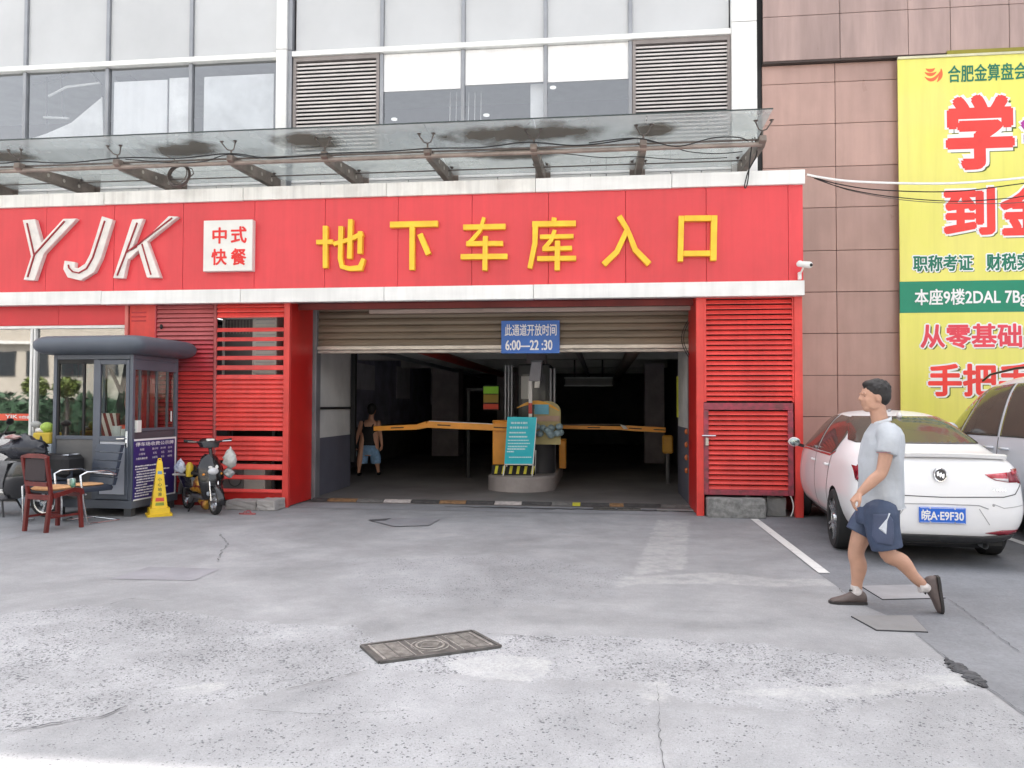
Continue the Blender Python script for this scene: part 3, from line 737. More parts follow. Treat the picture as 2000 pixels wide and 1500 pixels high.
# drain channel
t = thing('drain_channel', 'open cracked drain channel with two slotted grates across the garage mouth', 'drain', (-.3, 11.0, 0), world=True)
rn = random.Random(9)
pts = []; ws = []
for i in range(40):
    x = XX(11.05, (870, 990)) + i / 39 * (GX1 - .02 - XX(11.05, (870, 990))); pts.append((x, 11.0 + .03 * rn.uniform(-1, 1) - .012 * i / 39)); ws.append(.03 + .11 * min(1, i / 9) * rn.uniform(.7, 1.1))
MB().strip(pts, ws, .0085).build('gap', M_crack, t)
for (x0, x1) in ((1158, 1202), (1206, 1252)):
    X0, X1 = XX(11.0, (x0, 994)), XX(11.0, (x1, 994)); g_ = MB()
    n = 14
    for i in range(n): x = X0 + (X1 - X0) * (i + .5) / n; g_.box(x - .006, x + .006, 10.95, 11.07, .010, .026)
    g_.box(X0, X1, 10.935, 10.952, .010, .027); g_.box(X0, X1, 11.068, 11.085, .010, .027)
    g_.build('grate', M_iron, t)
box('cover', M_cover, t, XX(11, (1282, 996)), XX(11, (1356, 996)), 10.95, 11.06, .010, .03, .006)

# -------- roller shutter
t = thing('roller_shutter', 'brown roller shutter pulled up over the garage entrance with pale bottom bar', 'shutter', (-1.6, YB, 2), world=True)
zt, zb = ZO + .35, ZZ(YB, (630, 690), (1330, 688))
sx0, sx1 = XX(YB, (618, 640)), XX(YB, (1345, 640))
ns = 8; zs0 = zb + .11; sh = (zt - zs0) / ns
prof = [(0, 0), (-.016, .012), (-.024, sh * .5), (-.016, sh - .012), (0, sh), (.01, sh), (.01, 0)]
sm = MB().add([(0, y, z) for y, z in prof] + [(1, y, z) for y, z in prof], [(i, (i + 1) % 7, (i + 1) % 7 + 7, i + 7) for i in range(7)] + [tuple(range(7)), tuple(range(13, 6, -1))]).mesh('slat'); sm.materials.append(M_shut)
for i in range(ns): piece('slat', sm, (sx0, YB, zs0 + i * sh), t, (sx1 - sx0, 1, 1))
box('bottom_bar', M_shutl, t, sx0, sx1, YB - .05, YB + .02, zb + .055, zb + .115, .006)
box('bottom_bar', mat('scuffed_shutter_foot', (.40, .36, .32), .5, metal=.3, var=.4, scale=5, stretch=(1, 1, 8)), t, sx0, sx1, YB - .035, YB + .015, zb, zb + .05, .008)
gx0 = XX(YB - .05, (600, 800)), XX(YB - .05, (619, 800)); gx1 = XX(YB - .05, (1345, 700)), XX(YB - .05, (1363, 700))
box('guide_rail', mat('grey_guide_rail', (.20, .20, .21), .5, metal=.3, var=.15), t, gx0[0] + .03, gx0[1], YB - .10, YB + .1, .0, ZO + .3, .008)
box('guide_rail', mat('grey_guide_rail', (.2, .2, .2)), t, gx1[0], gx1[1] + .1, YB - .10, YB + .1, .0, ZO + .3, .008)
box('edge_trim', M_white, t, gx0[0] - .0, gx0[0] + .03, YB - .14, YB + .1, .02, ZO + .02)
a0 = box('edge_trim', mat('yellow_edge_stripe', (.55, .33, .03), .5, var=.2), t, gx0[0] - .05, gx0[0] - .003, YB - .11, YB + .1, .08, ZO + .05)
lx0, lx1 = XX(YB - .35, (722, 608)), XX(YB - .35, (1350, 600)); z_ = ZZ(YB - .35, (1000, 606))
box('top_rail', mat('pale_pinkish_rail', (.46, .36, .31), .5, metal=.1), t, lx0, lx1, YB - .38, YB - .32, z_ - .03, z_ + .03, .006)
for k in range(4):
    x = lx0 + (lx1 - lx0) * (.08 + .28 * k); box('rail_hanger', M_alud, t, x, x + .03, YB - .37, YB - .33, z_ + .03, ZO + .3)
# soffit over the opening
# wire loops at right top
w = MB()
for k in range(4):
    pts = [(gx1[0] - .02 + .03 * k + .10 * math.sin(u * math.pi) * (-1 if k < 2 else .3), YB - .2 - .01 * k, ZO - .18 - .55 * u) for u in [i / 10 for i in range(11)]]
    w.tube(pts, .006, 5)
o = w.build('loose_wires', M_rub, None, loc=(gx1[0], YB - .2, ZO - .4)); tag(o, 'bundle of loose dark wires hanging at the shutter\'s right end', 'wires')

# -------- blue sign
a = RECT(979, 626, 1093, 690, YB - .12)
T1 = thing('opening_hours_sign', 'blue opening hours sign hung on the roller shutter, white writing 6:00 to 22:30', 'sign', (a[0], YB - .12, a[2]), world=True)
box('panel', M_blue, T1, a[0], a[1], YB - .12, YB - .10, a[2], a[3], .003)
def TF(Y): return lambda x, d, z: (x, Y - d, z)
b_ = RECT(986, 633, 1087, 656, YB - .121); text('lettering', '此通道开放时间', TF(YB - .121), M_txtw, T1, *b_, .003, .012)
b_ = RECT(987, 664, 1079, 684, YB - .121); text('lettering', '6:00—22 :30', TF(YB - .121), M_txtw, T1, *b_, .003, .02)

# -------- island and barrier gear
IX, IY = -1.40, 13.55
isl = MB(); rings = []
def isl_r(w, yb, z): return [Vector((IX + w * math.cos(t_), IY + w * math.sin(t_) * .95, z)) for t_ in [math.pi + math.pi * i / 14 for i in range(15)]] + [Vector((IX + w, yb, z)), Vector((IX - w, yb, z))]
isl.ring([isl_r(.60, 16.5, 0), isl_r(.60, 16.5, .23), isl_r(.57, 16.47, .26)])
o = isl.build('traffic_island', M_kerb, None, loc=(IX, IY, 0), smooth=40); tag(o, 'round-nosed raised concrete island in the middle of the garage entrance', 'traffic island')
ZI = .262
# ticket booth frame and cylinder
T2 = thing('ticket_booth', 'dark cashier booth on the island with yellow arched top and chrome posts', 'booth', (IX, 14.6, ZI), world=True)
for x in (-1.78, -1.72, -1.66): MB().tube([(x, 14.2, ZI), (x, 14.2, 2.25)], .022, 10).build('post', M_alu, T2, smooth=60)
for x in (-.93, -.86): MB().tube([(x, 14.3, ZI), (x, 14.3, 2.2)], .028, 10).build('post', M_alu, T2, smooth=60)
box('cabin', mat('dark_booth_cabin', (.03, .03, .034), .4), T2, -1.6, -.95, 14.6, 15.8, ZI, 2.3, .03)
box('window', mat('booth_window', (.09, .09, .1), .15), T2, -1.5, -1.05, 14.585, 14.6, 1.1, 2.1)
box('notice', M_wpanel, T2, -1.52, -1.32, 14.55, 14.57, 1.62, 2.06)
zc_ = ZZ(14.0, (1060, 862)); 
MB().lathe([(.0, ZI), (.27, ZI), (.27, zc_), (.29, zc_ + .03), (0, zc_ + .03)], (-1.10, 14.0, 0), 'Z', 24).build('drum', mat('dark_grey_drum', (.045, .045, .05), .5), T2, smooth=40)
# arched yellow panel with grey face
a = RECT(1012, 783, 1095, 868, 13.62)
arc = [(a[0] + .28, a[2])] + [(a[0] + .28, a[3] - .2)] + [(a[0] + .28 + (a[1] - a[0] - .28) / 2 * (1 - math.cos(u)), a[3] - .2 + .2 * math.sin(u)) for u in [math.pi * i / 12 for i in range(1, 12)]] + [(a[1], a[3] - .2), (a[1], a[2])]
MB().prism(arc, 13.62, 13.68).build('arched_panel', mat('dull_tan_panel', (.42, .36, .16), .5), T2)
rim_pts = [(a[0] - .02 + (a[1] - a[0]) * k, a[3] - .03 - .25 * (k - .45) ** 2 * 2) for k in [i / 12 for i in range(13)]]
MB().prism(stroke(rim_pts, [.012 + .06 * math.sin(math.pi * i / 12) for i in range(13)]), 13.59, 13.61).build('yellow_hood', mat('amber_hood', (.75, .36, .02), .4), T2)
b_ = RECT(1044, 790, 1072, 809, 13.6); box('poster', mat('pale_blue_poster', (.12, .40, .55), .5), T2, b_[0], b_[1], 13.58, 13.60, b_[2], b_[3])
b_ = RECT(1046, 812, 1093, 823, 13.6); box('band', mat('dusty_pink_band', (.40, .27, .20), .5), T2, b_[0], b_[1], 13.585, 13.605, b_[2], b_[3])
b_ = RECT(1046, 832, 1095, 850, 13.5)
bag = MB(); rn = random.Random(5)
for i in range(11): bag.ball((b_[0] + rn.random() * (b_[1] - b_[0]), 13.52 + rn.uniform(-.05, .05), b_[2] + rn.random() * (b_[3] - b_[2])), .07, .05, .06, 8, 6)
o = bag.build('plastic_bags', mat('crumpled_blue_grey_plastic', (.25, .34, .38), .3, var=.3, scale=12), None, loc=(b_[0], 13.5, b_[2]), smooth=50); tag(o, 'crumpled blue grey plastic bags lying on the dark drum', 'bag')
# orange barrier machine
a = RECT(962, 821, 1003, 915, 13.75)
M_bstripe = mat('barrier_gloss_yellow', (.72, .62, .03), .5)
def barrier(name, label, x0, x1, Y, z0, z1, armpts, aw, lab_g):
    t = thing(name, label, 'barrier', ((x0 + x1) / 2, Y, ZI), world=True, group=lab_g)
    box('cabinet', M_orange, t, x0, x1, Y, Y + .3, z0, z1 - .03, .012)
    box('cap', M_orange, t, x0 - .006, x1 + .006, Y - .01, Y + .31, z1 - .028, z1, .008)
    for i in range(len(armpts) - 1):
        p, q = armpts[i], armpts[i + 1]
        MB().prism(stroke([p, q], [aw[i], aw[i + 1]]), Y - .09 + .004 * i, Y - .05 + .004 * i).build('arm', M_orange, t, bevel=.004)
        L_ = Vector(q) - Vector(p); 
        if L_.length > .35:
            for k in ((.55,) if i == 0 else (.2, .85)):
                c_ = Vector(p) + L_ * k; d_ = L_.normalized() * .12
                MB().prism(stroke([c_ - d_, c_ + d_], .018), Y - .097, Y - .089).build('slot', M_black, t)
    return t
Yb = 13.75
def P2(px, py, Y=Yb): v = W(px, py, Y - .07); return (v.x, v.z)
t = barrier('barrier_gate', 'orange barrier machine with its long arm reaching over the left lane', a[0], a[1], Yb, ZI + .05, a[3], [P2(730, 837), P2(815, 834), P2(834, 829), P2(1003, 836)], [.085, .095, .12, .12], None)
rod = MB().tube([(P2(838, 822)[0], Yb - .08, P2(838, 822)[1]), (P2(962, 828)[0], Yb - .08, P2(962, 828)[1])], .008, 6).build('rod', M_white, t)
box('base', M_black, t, a[0] - .02, a[1] + .02, Yb - .02, Yb + .32, ZI, ZI + .05)
Yb = 14.9
a = RECT(1097, 858, 1105, 910, Yb)
t = barrier('barrier_gate', 'orange barrier machine half hidden right of the drum, arm over the right lane', a[0] - .05, a[1], Yb, ZI, a[3], [P2(1097, 834, Yb), P2(1212, 836, Yb), P2(1226, 836, Yb), P2(1300, 840, Yb)], [.07, .07, .10, .10], None)
MB().tube([(P2(1097, 829, Yb)[0], Yb - .08, P2(1097, 829, Yb)[1]), (P2(1210, 829, Yb)[0], Yb - .08, P2(1210, 829, Yb)[1])], .008, 6).build('rod', M_steell, t)
MB().prism([P2(1210, 828, Yb), P2(1222, 832, Yb), P2(1226, 838, Yb), P2(1218, 838, Yb)], Yb - .115, Yb - .1).build('joint', M_wpanel, t)
a = RECT(1294, 850, 1315, 886, Yb)
t = thing('barrier_rest_post', 'yellow post head that catches the end of the right barrier arm', 'post', ((a[0] + a[1]) / 2, Yb, 0), world=True)
box('head', mat('ochre_post_head', (.48, .24, .03), .5), t, a[0], a[1], Yb, Yb + .12, a[2], a[3], .03)
MB().tube([((a[0] + a[1]) / 2, Yb + .06, 0), ((a[0] + a[1]) / 2, Yb + .06, a[2])], .035, 10).build('pole', M_gdark, t)
# red white pole with grey head box
Yp = 13.45
t = thing('camera_post', 'red and white pole carrying a tilted grey camera box on the island', 'camera post', (W(1037, 930, Yp).x, Yp, ZI), world=True)
x_ = W(1036, 800, Yp).x
zl = [ZZ(Yp, (1036, v)) for v in (768, 787, 789, 808, 812, 840)]
box('pole', mat('pole_white', (.7, .68, .66), .4), t, x_ - .03, x_ + .03, Yp - .03, Yp + .03, zl[1], ZZ(Yp, (1036, 742)))
box('band', mat('pole_red', (.5, .03, .02), .4), t, x_ - .031, x_ + .031, Yp - .031, Yp + .031, zl[3], zl[1] - .001)
box('pole', mat('pole_white', (.7, .7, .7)), t, x_ - .03, x_ + .03, Yp - .03, Yp + .03, ZI, zl[3] - .001)
hb = MB(); P = [P2(1038, 706, Yp), P2(1058, 705, Yp), P2(1055, 744, Yp), P2(1032, 744, Yp)]; hb.prism(P, Yp - .06, Yp + .2); hb.build('camera_box', mat('grey_camera_box', (.30, .30, .33), .45), t, bevel=.008)
hb = MB(); P = [P2(1037, 704, Yp), P2(1060, 703, Yp), P2(1060, 707, Yp), P2(1037, 708, Yp)]; hb.prism(P, Yp - .085, Yp + .2); hb.build('hood', M_alud, t)
MB().prism([P2(1044, 745, Yp), P2(1054, 744, Yp), P2(1052, 757, Yp), P2(1043, 757, Yp)], Yp, Yp + .1).build('lamp', M_wpanel, t)
# blue A-frame notice stand
Yn = 13.25
t = thing('notice_stand', 'tilted turquoise notice stand on thin white legs in front of the barrier machine', 'notice stand', (W(1015, 930, Yn).x, Yn, ZI), world=True)
Q = [P2(991, 814, Yn), P2(1048, 815, Yn), P2(1040, 906, Yn), P2(985, 906, Yn)]
MB().prism(Q, Yn - .07, Yn - .05).build('poster', mat('turquoise_poster', (.0, .50, .62), .4, var=.1, scale=3, col2=(.03, .60, .70)), t)
lg = []
for (p, q) in (((986, 906), (982, 931)), ((1041, 906), (1039, 931)), ((982, 931), (1039, 931)), ((985, 907), (1041, 907)), ((1048, 816), (1041, 907))):
    a_, b_ = P2(*p, Yn), P2(*q, Yn); MB().bar((a_[0], Yn - .06, a_[1]), (b_[0], Yn - .06, b_[1]), .018, .018, (0, 1, 0)).build('leg', M_white, t)
for (p, q) in (((990, 880), (983, 930)), ((1046, 880), (1040, 930))):
    a_, b_ = P2(*p, Yn), P2(*q, Yn); MB().bar((a_[0], Yn - .03, a_[1]), (b_[0] + .02, Yn + .25, ZI), .015, .015).build('leg', M_white, t)
tx = MB()
for (x0, x1, y0, w_) in ((998, 1030, 826, 4), (996, 1031, 835, 4), (995, 1027, 845, 3), (994, 1030, 853, 3), (992, 1033, 860, 2.2), (992, 1035, 866, 2.2), (992, 1030, 872, 2.6), (991, 1026, 877, 2.6), (990, 1004, 882, 2.6), (994, 1038, 893, 2)):
    rn = random.Random(x1 + y0)
    xx = x0
    while xx < x1:
        l_ = rn.uniform(2, 6); a_ = P2(xx, y0 - w_ / 2, Yn); b_ = P2(min(x1, xx + l_), y0 + w_ / 2, Yn); tx.box(a_[0], b_[0], Yn - .074, Yn - .069, b_[1], a_[1]); xx += l_ + (1.2 if w_ > 3 else .5)
tx.build('lettering', mat('pale_cyan_print', (.55, .80, .84), .5), t)['kind'] = 'stuff'
# yellow/black base blocks
for i, (x0, x1) in enumerate(((968, 975), (979, 985), (990, 996), (1001, 1006), (1010, 1016))):
    a = RECT(x0, 909, x1, 920, 13.35)
st = MB()
t = thing('striped_block', 'low black block with slanted yellow stripes behind the notice stand', 'block', (W(995, 925, 13.4).x, 13.4, ZI), world=True)
a = RECT(960, 909, 1045, 926, 13.4)
box('block', M_rub, t, a[0], a[1], 13.4, 13.6, ZI, a[3], .01)
for i in range(6):
    x = a[0] + .05 + i * .13
    MB().prism([(x, ZI + .02), (x + .05, ZI + .02), (x + .075, a[3] - .01), (x + .025, a[3] - .01)], 13.394, 13.4).build('stripe', mat('stripe_yellow', (.75, .70, .05), .5), t)
# =================================================================== STREET FRONT: sign box
YS = 10.5
S = thing('fascia_sign', 'long red fascia sign with white trims, golden garage entrance characters and white YJK letters', 'sign', (-3, YS, 3), world=True)
zt1, zt0 = ZZ(YS, (0, 381), (1575, 333)), ZZ(YS, (0, 407), (1575, 359))
zb1, zb0 = ZZ(YS, (0, 572), (1570, 548)), ZZ(YS, (0, 600), (1570, 574))
SX0, SX1 = -13.0, XX(YS, (1573, 450))
cols = [-13.0, -11.6, -10.3] + [XX(YS, (p, 490)) for p in (87, 220, 355, 495, 633, 776, 921, 1071, 1222, 1380, 1541)] + [SX1 - .02]
for i in range(len(cols) - 1):
    box('red_panel', M_red, S, cols[i] + .0025, cols[i + 1] - .0025, YS + .03 + random.uniform(-.0015, .0015), YS + .06, zb1 - .02, zt0 + .02, .003)
box('backing', M_reddark, S, SX0, SX1 - .03, YS + .065, YS + .5, zb1, zt0)
for nm, lst, z0, z1, yy in (('top_trim', (-13., -9.2) + tuple(XX(YS, (p, 370)) for p in (205, 476, 755, 1046, 1312)) + (SX1,), zt0, zt1, YS - .02), ('bottom_trim', (-13., -9.3) + tuple(XX(YS, (p, 575)) for p in (200, 471, 751, 1042)) + (SX1 - .02,), zb0, zb1, YS - .03)):
    for i in range(len(lst) - 1):
        dz = random.uniform(-.004, .004)
        box(nm, M_white if nm[0] == 'b' else M_wpanel if i < 5 else M_white, S, lst[i] + .003, lst[i + 1] - .003, yy, YS + (.62 if nm[0] == 't' else .10), z0 + dz, z1 + dz, .004)
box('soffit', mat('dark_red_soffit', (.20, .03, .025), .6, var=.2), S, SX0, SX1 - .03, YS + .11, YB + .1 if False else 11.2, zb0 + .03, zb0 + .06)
# golden characters: strokes read off the sign
def c7(x, y): v = W(600 + x / 2.381, 380 + y / 2.381, YS); return (v.x, v.z)
CH = {
 'a': [([(46, 224), (124, 222)], 24), ([(88, 148), (88, 344)], 25), ([(126, 233), (200, 212), (262, 184)], [22, 22, 26]), ([(161, 150), (158, 300), (166, 338), (200, 347), (250, 344), (266, 300)], [25, 24, 22, 24, 28, 20]), ([(206, 118), (201, 302)], 25), ([(251, 174), (249, 278)], 24)],
 'b': [([(388, 143), (610, 138)], 30), ([(491, 150), (490, 353)], 27), ([(527, 186), (567, 281)], 28)],
 'c': [([(727, 155), (924, 151)], 27), ([(824, 109), (806, 170), (756, 228)], [18, 18, 22]), ([(741, 231), (912, 230)], 25), ([(716, 292), (933, 290)], 27), ([(831, 196), (828, 356)], 25)],
 'd': [([(1047, 140), (1250, 137)], 28), ([(1062, 140), (1060, 230), (1036, 346)], [27, 26, 24]), ([(1150, 110), (1146, 130)], 24), ([(1083, 200), (1239, 197)], 22), ([(1152, 168), (1136, 215), (1104, 252)], [20, 20, 22]), ([(1094, 256), (1232, 252)], 22), ([(1070, 301), (1251, 299)], 24), ([(1165, 218), (1163, 356)], 26)],
 'e': [([(1450, 103), (1488, 165), (1440, 268), (1378, 328)], [27, 24, 27, 29]), ([(1492, 172), (1524, 258), (1590, 326)], [22, 27, 29])],
 'f': [([(1739, 102), (1734, 314)], 26), ([(1891, 100), (1887, 310)], 29), ([(1752, 114), (1876, 113)], 27), ([(1748, 277), (1873, 276)], 26)]}
for key in 'abcdef':
    mb = MB()
    for i, (pp, w_) in enumerate(CH[key]):
        mb.prism(stroke([c7(*p) for p in pp], [q * .00285 for q in w_] if isinstance(w_, list) else w_ * .00285), YS - .045 - .0022 * i, YS + .032)
    mb.build('character', M_gold, S, bevel=.004)
def c2(x, y): v = W(x * .3, 370 + y * .3, YS); return (v.x, v.z)
sc = .3 * .0068
def outl(name, polys, lines):
    mb = MB()
    for i, p in enumerate(polys): mb.prism([c2(*q) for q in p], YS - .05 - .003 * i, YS + .03)
    o = mb.build('letter', M_offw, S, bevel=.007)
    mb = MB()
    for i, (p, w_) in enumerate(lines): mb.prism(stroke([c2(*q) for q in p], w_ * sc), YS - .066 - .001 * i, YS - .045)
    mb.build('inlaid_line', M_dkred, o)
outl('Y', [[(162, 204), (242, 198), (284, 350), (425, 196), (514, 194), (300, 420), (240, 596), (167, 592), (216, 440)]], [([(194, 225), (240, 430)], 9), ([(438, 212), (243, 428), (198, 575)], 9)])
J = [(712, 190), (672, 320), (634, 440), (596, 515), (530, 556), (478, 545), (462, 515), (468, 472)]
outl('J', [stroke(J, [76, 75, 76, 78, 76, 72, 72, 70])], [([(698, 210), (620, 450), (580, 520), (530, 548), (490, 540), (466, 515), (462, 495)], 9)])
outl('K', [[(872, 200), (945, 194), (842, 470), (818, 582), (748, 580)], [(1110, 178), (1172, 182), (975, 340), (852, 460), (830, 425), (900, 385)], [(905, 372), (968, 335), (1056, 578), (970, 578)]], [([(908, 222), (850, 380), (778, 565)], 9), ([(1135, 192), (930, 350), (835, 418)], 9), ([(940, 360), (998, 560)], 9)])
# square plaque (a thing fixed on the sign: part)
a = RECT(402, 432, 497, 531, YS)
pl = box('plaque', mat('plaque_white', (.74, .73, .69), .4, var=.05), S, a[0], a[1], YS - .07, YS + .03, a[2], a[3], .004)
for ch, r in (('中', (415, 444, 443, 476)), ('式', (451, 442, 482, 475)), ('快', (413, 486, 443, 518)), ('餐', (451, 485, 481, 518))):
    b_ = RECT(*r, YS - .07); text('character', ch, TF(YS - .07), M_txtr, pl, *b_, .006, .025)

# -------- red frame round the opening
YP = 10.6
F = thing('red_entrance_frame', 'red painted steel portal posts framing the garage entrance', 'frame', (-4.7, YP, 0), world=True)
fx0, fx1 = XX(YP, (556, 600), (549, 980)), XX(YP, (568, 600), (560, 980))
fr_m = M_red2
box('post', M_red2, F, fx0, fx1, YP, YP + .06, 0, zb0, .004)
box('reveal_panel', M_reddark, F, fx1 - .03, fx1, YP + .062, YB - .12, 0.02, zb0 + .03, .002)
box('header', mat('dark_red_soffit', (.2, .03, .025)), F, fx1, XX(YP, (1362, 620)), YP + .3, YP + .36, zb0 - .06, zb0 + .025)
rx0, rx1 = XX(YP, (1362, 600), (1358, 980)), XX(YP, (1377, 600), (1372, 980))
box('post', M_red2, F, rx0, rx1, YP - .02, YP + .06, 0, zb0, .004)
box('reveal_panel', M_reddark, F, rx0, rx0 + .03, YP + .062, YB - .12, 0.02, zb0 + .03, .002)
box('post', M_red2, F, XX(YP, (1551, 700)), XX(YP, (1567, 700)), YP - .02, YP + .06, 0, zb0, .004)
box('side_panel', M_red2, F, XX(YP, (1567, 700)) - .02, XX(YP, (1567, 700)), YP + .062, 11.85, 0, zb0 + .02)

# slat mesh: angled blade with a lip
def slat_mesh(h, m, depth=.045, tilt=.6):
    pr = [(0, 0), (-depth * .25, -.001), (-depth, h * .30), (-depth * .9, h * .46), (-.004, h * .93), (0, h * .93)]
    pr = [(-depth, 0), (-depth * .75, h * .0), (0.0, h * .72), (0.0, h * .82), (-depth * .35, h * .80), (-depth, h * .12)]
    me = MB().add([(0, y, z) for y, z in pr] + [(1, y, z) for y, z in pr], [(i, (i + 1) % 6, (i + 1) % 6 + 6, i + 6) for i in range(6)] + [tuple(range(6)), tuple(range(11, 5, -1))]).mesh('slat')
    me.materials.append(m); return me
def slats(parent, x0, x1, y, z0, z1, n, m, depth=.045, jit=.0):
    h = (z1 - z0) / n; me = slat_mesh(h, m, depth)
    for i in range(n):
        piece('slat', me, (x0, y + random.uniform(-jit, jit), z0 + i * h + random.uniform(-jit, jit)), parent, (x1 - x0, 1, 1), rot=(0, random.uniform(-jit, jit) * .6, 0))
# -------- right louvred panel and its door
RP = thing('louvred_panel', 'red louvred steel panel right of the garage entrance', 'louvre panel', (2.0, YP, 0), world=True)
px0, px1 = rx1 + .002, XX(YP, (1551, 700)) - .002
zd1 = ZZ(YP, (1460, 787)); zpt = ZZ(YP, (1470, 583))
slats(RP, px0 + .03, px1 - .01, YP + .05, zd1 + .03, zpt, 20, M_red2, .05, .0015)
box('stile', M_red2, RP, px0, px0 + .035, YP, YP + .05, zd1 + .01, zb0 - .003)
box('stile', M_red2, RP, px1 - .02, px1 - .001, YP, YP + .05, zd1 + .01, zb0 - .003)
box('rail', M_red2, RP, px0 + .036, px1 - .021, YP + .004, YP + .05, zpt + .003, zb0 - .003)
box('backing', M_black, RP, px0, px1, YP + .16, YP + .18, .35, zb0 - .003)
D = thing('louvred_door', 'low red louvred service door with weathered dark red frame and a slide bolt', 'door', (2.0, YP - .02, .3), world=True)
zd0 = ZZ(YP, (1460, 967)); dx0, dx1 = XX(YP, (1374, 880)), XX(YP, (1549, 880))
box('lintel', M_redrust, D, dx0, dx1, YP - .03, YP + .04, zd1 - .095, zd1, .004)
box('stile', M_redrust, D, dx0, dx0 + .065, YP - .03, YP + .04, zd0, zd1 - .097, .004)
box('stile', M_redrust, D, dx1 - .07, dx1, YP - .03, YP + .04, zd0, zd1 - .097, .004)
box('rail', M_redrust, D, dx0 + .067, dx1 - .072, YP - .03, YP + .04, zd0, zd0 + .07, .004)
slats(D, dx0 + .065, dx1 - .07, YP + .03, zd0 + .075, zd1 - .10, 16, M_red2, .05, .0015)
a = RECT(1371, 849, 1398, 853, YP - .05); bt = MB().tube([(a[0], YP - .05, (a[2] + a[3]) / 2), (a[1], YP - .05, (a[2] + a[3]) / 2)], .012, 8).build('bolt', M_chrome, D)
a = RECT(1378, 855, 1384, 870, YP - .04); box('lock_plate', M_shutl, D, a[0], a[1], YP - .045, YP - .03, a[2], a[3], .003)
M_block = mat('rough_grey_block', (.25, .25, .245), .9, var=.3, scale=14, bump=.8, bscale=25)
a = RECT(1380, 972, 1494, 1012, 10.5)
bk = MB(); nx, nz = 14, 5; rn = random.Random(3)
def rblock(name, label, x0, x1, y0, y1, z1, m, seed, cat='concrete block'):
    rn = random.Random(seed)
    mb = MB(); vs_ = []; 
    o = MB().box(x0, x1, y0, y1, 0, z1).build(name, m, None, bevel=.02, loc=((x0 + x1) / 2, (y0 + y1) / 2, 0), seg=2)
    bm = bmesh.new(); bm.from_mesh(o.data); bmesh.ops.triangulate(bm, faces=bm.faces); bmesh.ops.subdivide_edges(bm, edges=[e for e in bm.edges if e.calc_length() > .06], cuts=3, use_grid_fill=True)
    for v in bm.verts:
        if v.co.z > .01: v.co += Vector((rn.uniform(-1, 1), rn.uniform(-1, 1), rn.uniform(-1, 1))) * .006
    bm.to_mesh(o.data); bm.free(); tag(o, label, cat); return o
rblock('concrete_block', 'long rough concrete block under the low louvred door', XX(10.5, (1381, 990)), XX(10.5, (1494, 990)), 10.42, 10.68, ZZ(10.5, (1440, 973)), M_block, 1)
rblock('concrete_block', 'smoother short concrete block beside the red post near the car', XX(10.6, (1499, 990)), XX(10.6, (1538, 990)), 10.66, 10.9, ZZ(10.6, (1520, 973)), mat('smooth_grey_block', (.27, .27, .265), .85, bump=.3), 2)
o = MB().tube([(XX(10.6, (1543, 985)) + .04 * math.sin(u * 3), 10.58, .30 - .28 * u) for u in [i / 8 for i in range(9)]], .008, 6).build('cable_end', M_wpanel, None, loc=(2.6, 10.58, .1)); tag(o, 'short pale cable hanging below the low louvred door', 'cable')

# -------- left: open slat screen with equipment behind
YL = 10.64
LS = thing('slat_screen', 'red horizontal slat screen with open gaps left of the garage entrance', 'screen', (-5.2, YL, 0), world=True)
lx0, lx1 = XX(YL, (425, 600), (423, 900)), fx0 - .004
def cy(v): return 580 + v * .2934
def zl(v, px=490): return W(px, cy(v), YL).z
sl = [(45, 70), (72, 102), (104, 138), (205, 232), (268, 295), (330, 355), (392, 420), (455, 487), (518, 548)]
y = 549
for i in range(11): sl.append((y, y + 30)); y += 31
sl += [(928, 958), (959, 989), (990, 1020), (1021, 1052), (1053, 1088), (1112, 1148), (1186, 1214), (1278, 1300)]
for a_, b_ in sl:
    z1, z0 = zl(a_), zl(b_); closed = True
    pr = [(-.03, z0), (0, z0), (0.012, z1 - .006), (.0, z1), (-.03, z0 + (z1 - z0) * .25)]
    o = MB().add([(lx0, YL + y_, z) for y_, z in pr] + [(lx1, YL + y_, z) for y_, z in pr], [(i, (i + 1) % 5, (i + 1) % 5 + 5, i + 5) for i in range(5)] + [tuple(range(5)), tuple(range(9, 4, -1))]).build('slat', M_red2, LS)
box('kick_board', M_reddark, LS, lx0, lx1, YL - .01, YL + .01, zl(1350), zl(1302))
box('backing', mat('dark_red_backing', (.28, .02, .02), .6), LS, lx0, lx1, YL + .05, YL + .06, zl(890), zl(522))
box('backing', mat('dark_red_backing', (.28, .02, .02)), LS, lx0, lx1, YL + .05, YL + .06, zl(1090), zl(930))
box('backing', mat('dark_red_backing', (.28, .02, .02)), LS, lx0, lx1, YL + .05, YL + .06, zl(132), zb0)
box('back_panel', M_black, LS, lx0 - .1, lx1 + .02, YL + .7, YL + .72, 0.02, zb0)
# window-like white cabinet behind
a = RECT(437, 620, 543, 736, YL + .4)
t = thing('air_conditioner', 'white air conditioning cabinet with grille behind the upper gaps of the slat screen', 'air conditioner', ((a[0] + a[1]) / 2, YL + .4, 0), world=True)
M_acw = mat('aged_white_casing', (.62, .60, .56), .5, var=.08)
xm = a[0] + (a[1] - a[0]) * .58
box('casing', M_acw, t, xm, a[1], YL + .35, YL + .6, a[2], a[3], .01)
box('panel', mat('dim_grey_grille', (.10, .09, .09), .5), t, a[0] + .03, xm - .02, YL + .38, YL + .6, a[2] + .03, a[3] - .03)
for (x0, x1, z0, z1) in ((a[0], a[0] + .03, a[2], a[3]), (xm - .02, xm, a[2], a[3]), (a[0] + .03, xm - .02, a[2], a[2] + .03), (a[0] + .03, xm - .02, a[3] - .03, a[3])): box('frame', M_acw, t, x0, x1, YL + .35, YL + .4, z0, z1)
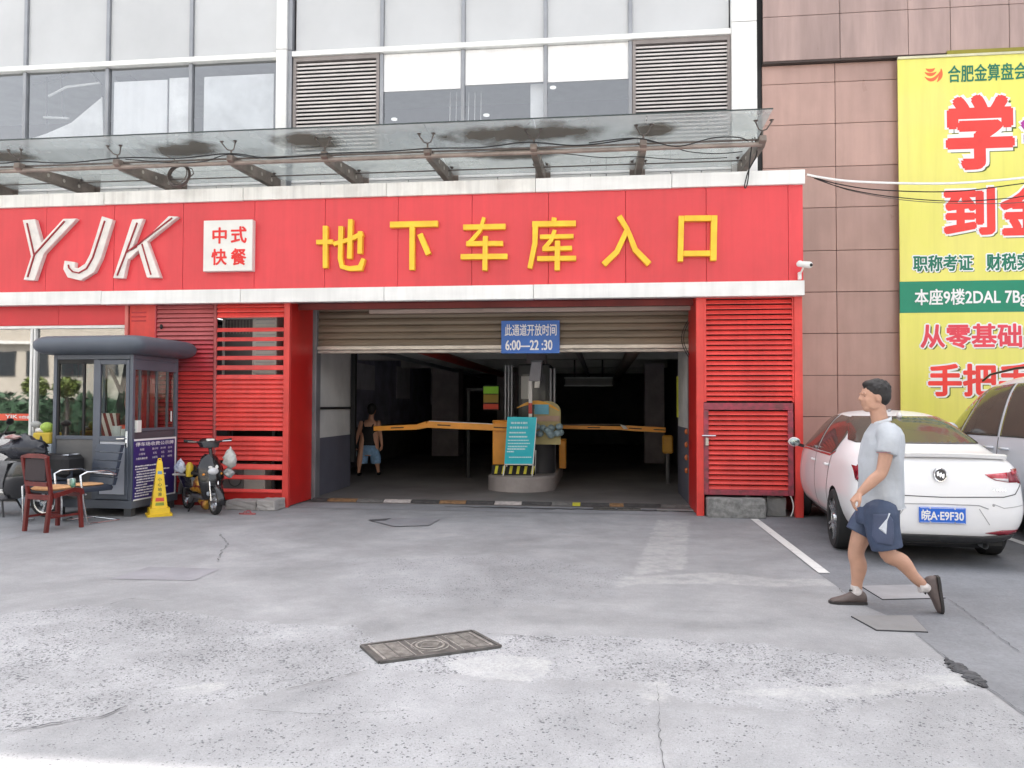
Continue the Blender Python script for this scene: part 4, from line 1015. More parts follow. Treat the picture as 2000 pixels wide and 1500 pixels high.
for i in range(15): z = a[2] + .04 + i * (a[3] - a[2] - .08) / 14; box('fin', M_alu, t, xm + .04, a[1] - .03, YL + .343, YL + .352, z, z + .008)
for i in range(8): x = a[0] + .06 + i * (xm - a[0] - .1) / 8; box('rib', mat('grille_rib', (.2, .19, .18), .5), t, x, x + .012, YL + .37, YL + .38, a[3] - .25, a[3] - .04)
box('leg', M_alud, t, a[0] + .05, a[0] + .1, YL + .45, YL + .5, 0, a[2]); box('leg', M_alud, t, a[1] - .1, a[1] - .05, YL + .45, YL + .5, 0, a[2])
a = RECT(440, 905, 523, 968, YL + .35)
t = thing('air_conditioner', 'low white outdoor unit behind the bottom gaps of the slat screen', 'air conditioner', ((a[0] + a[1]) / 2, YL + .3, 0), world=True)
box('casing', M_acw, t, a[0] + (a[1] - a[0]) * .5, a[1], YL + .25, YL + .6, a[2], a[3], .01)
box('casing', mat('grey_side_panel', (.24, .235, .235), .6), t, a[0], a[0] + (a[1] - a[0]) * .49, YL + .27, YL + .6, a[2], a[3], .01)
MB().lathe([(.09, 0), (.1, 0), (.1, .015), (.09, .015)], (a[0] + .2, YL + .255, (a[2] + a[3]) / 2), 'Y', 20).build('fan_ring', M_alud, t)
box('foot', M_alud, t, a[0], a[1], YL + .3, YL + .55, 0, a[2])
# step blocks
a = RECT(470, 975, 541, 1000, 10.2)
t = rblock('step_block', 'low pale concrete step blocks in front of the slat screen', XX(10.25, (440, 985)), XX(10.25, (500, 985)), 10.25, 10.55, .135, mat('pale_step_concrete', (.33, .31, .30), .85, var=.15, scale=4, bump=.3), 5, 'step')
rblock('step_block', 'pale square concrete step corner by the red post', XX(10.25, (502, 990)), XX(10.25, (539, 990)), 10.22, 10.58, .15, mat('pale_step_concrete2', (.36, .34, .33), .85, var=.1, scale=4, bump=.3), 6, 'step')
# flip-flop
fl = thing('flip_flop', 'single dull red flip-flop lying before the concrete steps', 'flip-flop', G(483, 1005))
so = MB(); pr = []
for i in range(20):
    t_ = 2 * math.pi * i / 20; pr.append((.12 * math.cos(t_), .042 * math.sin(t_) * (1 + .2 * math.cos(t_))))
so.add([(x, y, .0) for x, y in pr] + [(x, y, .02) for x, y in pr], [tuple(range(19, -1, -1)), tuple(range(20, 40))] + [(i, (i + 1) % 20, (i + 1) % 20 + 20, i + 20) for i in range(20)])
so.build('sole', mat('dull_red_rubber', (.34, .10, .10), .7), fl)
for s_ in (-1, 1): MB().tube([(.06, 0, .02), (.03, .018 * s_, .05), (-.02, .036 * s_, .05), (-.04, .04 * s_, .015)], .006, 6).build('strap', mat('dull_red_strap', (.30, .07, .08), .6), fl)

# -------- louvred wall left of the pipe, plain panel, shopfront
LW = thing('louvred_wall', 'faded red horizontal louvre cladding behind the guard booth', 'louvre wall', (-6.0, YL, 0), world=True)
wx0, wx1 = XX(YL, (306, 620)), XX(YL, (417, 600), (416, 900))
z1_ = ZZ(YL, (360, 594)); n = 42; h = (z1_ - .2) / n
mA, mB_, mC = slat_mesh(h, M_redpink, .04), slat_mesh(h, M_redfade, .04), slat_mesh(h, mat('slightly_faded_red', (.60, .045, .045), .5, var=.2, scale=1.5), .04)
for i in range(n):
    k = i / n; me = mA if k > .80 else (mB_ if k > .62 else mC)
    piece('slat', me, (wx0, YL + .04, .2 + i * h), LW, (wx1 - wx0, 1, 1), rot=(0, random.uniform(-.001, .001), 0))
box('backing', mat('dark_red_backing', (.28, .02, .02)), LW, wx0, wx1, YL + .05, YL + .06, 0, z1_)
box('stile', M_redfade, LW, wx0 - .02, wx0 - .001, YL - .01, YL + .06, 0, z1_)
o = MB().tube([(XX(YL, (422, 600)), YL - .01, zb0 + .02), (XX(YL, (421, 750)), YL - .01, 1.4), (XX(YL, (420, 880)), YL - .01, .55), (XX(YL, (420, 960)), YL - .01, .05)], .028, 12).build('drain_pipe', mat('faded_maroon_pipe', (.33, .06, .06), .45, var=.25, scale=5), None, loc=(XX(YL, (421, 750)), YL, 0), smooth=50)
tag(o, 'faded maroon drain pipe between the two louvred wall panels', 'pipe')
o = MB().ball((0, 0, 0), .025, .02, .04, 8, 6).build('hook', M_black, None, loc=W(315, 638, YL - .02)); tag(o, 'small dark hook on the top left slats of the faded louvre wall', 'hook')

YW = 10.72
SH = thing('shopfront', 'restaurant shopfront with red header, white frame and large glass panes', 'shopfront', (-8.5, YW, 0), world=True)
gx_ = [-13.0, -11.3, XX(YW, (68, 700)), XX(YW, (251, 640))]
z_h0 = ZZ(YW, (0, 646), (250, 638)); z_h1 = ZZ(YW, (0, 640), (250, 633))
hx = [-13.0, -10.4, XX(YW, (120, 620)), XX(YW, (250, 620))]
for i in range(3): box('header_panel', mat('red_header_paint', (.62, .03, .04), .38, var=.06), SH, hx[i] + .001, hx[i + 1] - .001, YW - .06, YW - .02, z_h1 + .002, zb0 + .02, .002)  # header panels in one even red
box('corner_panel', M_red2, SH, XX(YW, (258, 620)), wx0 - .022, YW - .06, YW, ZZ(YW, (280, 1000)), zb0 + .02, .003)
box('corner_strip', mat('pinkish_corner_strip', (.60, .16, .14), .5), SH, XX(YW, (251, 620)), XX(YW, (257, 620)), YW - .09, YW, .02, zb0 + .02)
for k in range(3):
    zz = ZZ(YW, (280, 613 + 8 * k)); box('vent_slot', mat('panel_slot', (.5, .025, .03), .5), SH, XX(YW, (262, 620)), XX(YW, (290, 620)), YW - .066, YW - .061, zz, zz + .025)
box('frame', M_white, SH, -13.0, gx_[3], YW - .05, YW + .03, z_h0 - .0, z_h1, .003)
box('sill', M_white, SH, -13.0, gx_[3], YW - .05, YW + .05, .10, .18, .003)
for x in gx_[:3]:
    box('mullion', M_white, SH, x - .045, x - .005, YW - .05, YW + .04, .182, z_h0 - .002, .003)
    box('mullion', mat('mullion_gap', (.06, .06, .06), .5), SH, x - .004, x + .012, YW - .03, YW + .04, .182, z_h0 - .002)
    box('mullion', M_white, SH, x + .013, x + .045, YW - .05, YW + .04, .182, z_h0 - .002, .003)
for i in range(3): box('pane', G_shop, SH, gx_[i] + .046, gx_[i + 1] - .046, YW, YW + .012, .182, z_h0 - .002)
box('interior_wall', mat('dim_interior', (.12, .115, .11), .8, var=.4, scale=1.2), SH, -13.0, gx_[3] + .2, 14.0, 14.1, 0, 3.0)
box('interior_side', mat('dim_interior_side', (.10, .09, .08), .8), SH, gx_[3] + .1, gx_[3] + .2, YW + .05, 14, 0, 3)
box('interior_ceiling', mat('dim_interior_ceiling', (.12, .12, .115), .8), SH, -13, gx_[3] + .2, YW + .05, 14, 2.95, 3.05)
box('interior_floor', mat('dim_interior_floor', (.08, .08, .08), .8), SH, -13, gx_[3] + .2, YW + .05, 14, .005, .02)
t = thing('ceiling_lamp', 'row of pale ceiling lamps glimpsed inside the restaurant', 'lamp', (-9, 12.5, 2.9), world=True)
for x in (-10.6, -9.6, -8.6):
    for y in (11.8, 12.8): box('lamp_panel', mat('lit_lamp_panel', (.9, .86, .76), .5, emit=4), t, x, x + .35, y, y + .12, 2.9, 2.93)
a = RECT(-60, 808, 62, 821, YW - .01)
ST = thing('window_sticker', 'orange red strip sticker with white lettering across the restaurant window', 'sticker', (a[0], YW - .003, a[2]), world=True)
box('strip', mat('orange_red_sticker', (.78, .10, .05), .45), ST, a[0], a[1], YW - .006, YW - .001, a[2], a[3])
b_ = RECT(10, 810, 34, 819, YW - .01); text('lettering', 'YJK', TF(YW - .006), M_txtw, ST, *b_, .002, .03)
b_ = RECT(37, 812, 57, 818, YW - .01); text('lettering', '中式快餐', TF(YW - .006), M_txtw, ST, *b_, .002, .02)
# table with basket inside doorway zone
t = thing('yellow_tray', 'yellow tray with a green vegetable beside the guard booth', 'tray', W(88, 868, 10.2), world=True)
c = W(88, 866, 10.2)
box('tray', mat('mustard_yellow_tray', (.60, .43, .04), .5), t, c.x - .13, c.x + .16, 10.1, 10.35, c.z - .0, c.z + .16, .02)
MB().ball((c.x + .03, 10.2, c.z + .23), .10, .08, .08, 12, 8).build('vegetable', mat('pale_green_cabbage', (.42, .60, .10), .5, var=.25, scale=20), t, smooth=60)
MB().ball((c.x - .05, 10.2, c.z + .19), .10, .07, .04, 12, 8).build('cloth', M_wpanel, t, smooth=60)
box('table', mat('pale_blue_table', (.34, .40, .46), .5), t, c.x - .3, c.x + .22, 10.05, 10.5, .03, c.z - .002, .01)
t = thing('wall_fan', 'small pale grey figure-shaped bracket on the restaurant window post', 'bracket', W(70, 838, 10.4), world=True)
c = W(70, 838, 10.4); mb = MB(); mb.ball((c.x, 10.4, c.z + .07), .09, .04, .05, 12, 8); mb.build('head', mat('pale_grey_bracket', (.42, .43, .42), .5), t, smooth=60)
for dx in (-.05, .045): MB().tube([(c.x + dx * .6, 10.4, c.z + .04), (c.x + dx, 10.4, c.z - .16)], .018, 8).build('leg', mat('pale_grey_bracket', (.4, .4, .4)), t)

# =================================================================== OFFICE BUILDING ABOVE
YU = 11.95
TOP = 16.3
OB = thing('office_building', 'pale grey curtain wall office front above the garage entrance', 'building', (-5, YU, 3), world=True)
bx0 = -16.0; bx1 = XX(YU, (1481, 110), (1475, 220))
zc1, zc0 = ZZ(YU - .1, (0, 127), (540, 101), (1425, 55)), ZZ(YU - .1, (0, 138), (540, 112), (1425, 67))
xa = [XX(YU - .05, (p, 130)) for p in (48, 209, 372)]
pil = (XX(YU - .12, (540, 130)), XX(YU - .12, (560, 130)), XX(YU - .05, (572, 130)))
xb = [XX(YU - .05, (p, 130)) for p in (745, 904, 1065, 1231)]
pr_ = (XX(YU - .12, (1429, 110)), XX(YU - .12, (1478, 110)))
colsL = [bx0, xa[0] - 2.55, xa[0] - 1.3] + xa + [pil[0] + .01]
colsR = [pil[2]] + xb + [pr_[0] + .01]
z_c = ZZ(YU, (1000, 300)) - .9
for cols in (colsL, colsR):
    for i in range(len(cols) - 1):
        o = box('spandrel_panel', M_frost, OB, cols[i] + .03, cols[i + 1] - .03, YU, YU + .03, zc1 - .01, zc1 + 1.75, 0.004)
        box('window_pane', G_win, OB, cols[i] + .03, cols[i + 1] - .03, YU, YU + .012, zc1 + 1.82, zc1 + 3.3)
        if i: box('mullion', M_alu, OB, cols[i] - .03, cols[i] + .03, YU - .05, YU + .05, zc1 - .01, TOP - .3, .004)
        # upper storeys run on out of the picture
        box('spandrel_panel', M_frost, OB, cols[i] + .03, cols[i + 1] - .03, YU, YU + .03, zc1 + 3.37, TOP - .3, 0.004)
box('transom', M_white, OB, bx0, pil[0] - .001, YU - .10, YU + .02, zc0 - .0, zc1 - .012, .004)
box('transom', M_white, OB, pil[2] + .001, pr_[0] - .001, YU - .10, YU + .02, zc0, zc1 - .012, .004)
box('transom', M_white, OB, bx0, bx1, YU - .08, YU + .02, zc1 + 1.752, zc1 + 1.815); box('transom', M_white, OB, bx0, bx1, YU - .08, YU + .02, zc1 + 3.305, zc1 + 3.365)
zj = ZZ(YU - .12, (550, 97)), ZZ(YU - .12, (1450, 43))
for (x0, x1, z) in ((pil[0], pil[1], zj[0]), (pr_[0], pr_[1], zj[1])):
    box('pilaster', M_white, OB, x0, x1, YU - .14, YU + .02, z_c, z - .006, .004); box('pilaster', M_white, OB, x0, x1, YU - .14, YU + .02, z + .006, z + 3.0, .004); box('pilaster', M_white, OB, x0, x1, YU - .14, YU + .02, z + 3.01, TOP - .1, .004)
for z in zj[:1]:
    box('pilaster_return', M_alu, OB, pil[1] + .001, pil[2] - .002, YU - .09, YU + .02, z_c, z - .006); box('pilaster_return', M_alu, OB, pil[1] + .001, pil[2] - .002, YU - .09, YU + .02, z + .006, TOP - .1)
box('dark_seam', M_black, OB, pr_[1], pr_[1] + .14, YU + .0, YU + .1, 2.5, TOP)
box('roof', M_gwall, OB, bx0, bx1 + .1, YU + .06, 32, TOP - .1, TOP + .05)
box('structural_wall', M_gdark, OB, bx0, bx1 + .1, YU + 2.5, YU + 2.6, 3.4, TOP - .11)
box('floor_slab', mat('pale_slab', (.3, .3, .3), .7), OB, bx0, bx1 + .1, YU + .06, YU + 2.5, 3.45, 3.6)
box('inner_ceiling', mat('office_ceiling', (.42, .42, .43), .7), OB, bx0, bx1, YU + .06, YU + 2.5, zc1 + .0, zc1 + .08)
# window band
z0w = ZZ(YU, (0, 276), (1500, 214)) - .5
win_cells = [(colsL[i], colsL[i + 1]) for i in range(len(colsL) - 1)] + [(xb[0], xb[1]), (xb[1], xb[2]), (xb[2], xb[3])]
for (x0, x1) in win_cells: box('window_pane', G_win, OB, x0 + .03, x1 - .03, YU, YU + .012, z0w, zc0 - .003)
for x in colsL[1:-1] + xb: box('mullion', M_alu, OB, x - .03, x + .03, YU - .05, YU + .05, z0w, zc0 - .004, .004)
# louvres
def louv(x0, x1, n):
    z1 = zc0 - .004; me = None
    box('louvre_frame', M_louvfr, OB, x0, x0 + .05, YU - .06, YU + .05, z0w, z1); box('louvre_frame', M_louvfr, OB, x1 - .05, x1, YU - .06, YU + .05, z0w, z1)
    box('louvre_frame', M_louvfr, OB, x0 + .05, x1 - .05, YU - .06, YU + .05, z1 - .07, z1)
    box('louvre_back', M_black, OB, x0 + .05, x1 - .05, YU + .04, YU + .05, z0w, z1 - .07)
    h = (z1 - .07 - z0w) / n
    pr = [(-.05, h * .02), (-.04, 0), (0, h * .30), (0, h * .42), (-.05, h * .46)]
    me = MB().add([(0, y, z) for y, z in pr] + [(1, y, z) for y, z in pr], [(i, (i + 1) % 5, (i + 1) % 5 + 5, i + 5) for i in range(5)] + [tuple(range(5)), tuple(range(9, 4, -1))]).mesh('slat'); me.materials.append(M_louv)
    for i in range(n): piece('slat', me, (x0 + .05, YU + .01, z0w + h * i), OB, (x1 - x0 - .1, 1, 1))
louv(pil[2] + .01, xb[0] - .035, 25); louv(xb[3] + .035, pr_[0] - .005, 27)
# blinds, boards behind the panes
M_blind = mat('white_roller_blind', (.92, .92, .91), .7, var=.04, scale=3, emit=0)
def blind(p0, p1, ytop, ybot, m=None, Y=None, name='blind'):
    Y = Y or YU + .04; a = RECT(p0, ytop, p1, ybot, Y); box(name, m or M_blind, OB, a[0], a[1], Y, Y + .02, a[2], min(a[3], zc0 - .01))
M_film = mat('white_window_film', (.84, .84, .835), .35, var=.05, scale=1.5, ov=.03, streak=.08)
for q_ in ((750, 900, 90, 176), (909, 1062, 85, 163), (1070, 1228, 70, 157)): blind(*q_, M_film, YU - .012, 'window_film')
blind(1036, 1062, 164, 260, Y=YU + .12, name='inner_column')
mat('pale_board', (.85, .85, .84), .5)
blind(222, 326, 158, 290, M_film, YU + .02, 'inner_board'); blind(330, 369, 152, 290, mat('pale_board', (.5, .5, .5)), YU + .03, 'inner_board'); blind(398, 534, 147, 290, mat('pale_board2', (.72, .73, .73), .6), YU + .02, 'inner_board')
for (p0, p1, z_) in ((905, 1036, 255),):
    a = RECT(910, 258, 1034, 262, YU + .1)
bp = MB(); P = [W(58, 272, YU + .15), W(90, 262, YU + .15), W(140, 240, YU + .15), W(200, 190, YU + .15), W(203, 290, YU + .15), W(58, 292, YU + .15)]
bp.prism([(p.x, p.z) for p in P], YU + .14, YU + .16).build('leaning_board', mat('pale_board', (.5, .5, .5)), OB)
for pts in (((95, 188), (130, 170), (195, 162)), ((85, 229), (135, 231))): MB().tube([W(*p, YU + .2) for p in pts], .02, 6).build('inner_rail', M_white, OB)
for pts in (((92, 150), (92, 250)), ((120, 135), (124, 228)), ((64, 165), (120, 152), (150, 130)), ((170, 130), (200, 165), (200, 190)), ((180, 128), (190, 160))): MB().tube([W(*p, YU + .25) for p in pts], .016, 6).build('inner_pipe', M_alud, OB)
a = RECT(226, 130, 256, 155, YU + .5); box('dark_cabinet', M_alud, OB, a[0], a[1], YU + .5, YU + .7, a[2], a[3])
for (px_, py_) in ((770, 234), (950, 226), (1080, 172)): c = W(px_, py_, YU + 1.2); MB().lathe([(0, 0), (.055, 0), (.055, .02), (0, .02)], (c.x, c.y, c.z), 'Z', 14).build('downlight', mat('downlight_glow', (1, 1, .95), .5, emit=.3), OB)
for k in range(6):
    c = W(880 + 12 * k, 180, YU + .3); MB().tube([(c.x, YU + .3, c.z), (c.x - .01, YU + .3, c.z - .5 - .05 * (k % 3))], .007, 5).build('hanging_strip', M_white, OB)
# cladding below the canopy
zk = ZZ(YU - .05, (0, 355), (740, 335), (1450, 325))
zk2 = ZZ(YU - .05, (0, 371), (740, 352), (1450, 338))
xx = bx0
rn = random.Random(2); i = 0
jn = [XX(YU - .05, (p, 362)) for p in (-200, -60, 93, 272, 423, 452, 626, 798, 972, 1153, 1184, 1310, 1370)] + [pr_[0]]
jn = [bx0] + jn
for i in range(len(jn) - 1): box('cladding_panel', M_white, OB, jn[i] + .006, jn[i + 1] - .006, YU - .06, YU, 3.0, zk2 - .006, .003)
box('cladding_band', M_white, OB, bx0, pr_[1], YU - .05, YU - .005, zk2 + .008, zk + .16, .003)
box('cladding_band', M_white, OB, bx0, pr_[1], YU - .02, YU + .01, zk + .165, z0w, .003)

# =================================================================== GLASS CANOPY
CN = thing('glass_canopy', 'dirty glass canopy on brown steel brackets above the red sign', 'canopy', (-4, 10.2, 4.6), world=True)
YC0, YC1 = 9.85, YU - .10
cz0, cz1 = ZZ(YC0, (0, 275), (745, 246), (1510, 213)), ZZ(YC1, (1452, 330), (740, 342)) - .0
def cz(y): return cz0 + (cz1 - cz0) * (y - YC0) / (YC1 - YC0)
ax = [XX(YU - .1, (p, 360)) for p in (20, 180, 350, 545, 705, 880, 1060, 1245)] + [XX(YU - .1, (1445, 335))]
ax = [ax[0] - 3, ax[0] - 1.5] + ax
cx1 = XX(YC0, (1510, 213))
edges = [ax[0] - .75] + [x + .03 for x in ax[:-1]] + [cx1]
edges = edges[:1] + edges[1:]
for i in range(len(edges) - 1):
    x0, x1 = edges[i] + .004, edges[i + 1] - .004; mb = MB(); z0, z1 = cz(YC0), cz(YC1)
    mb.add([(x0, YC0, z0), (x1, YC0, z0), (x1, YC1, z1), (x0, YC1, z1), (x0, YC0, z0 + .015), (x1, YC0, z0 + .015), (x1, YC1, z1 + .015), (x0, YC1, z1 + .015)], [(0, 3, 2, 1), (4, 5, 6, 7), (0, 1, 5, 4), (1, 2, 6, 5), (2, 3, 7, 6), (3, 0, 4, 7)])
    mb.build('glass_pane', G_can, CN)
M_edge = mat('dark_glass_edge', (.03, .045, .045), .3)
box('front_edge', M_edge, CN, edges[0], cx1, YC0 - .012, YC0 - .002, cz0 + .001, cz0 + .016)
YT = 10.2
zt_ = ZZ(YT, (40, 318), (445, 312), (840, 291), (1040, 297)) - .02
ztip = [ZZ(YT, (p, q)) for p, q in ((40, 322), (245, 316), (445, 310), (640, 303), (840, 288), (1040, 296), (1245, 285))]
zT = sum(ztip) / len(ztip)
zB = ZZ(YU - .08, (180, 376), (545, 364), (880, 352), (1245, 345))
M_br = mat('brown_bracket_steel', (.22, .18, .155), .5, metal=.15, var=.3, scale=4)
for x in ax:
    last = x is ax[-1]
    arm = MB(); y0, y1 = YT - .04, YU - .05
    # tapered blade in the y-z plane
    pr = [(y0, zT - .03), (y0 + .02, zT + .05), (y0 + .25, zT + .06), (y1, zB + .16), (y1, zB - .08), (y0 + .16, zT - .08)]
    arm.add([(x - .045, y, z) for y, z in pr] + [(x + .045, y, z) for y, z in pr], [tuple(range(6)), tuple(range(11, 5, -1))] + [(i, (i + 1) % 6, (i + 1) % 6 + 6, i + 6) for i in range(6)])
    ar = arm.build('bracket_arm', M_br, CN, bevel=.006)
    for k in (.35, .55, .75):
        y = y0 + (y1 - y0) * k; z = zT + (zB - zT) * k + .01
        MB().lathe([(0, -.05), (.028, -.05), (.028, .05), (0, .05)], (x, y, z), 'X', 12).build('bolt_cap', M_shutl, ar)
    box('base_plate', M_br, CN, x - .12, x + .12, YU - .075, YU - .052, zB - .16, zB + .22, .005)
    # spider fittings: stem and curved fingers with pads
    for (yy, up) in ((YT + .02, .0), (YU - .42, .0)):
        zz = cz(yy); sp_ = MB(); base = Vector((x, yy, (zT + .04 if yy < 11 else zB + .14))); mid = Vector((x, yy, min(zz - .08, base.z + .08)))
        if mid.z < base.z: mid.z = base.z + .01
        sp_.tube([base, mid], .013, 8)
        for sx in (-1, 1):
            e = Vector((x + .10 * sx, yy - .08, zz - .035)); sp_.tube([mid, mid + Vector((.05 * sx, -.02, .012)), e], .009, 6); sp_.tube([e, e + Vector((0, 0, .03))], .014, 8)
            sp_.ball(e + Vector((0, 0, .025)), .032, .032, .009, 10, 6)
        sp_.build('spider_fitting', M_steel, CN, smooth=50)
MB().tube([(edges[0], YT + .06, zT - .045), (ax[-1], YT + .06, zT - .045)], .03, 10).build('front_tube', M_steell, CN, smooth=60)
MB().tube([(edges[0], YT + .10, zT + .03), (ax[-1], YT + .10, zT + .03)], .014, 8).build('front_rod', M_steel, CN)
MB().tube([(edges[0], YU - .5, cz(YU - .5) - .06), (ax[-1], YU - .5, cz(YU - .5) - .06)], .010, 8).build('rear_rod', M_steel, CN)
# dirt on the glass
def dirt_mat():
    m = bpy.data.materials.new('brown_dirt_film'); m.use_nodes = True; nt = m.node_tree; b = nt.nodes['Principled BSDF']; N = nt.nodes.new; L = nt.links.new
    b.inputs['Base Color'].default_value = (.13, .105, .078, 1); b.inputs['Roughness'].default_value = .9
    tc = N('ShaderNodeTexCoord'); ln = N('ShaderNodeVectorMath'); ln.operation = 'LENGTH'
    mp = N('ShaderNodeMapping'); mp.inputs['Location'].default_value = (-1, -1, 0); mp.inputs['Scale'].default_value = (2, 2, 0)
    L(tc.outputs['Generated'], mp.inputs[0])
    n = N('ShaderNodeTexNoise'); n.inputs['Scale'].default_value = 2.5; n.inputs['Detail'].default_value = 5
    g = N('ShaderNodeNewGeometry'); L(g.outputs['Position'], n.inputs[0])
    L(mp.outputs[0], ln.inputs[0])
    a = N('ShaderNodeMath'); a.operation = 'MULTIPLY_ADD'; a.inputs[1].default_value = 1.3; L(n.outputs[0], a.inputs[0]); L(ln.outputs['Value'], a.inputs[2])
    r = N('ShaderNodeMapRange'); r.interpolation_type = 'SMOOTHSTEP'; r.inputs[1].default_value = 1.05; r.inputs[2].default_value = 1.6; r.inputs[3].default_value = .85; r.inputs[4].default_value = 0
    L(a.outputs[0], r.inputs[0]); L(r.outputs[0], b.inputs['Alpha']); return m
M_dirt = dirt_mat()
for (p0, p1, ya, yb) in ((840, 1210, YC0 + .0, YC0 + 1.0), (1215, 1345, YC0 + .2, YC0 + .8), (520, 690, YC0 + .02, YC0 + .8), (280, 450, YC0 + .15, YC0 + .95), (880, 1150, YC0 + .85, YC0 + 1.5), (-60, 80, YC0 + .2, YC0 + .9)):
    yy = (ya + yb) / 2; x0, x1 = XX(yy, (p0, 280)), XX(yy, (p1, 280))
    MB().add([(x0, ya, cz(ya) - .004), (x1, ya, cz(ya) - .004), (x1, yb, cz(yb) - .004), (x0, yb, cz(yb) - .004)], [(0, 3, 2, 1)]).build('dirt_film', M_dirt, CN)
# cables
def cable(name, label, pts, r, m, sub=8, cat='cable'):
    P = [Vector(p) for p in pts]; out = []
    for i in range(len(P) - 1):
        p0, p1, p2, p3 = P[max(i - 1, 0)], P[i], P[i + 1], P[min(i + 2, len(P) - 1)]
        for j in range(sub):
            t = j / sub; out.append(.5 * ((2 * p1) + (-p0 + p2) * t + (2 * p0 - 5 * p1 + 4 * p2 - p3) * t * t + (-p0 + 3 * p1 - 3 * p2 + p3) * t ** 3))
    out.append(P[-1]); o = MB().tube(out, r, 6).build(name, m, None, loc=P[0], smooth=60); return tag(o, label, cat)
cable('cable', 'black cable draped along the front of the canopy brackets', [W(p, q, 10.12) for p, q in ((-200, 325), (0, 319), (40, 315), (130, 318), (245, 308), (350, 309), (450, 300), (530, 309), (640, 300), (750, 296), (840, 290), (940, 288), (1030, 278), (1130, 284), (1242, 270))], .009, M_rub)
cable('cable', 'thin black cable sagging between the middle canopy brackets', [W(p, q, 10.10) for p, q in ((245, 311), (340, 318), (400, 315), (445, 302), (500, 308), (560, 306))], .007, M_rub)
cable('cable', 'black cable sweeping from the seventh bracket to the end bracket', [W(p, q, 10.10) for p, q in ((1150, 279), (1245, 270), (1320, 286), (1390, 270), (1440, 268), (1462, 276))], .008, M_rub)
cable('cable', 'thin black cable drooping behind the right canopy bracket', [W(p, q, 10.3) for p, q in ((1250, 272), (1300, 283), (1345, 296), (1400, 300), (1450, 296))], .006, M_rub)
cable('cable', 'thin dark cable sagging low between sixth and seventh bracket', [W(p, q, 10.5) for p, q in ((1065, 298), (1110, 301), (1180, 308), (1240, 306), (1320, 311), (1420, 308))], .006, M_rub)
cable('cable', 'black cable looped down over the right end of the white trim', [W(p, q, 10.42) for p, q in ((1474, 268), (1478, 300), (1462, 333), (1457, 350), (1454, 364), (1457, 366), (1461, 350), (1466, 300), (1470, 270))], .008, M_rub)
cable('cable', 'thick white cable running from the red sign across the pink wall', [W(p, q, 10.9) for p, q in ((1576, 341), (1600, 346), (1660, 354), (1760, 358), (1860, 358), (1950, 352), (2000, 347), (2200, 325))], .016, M_white)
cable('cable', 'upper thin black cable hanging in front of the yellow banner', [W(p, q, 10.95) for p, q in ((1578, 343), (1640, 360), (1720, 371), (1860, 374), (2000, 358), (2200, 330))], .008, M_rub)
cable('cable', 'middle thin black cable hanging in front of the yellow banner', [W(p, q, 11.0) for p, q in ((1590, 348), (1650, 368), (1740, 384), (1860, 393), (1960, 388), (2000, 383), (2200, 350))], .007, M_rub)
cable('cable', 'lowest thin dark cable hanging in front of the yellow banner', [W(p, q, 11.02) for p, q in ((1600, 350), (1660, 372), (1760, 390), (1870, 397), (2000, 395), (2200, 372))], .005, M_steel)
# coil
cc = W(349, 343, 10.35)
cl = MB(); rn = random.Random(8)
for k in range(7):
    r = .155 + .007 * (k % 3); off = Vector((rn.uniform(-.012, .012), -.03 + .012 * k, rn.uniform(-.01, .01))); tl = rn.uniform(-.06, .06)
    cl.tube([cc + off + Vector((math.cos(a) * r, math.sin(a) * r * .25 + tl * math.cos(a) * .3, math.sin(a) * r)) for a in [2 * math.pi * i / 30 for i in range(31)]], .008, 6, False)
cl.tube([cc + Vector((.02, 0, .16)), cc + Vector((-.1, .05, .26)), cc + Vector((-.3, .1, .35))], .008, 6)
cl.tube([cc + Vector((.15, 0, -.05)), cc + Vector((.22, .02, .03)), cc + Vector((.19, .03, .1)), cc + Vector((.13, 0, .12))], .008, 6)
o = cl.build('cable_coil', mat('grey_brown_cable', (.12, .10, .09), .5, var=.3, scale=20), None, loc=cc, smooth=60); tag(o, 'round coil of grey brown cable hanging from the third bracket', 'cable coil')

# =================================================================== PINK TILED BUILDING
YPk = 11.92
PB = thing('tiled_building', 'pink granite tiled building wall right of the garage', 'building', (6, YPk, 0), world=True)
pxx = XX(YPk, (1489, 300))
colsP = [pxx, XX(YPk, (1632, 300)), XX(YPk, (1762, 300))] + [XX(YPk, (1762, 300)) + 1.08 * k for k in range(1, 14)]
rowsP = [ZZ(YPk, (1632, v)) for v in (123, 160, 241, 325, 405, 489, 570, 651, 733, 814)]
step = (rowsP[-3] - rowsP[-1]) / 2
while rowsP[-1] - step > 0: rowsP.append(rowsP[-1] - step)
rowsP.append(0.0)
box('wall', M_black, PB, pxx, 20, YPk + .04, YPk + 6, 0, TOP)
hid = YPk + .0
for i in range(len(colsP) - 1):
    for j in range(len(rowsP) - 1):
        x0, x1 = colsP[i], colsP[i + 1]
        if i >= 3 and rowsP[j] > 1.6: continue    # covered by the banner
        box('tile', M_tile, PB, x0 + .004, x1 - .004, YPk + random.uniform(-.003, .003), YPk + .03, rowsP[j + 1] + .004, rowsP[j] - .004, .003)
colsQ = [pxx, XX(YPk, (1637, 60)), XX(YPk, (1769, 60)), XX(YPk, (1851, 60)), XX(YPk, (1965, 50))]
while colsQ[-1] < 14: colsQ.append(colsQ[-1] + random.choice((.7, 1.0, 1.1)))
rowsQ = [rowsP[0] + .03, ZZ(YPk, (1637, 32))]
while rowsQ[-1] < TOP: rowsQ.append(rowsQ[-1] + .72)
for i in range(len(colsQ) - 1):
    for j in range(len(rowsQ) - 1):
        if j > 2 and False: continue
        box('tile', M_tileb, PB, colsQ[i] + .004, colsQ[i + 1] - .004, YPk - .09 + random.uniform(-.003, .003), YPk - .04, rowsQ[j] + .004, rowsQ[j + 1] - .004, .003)
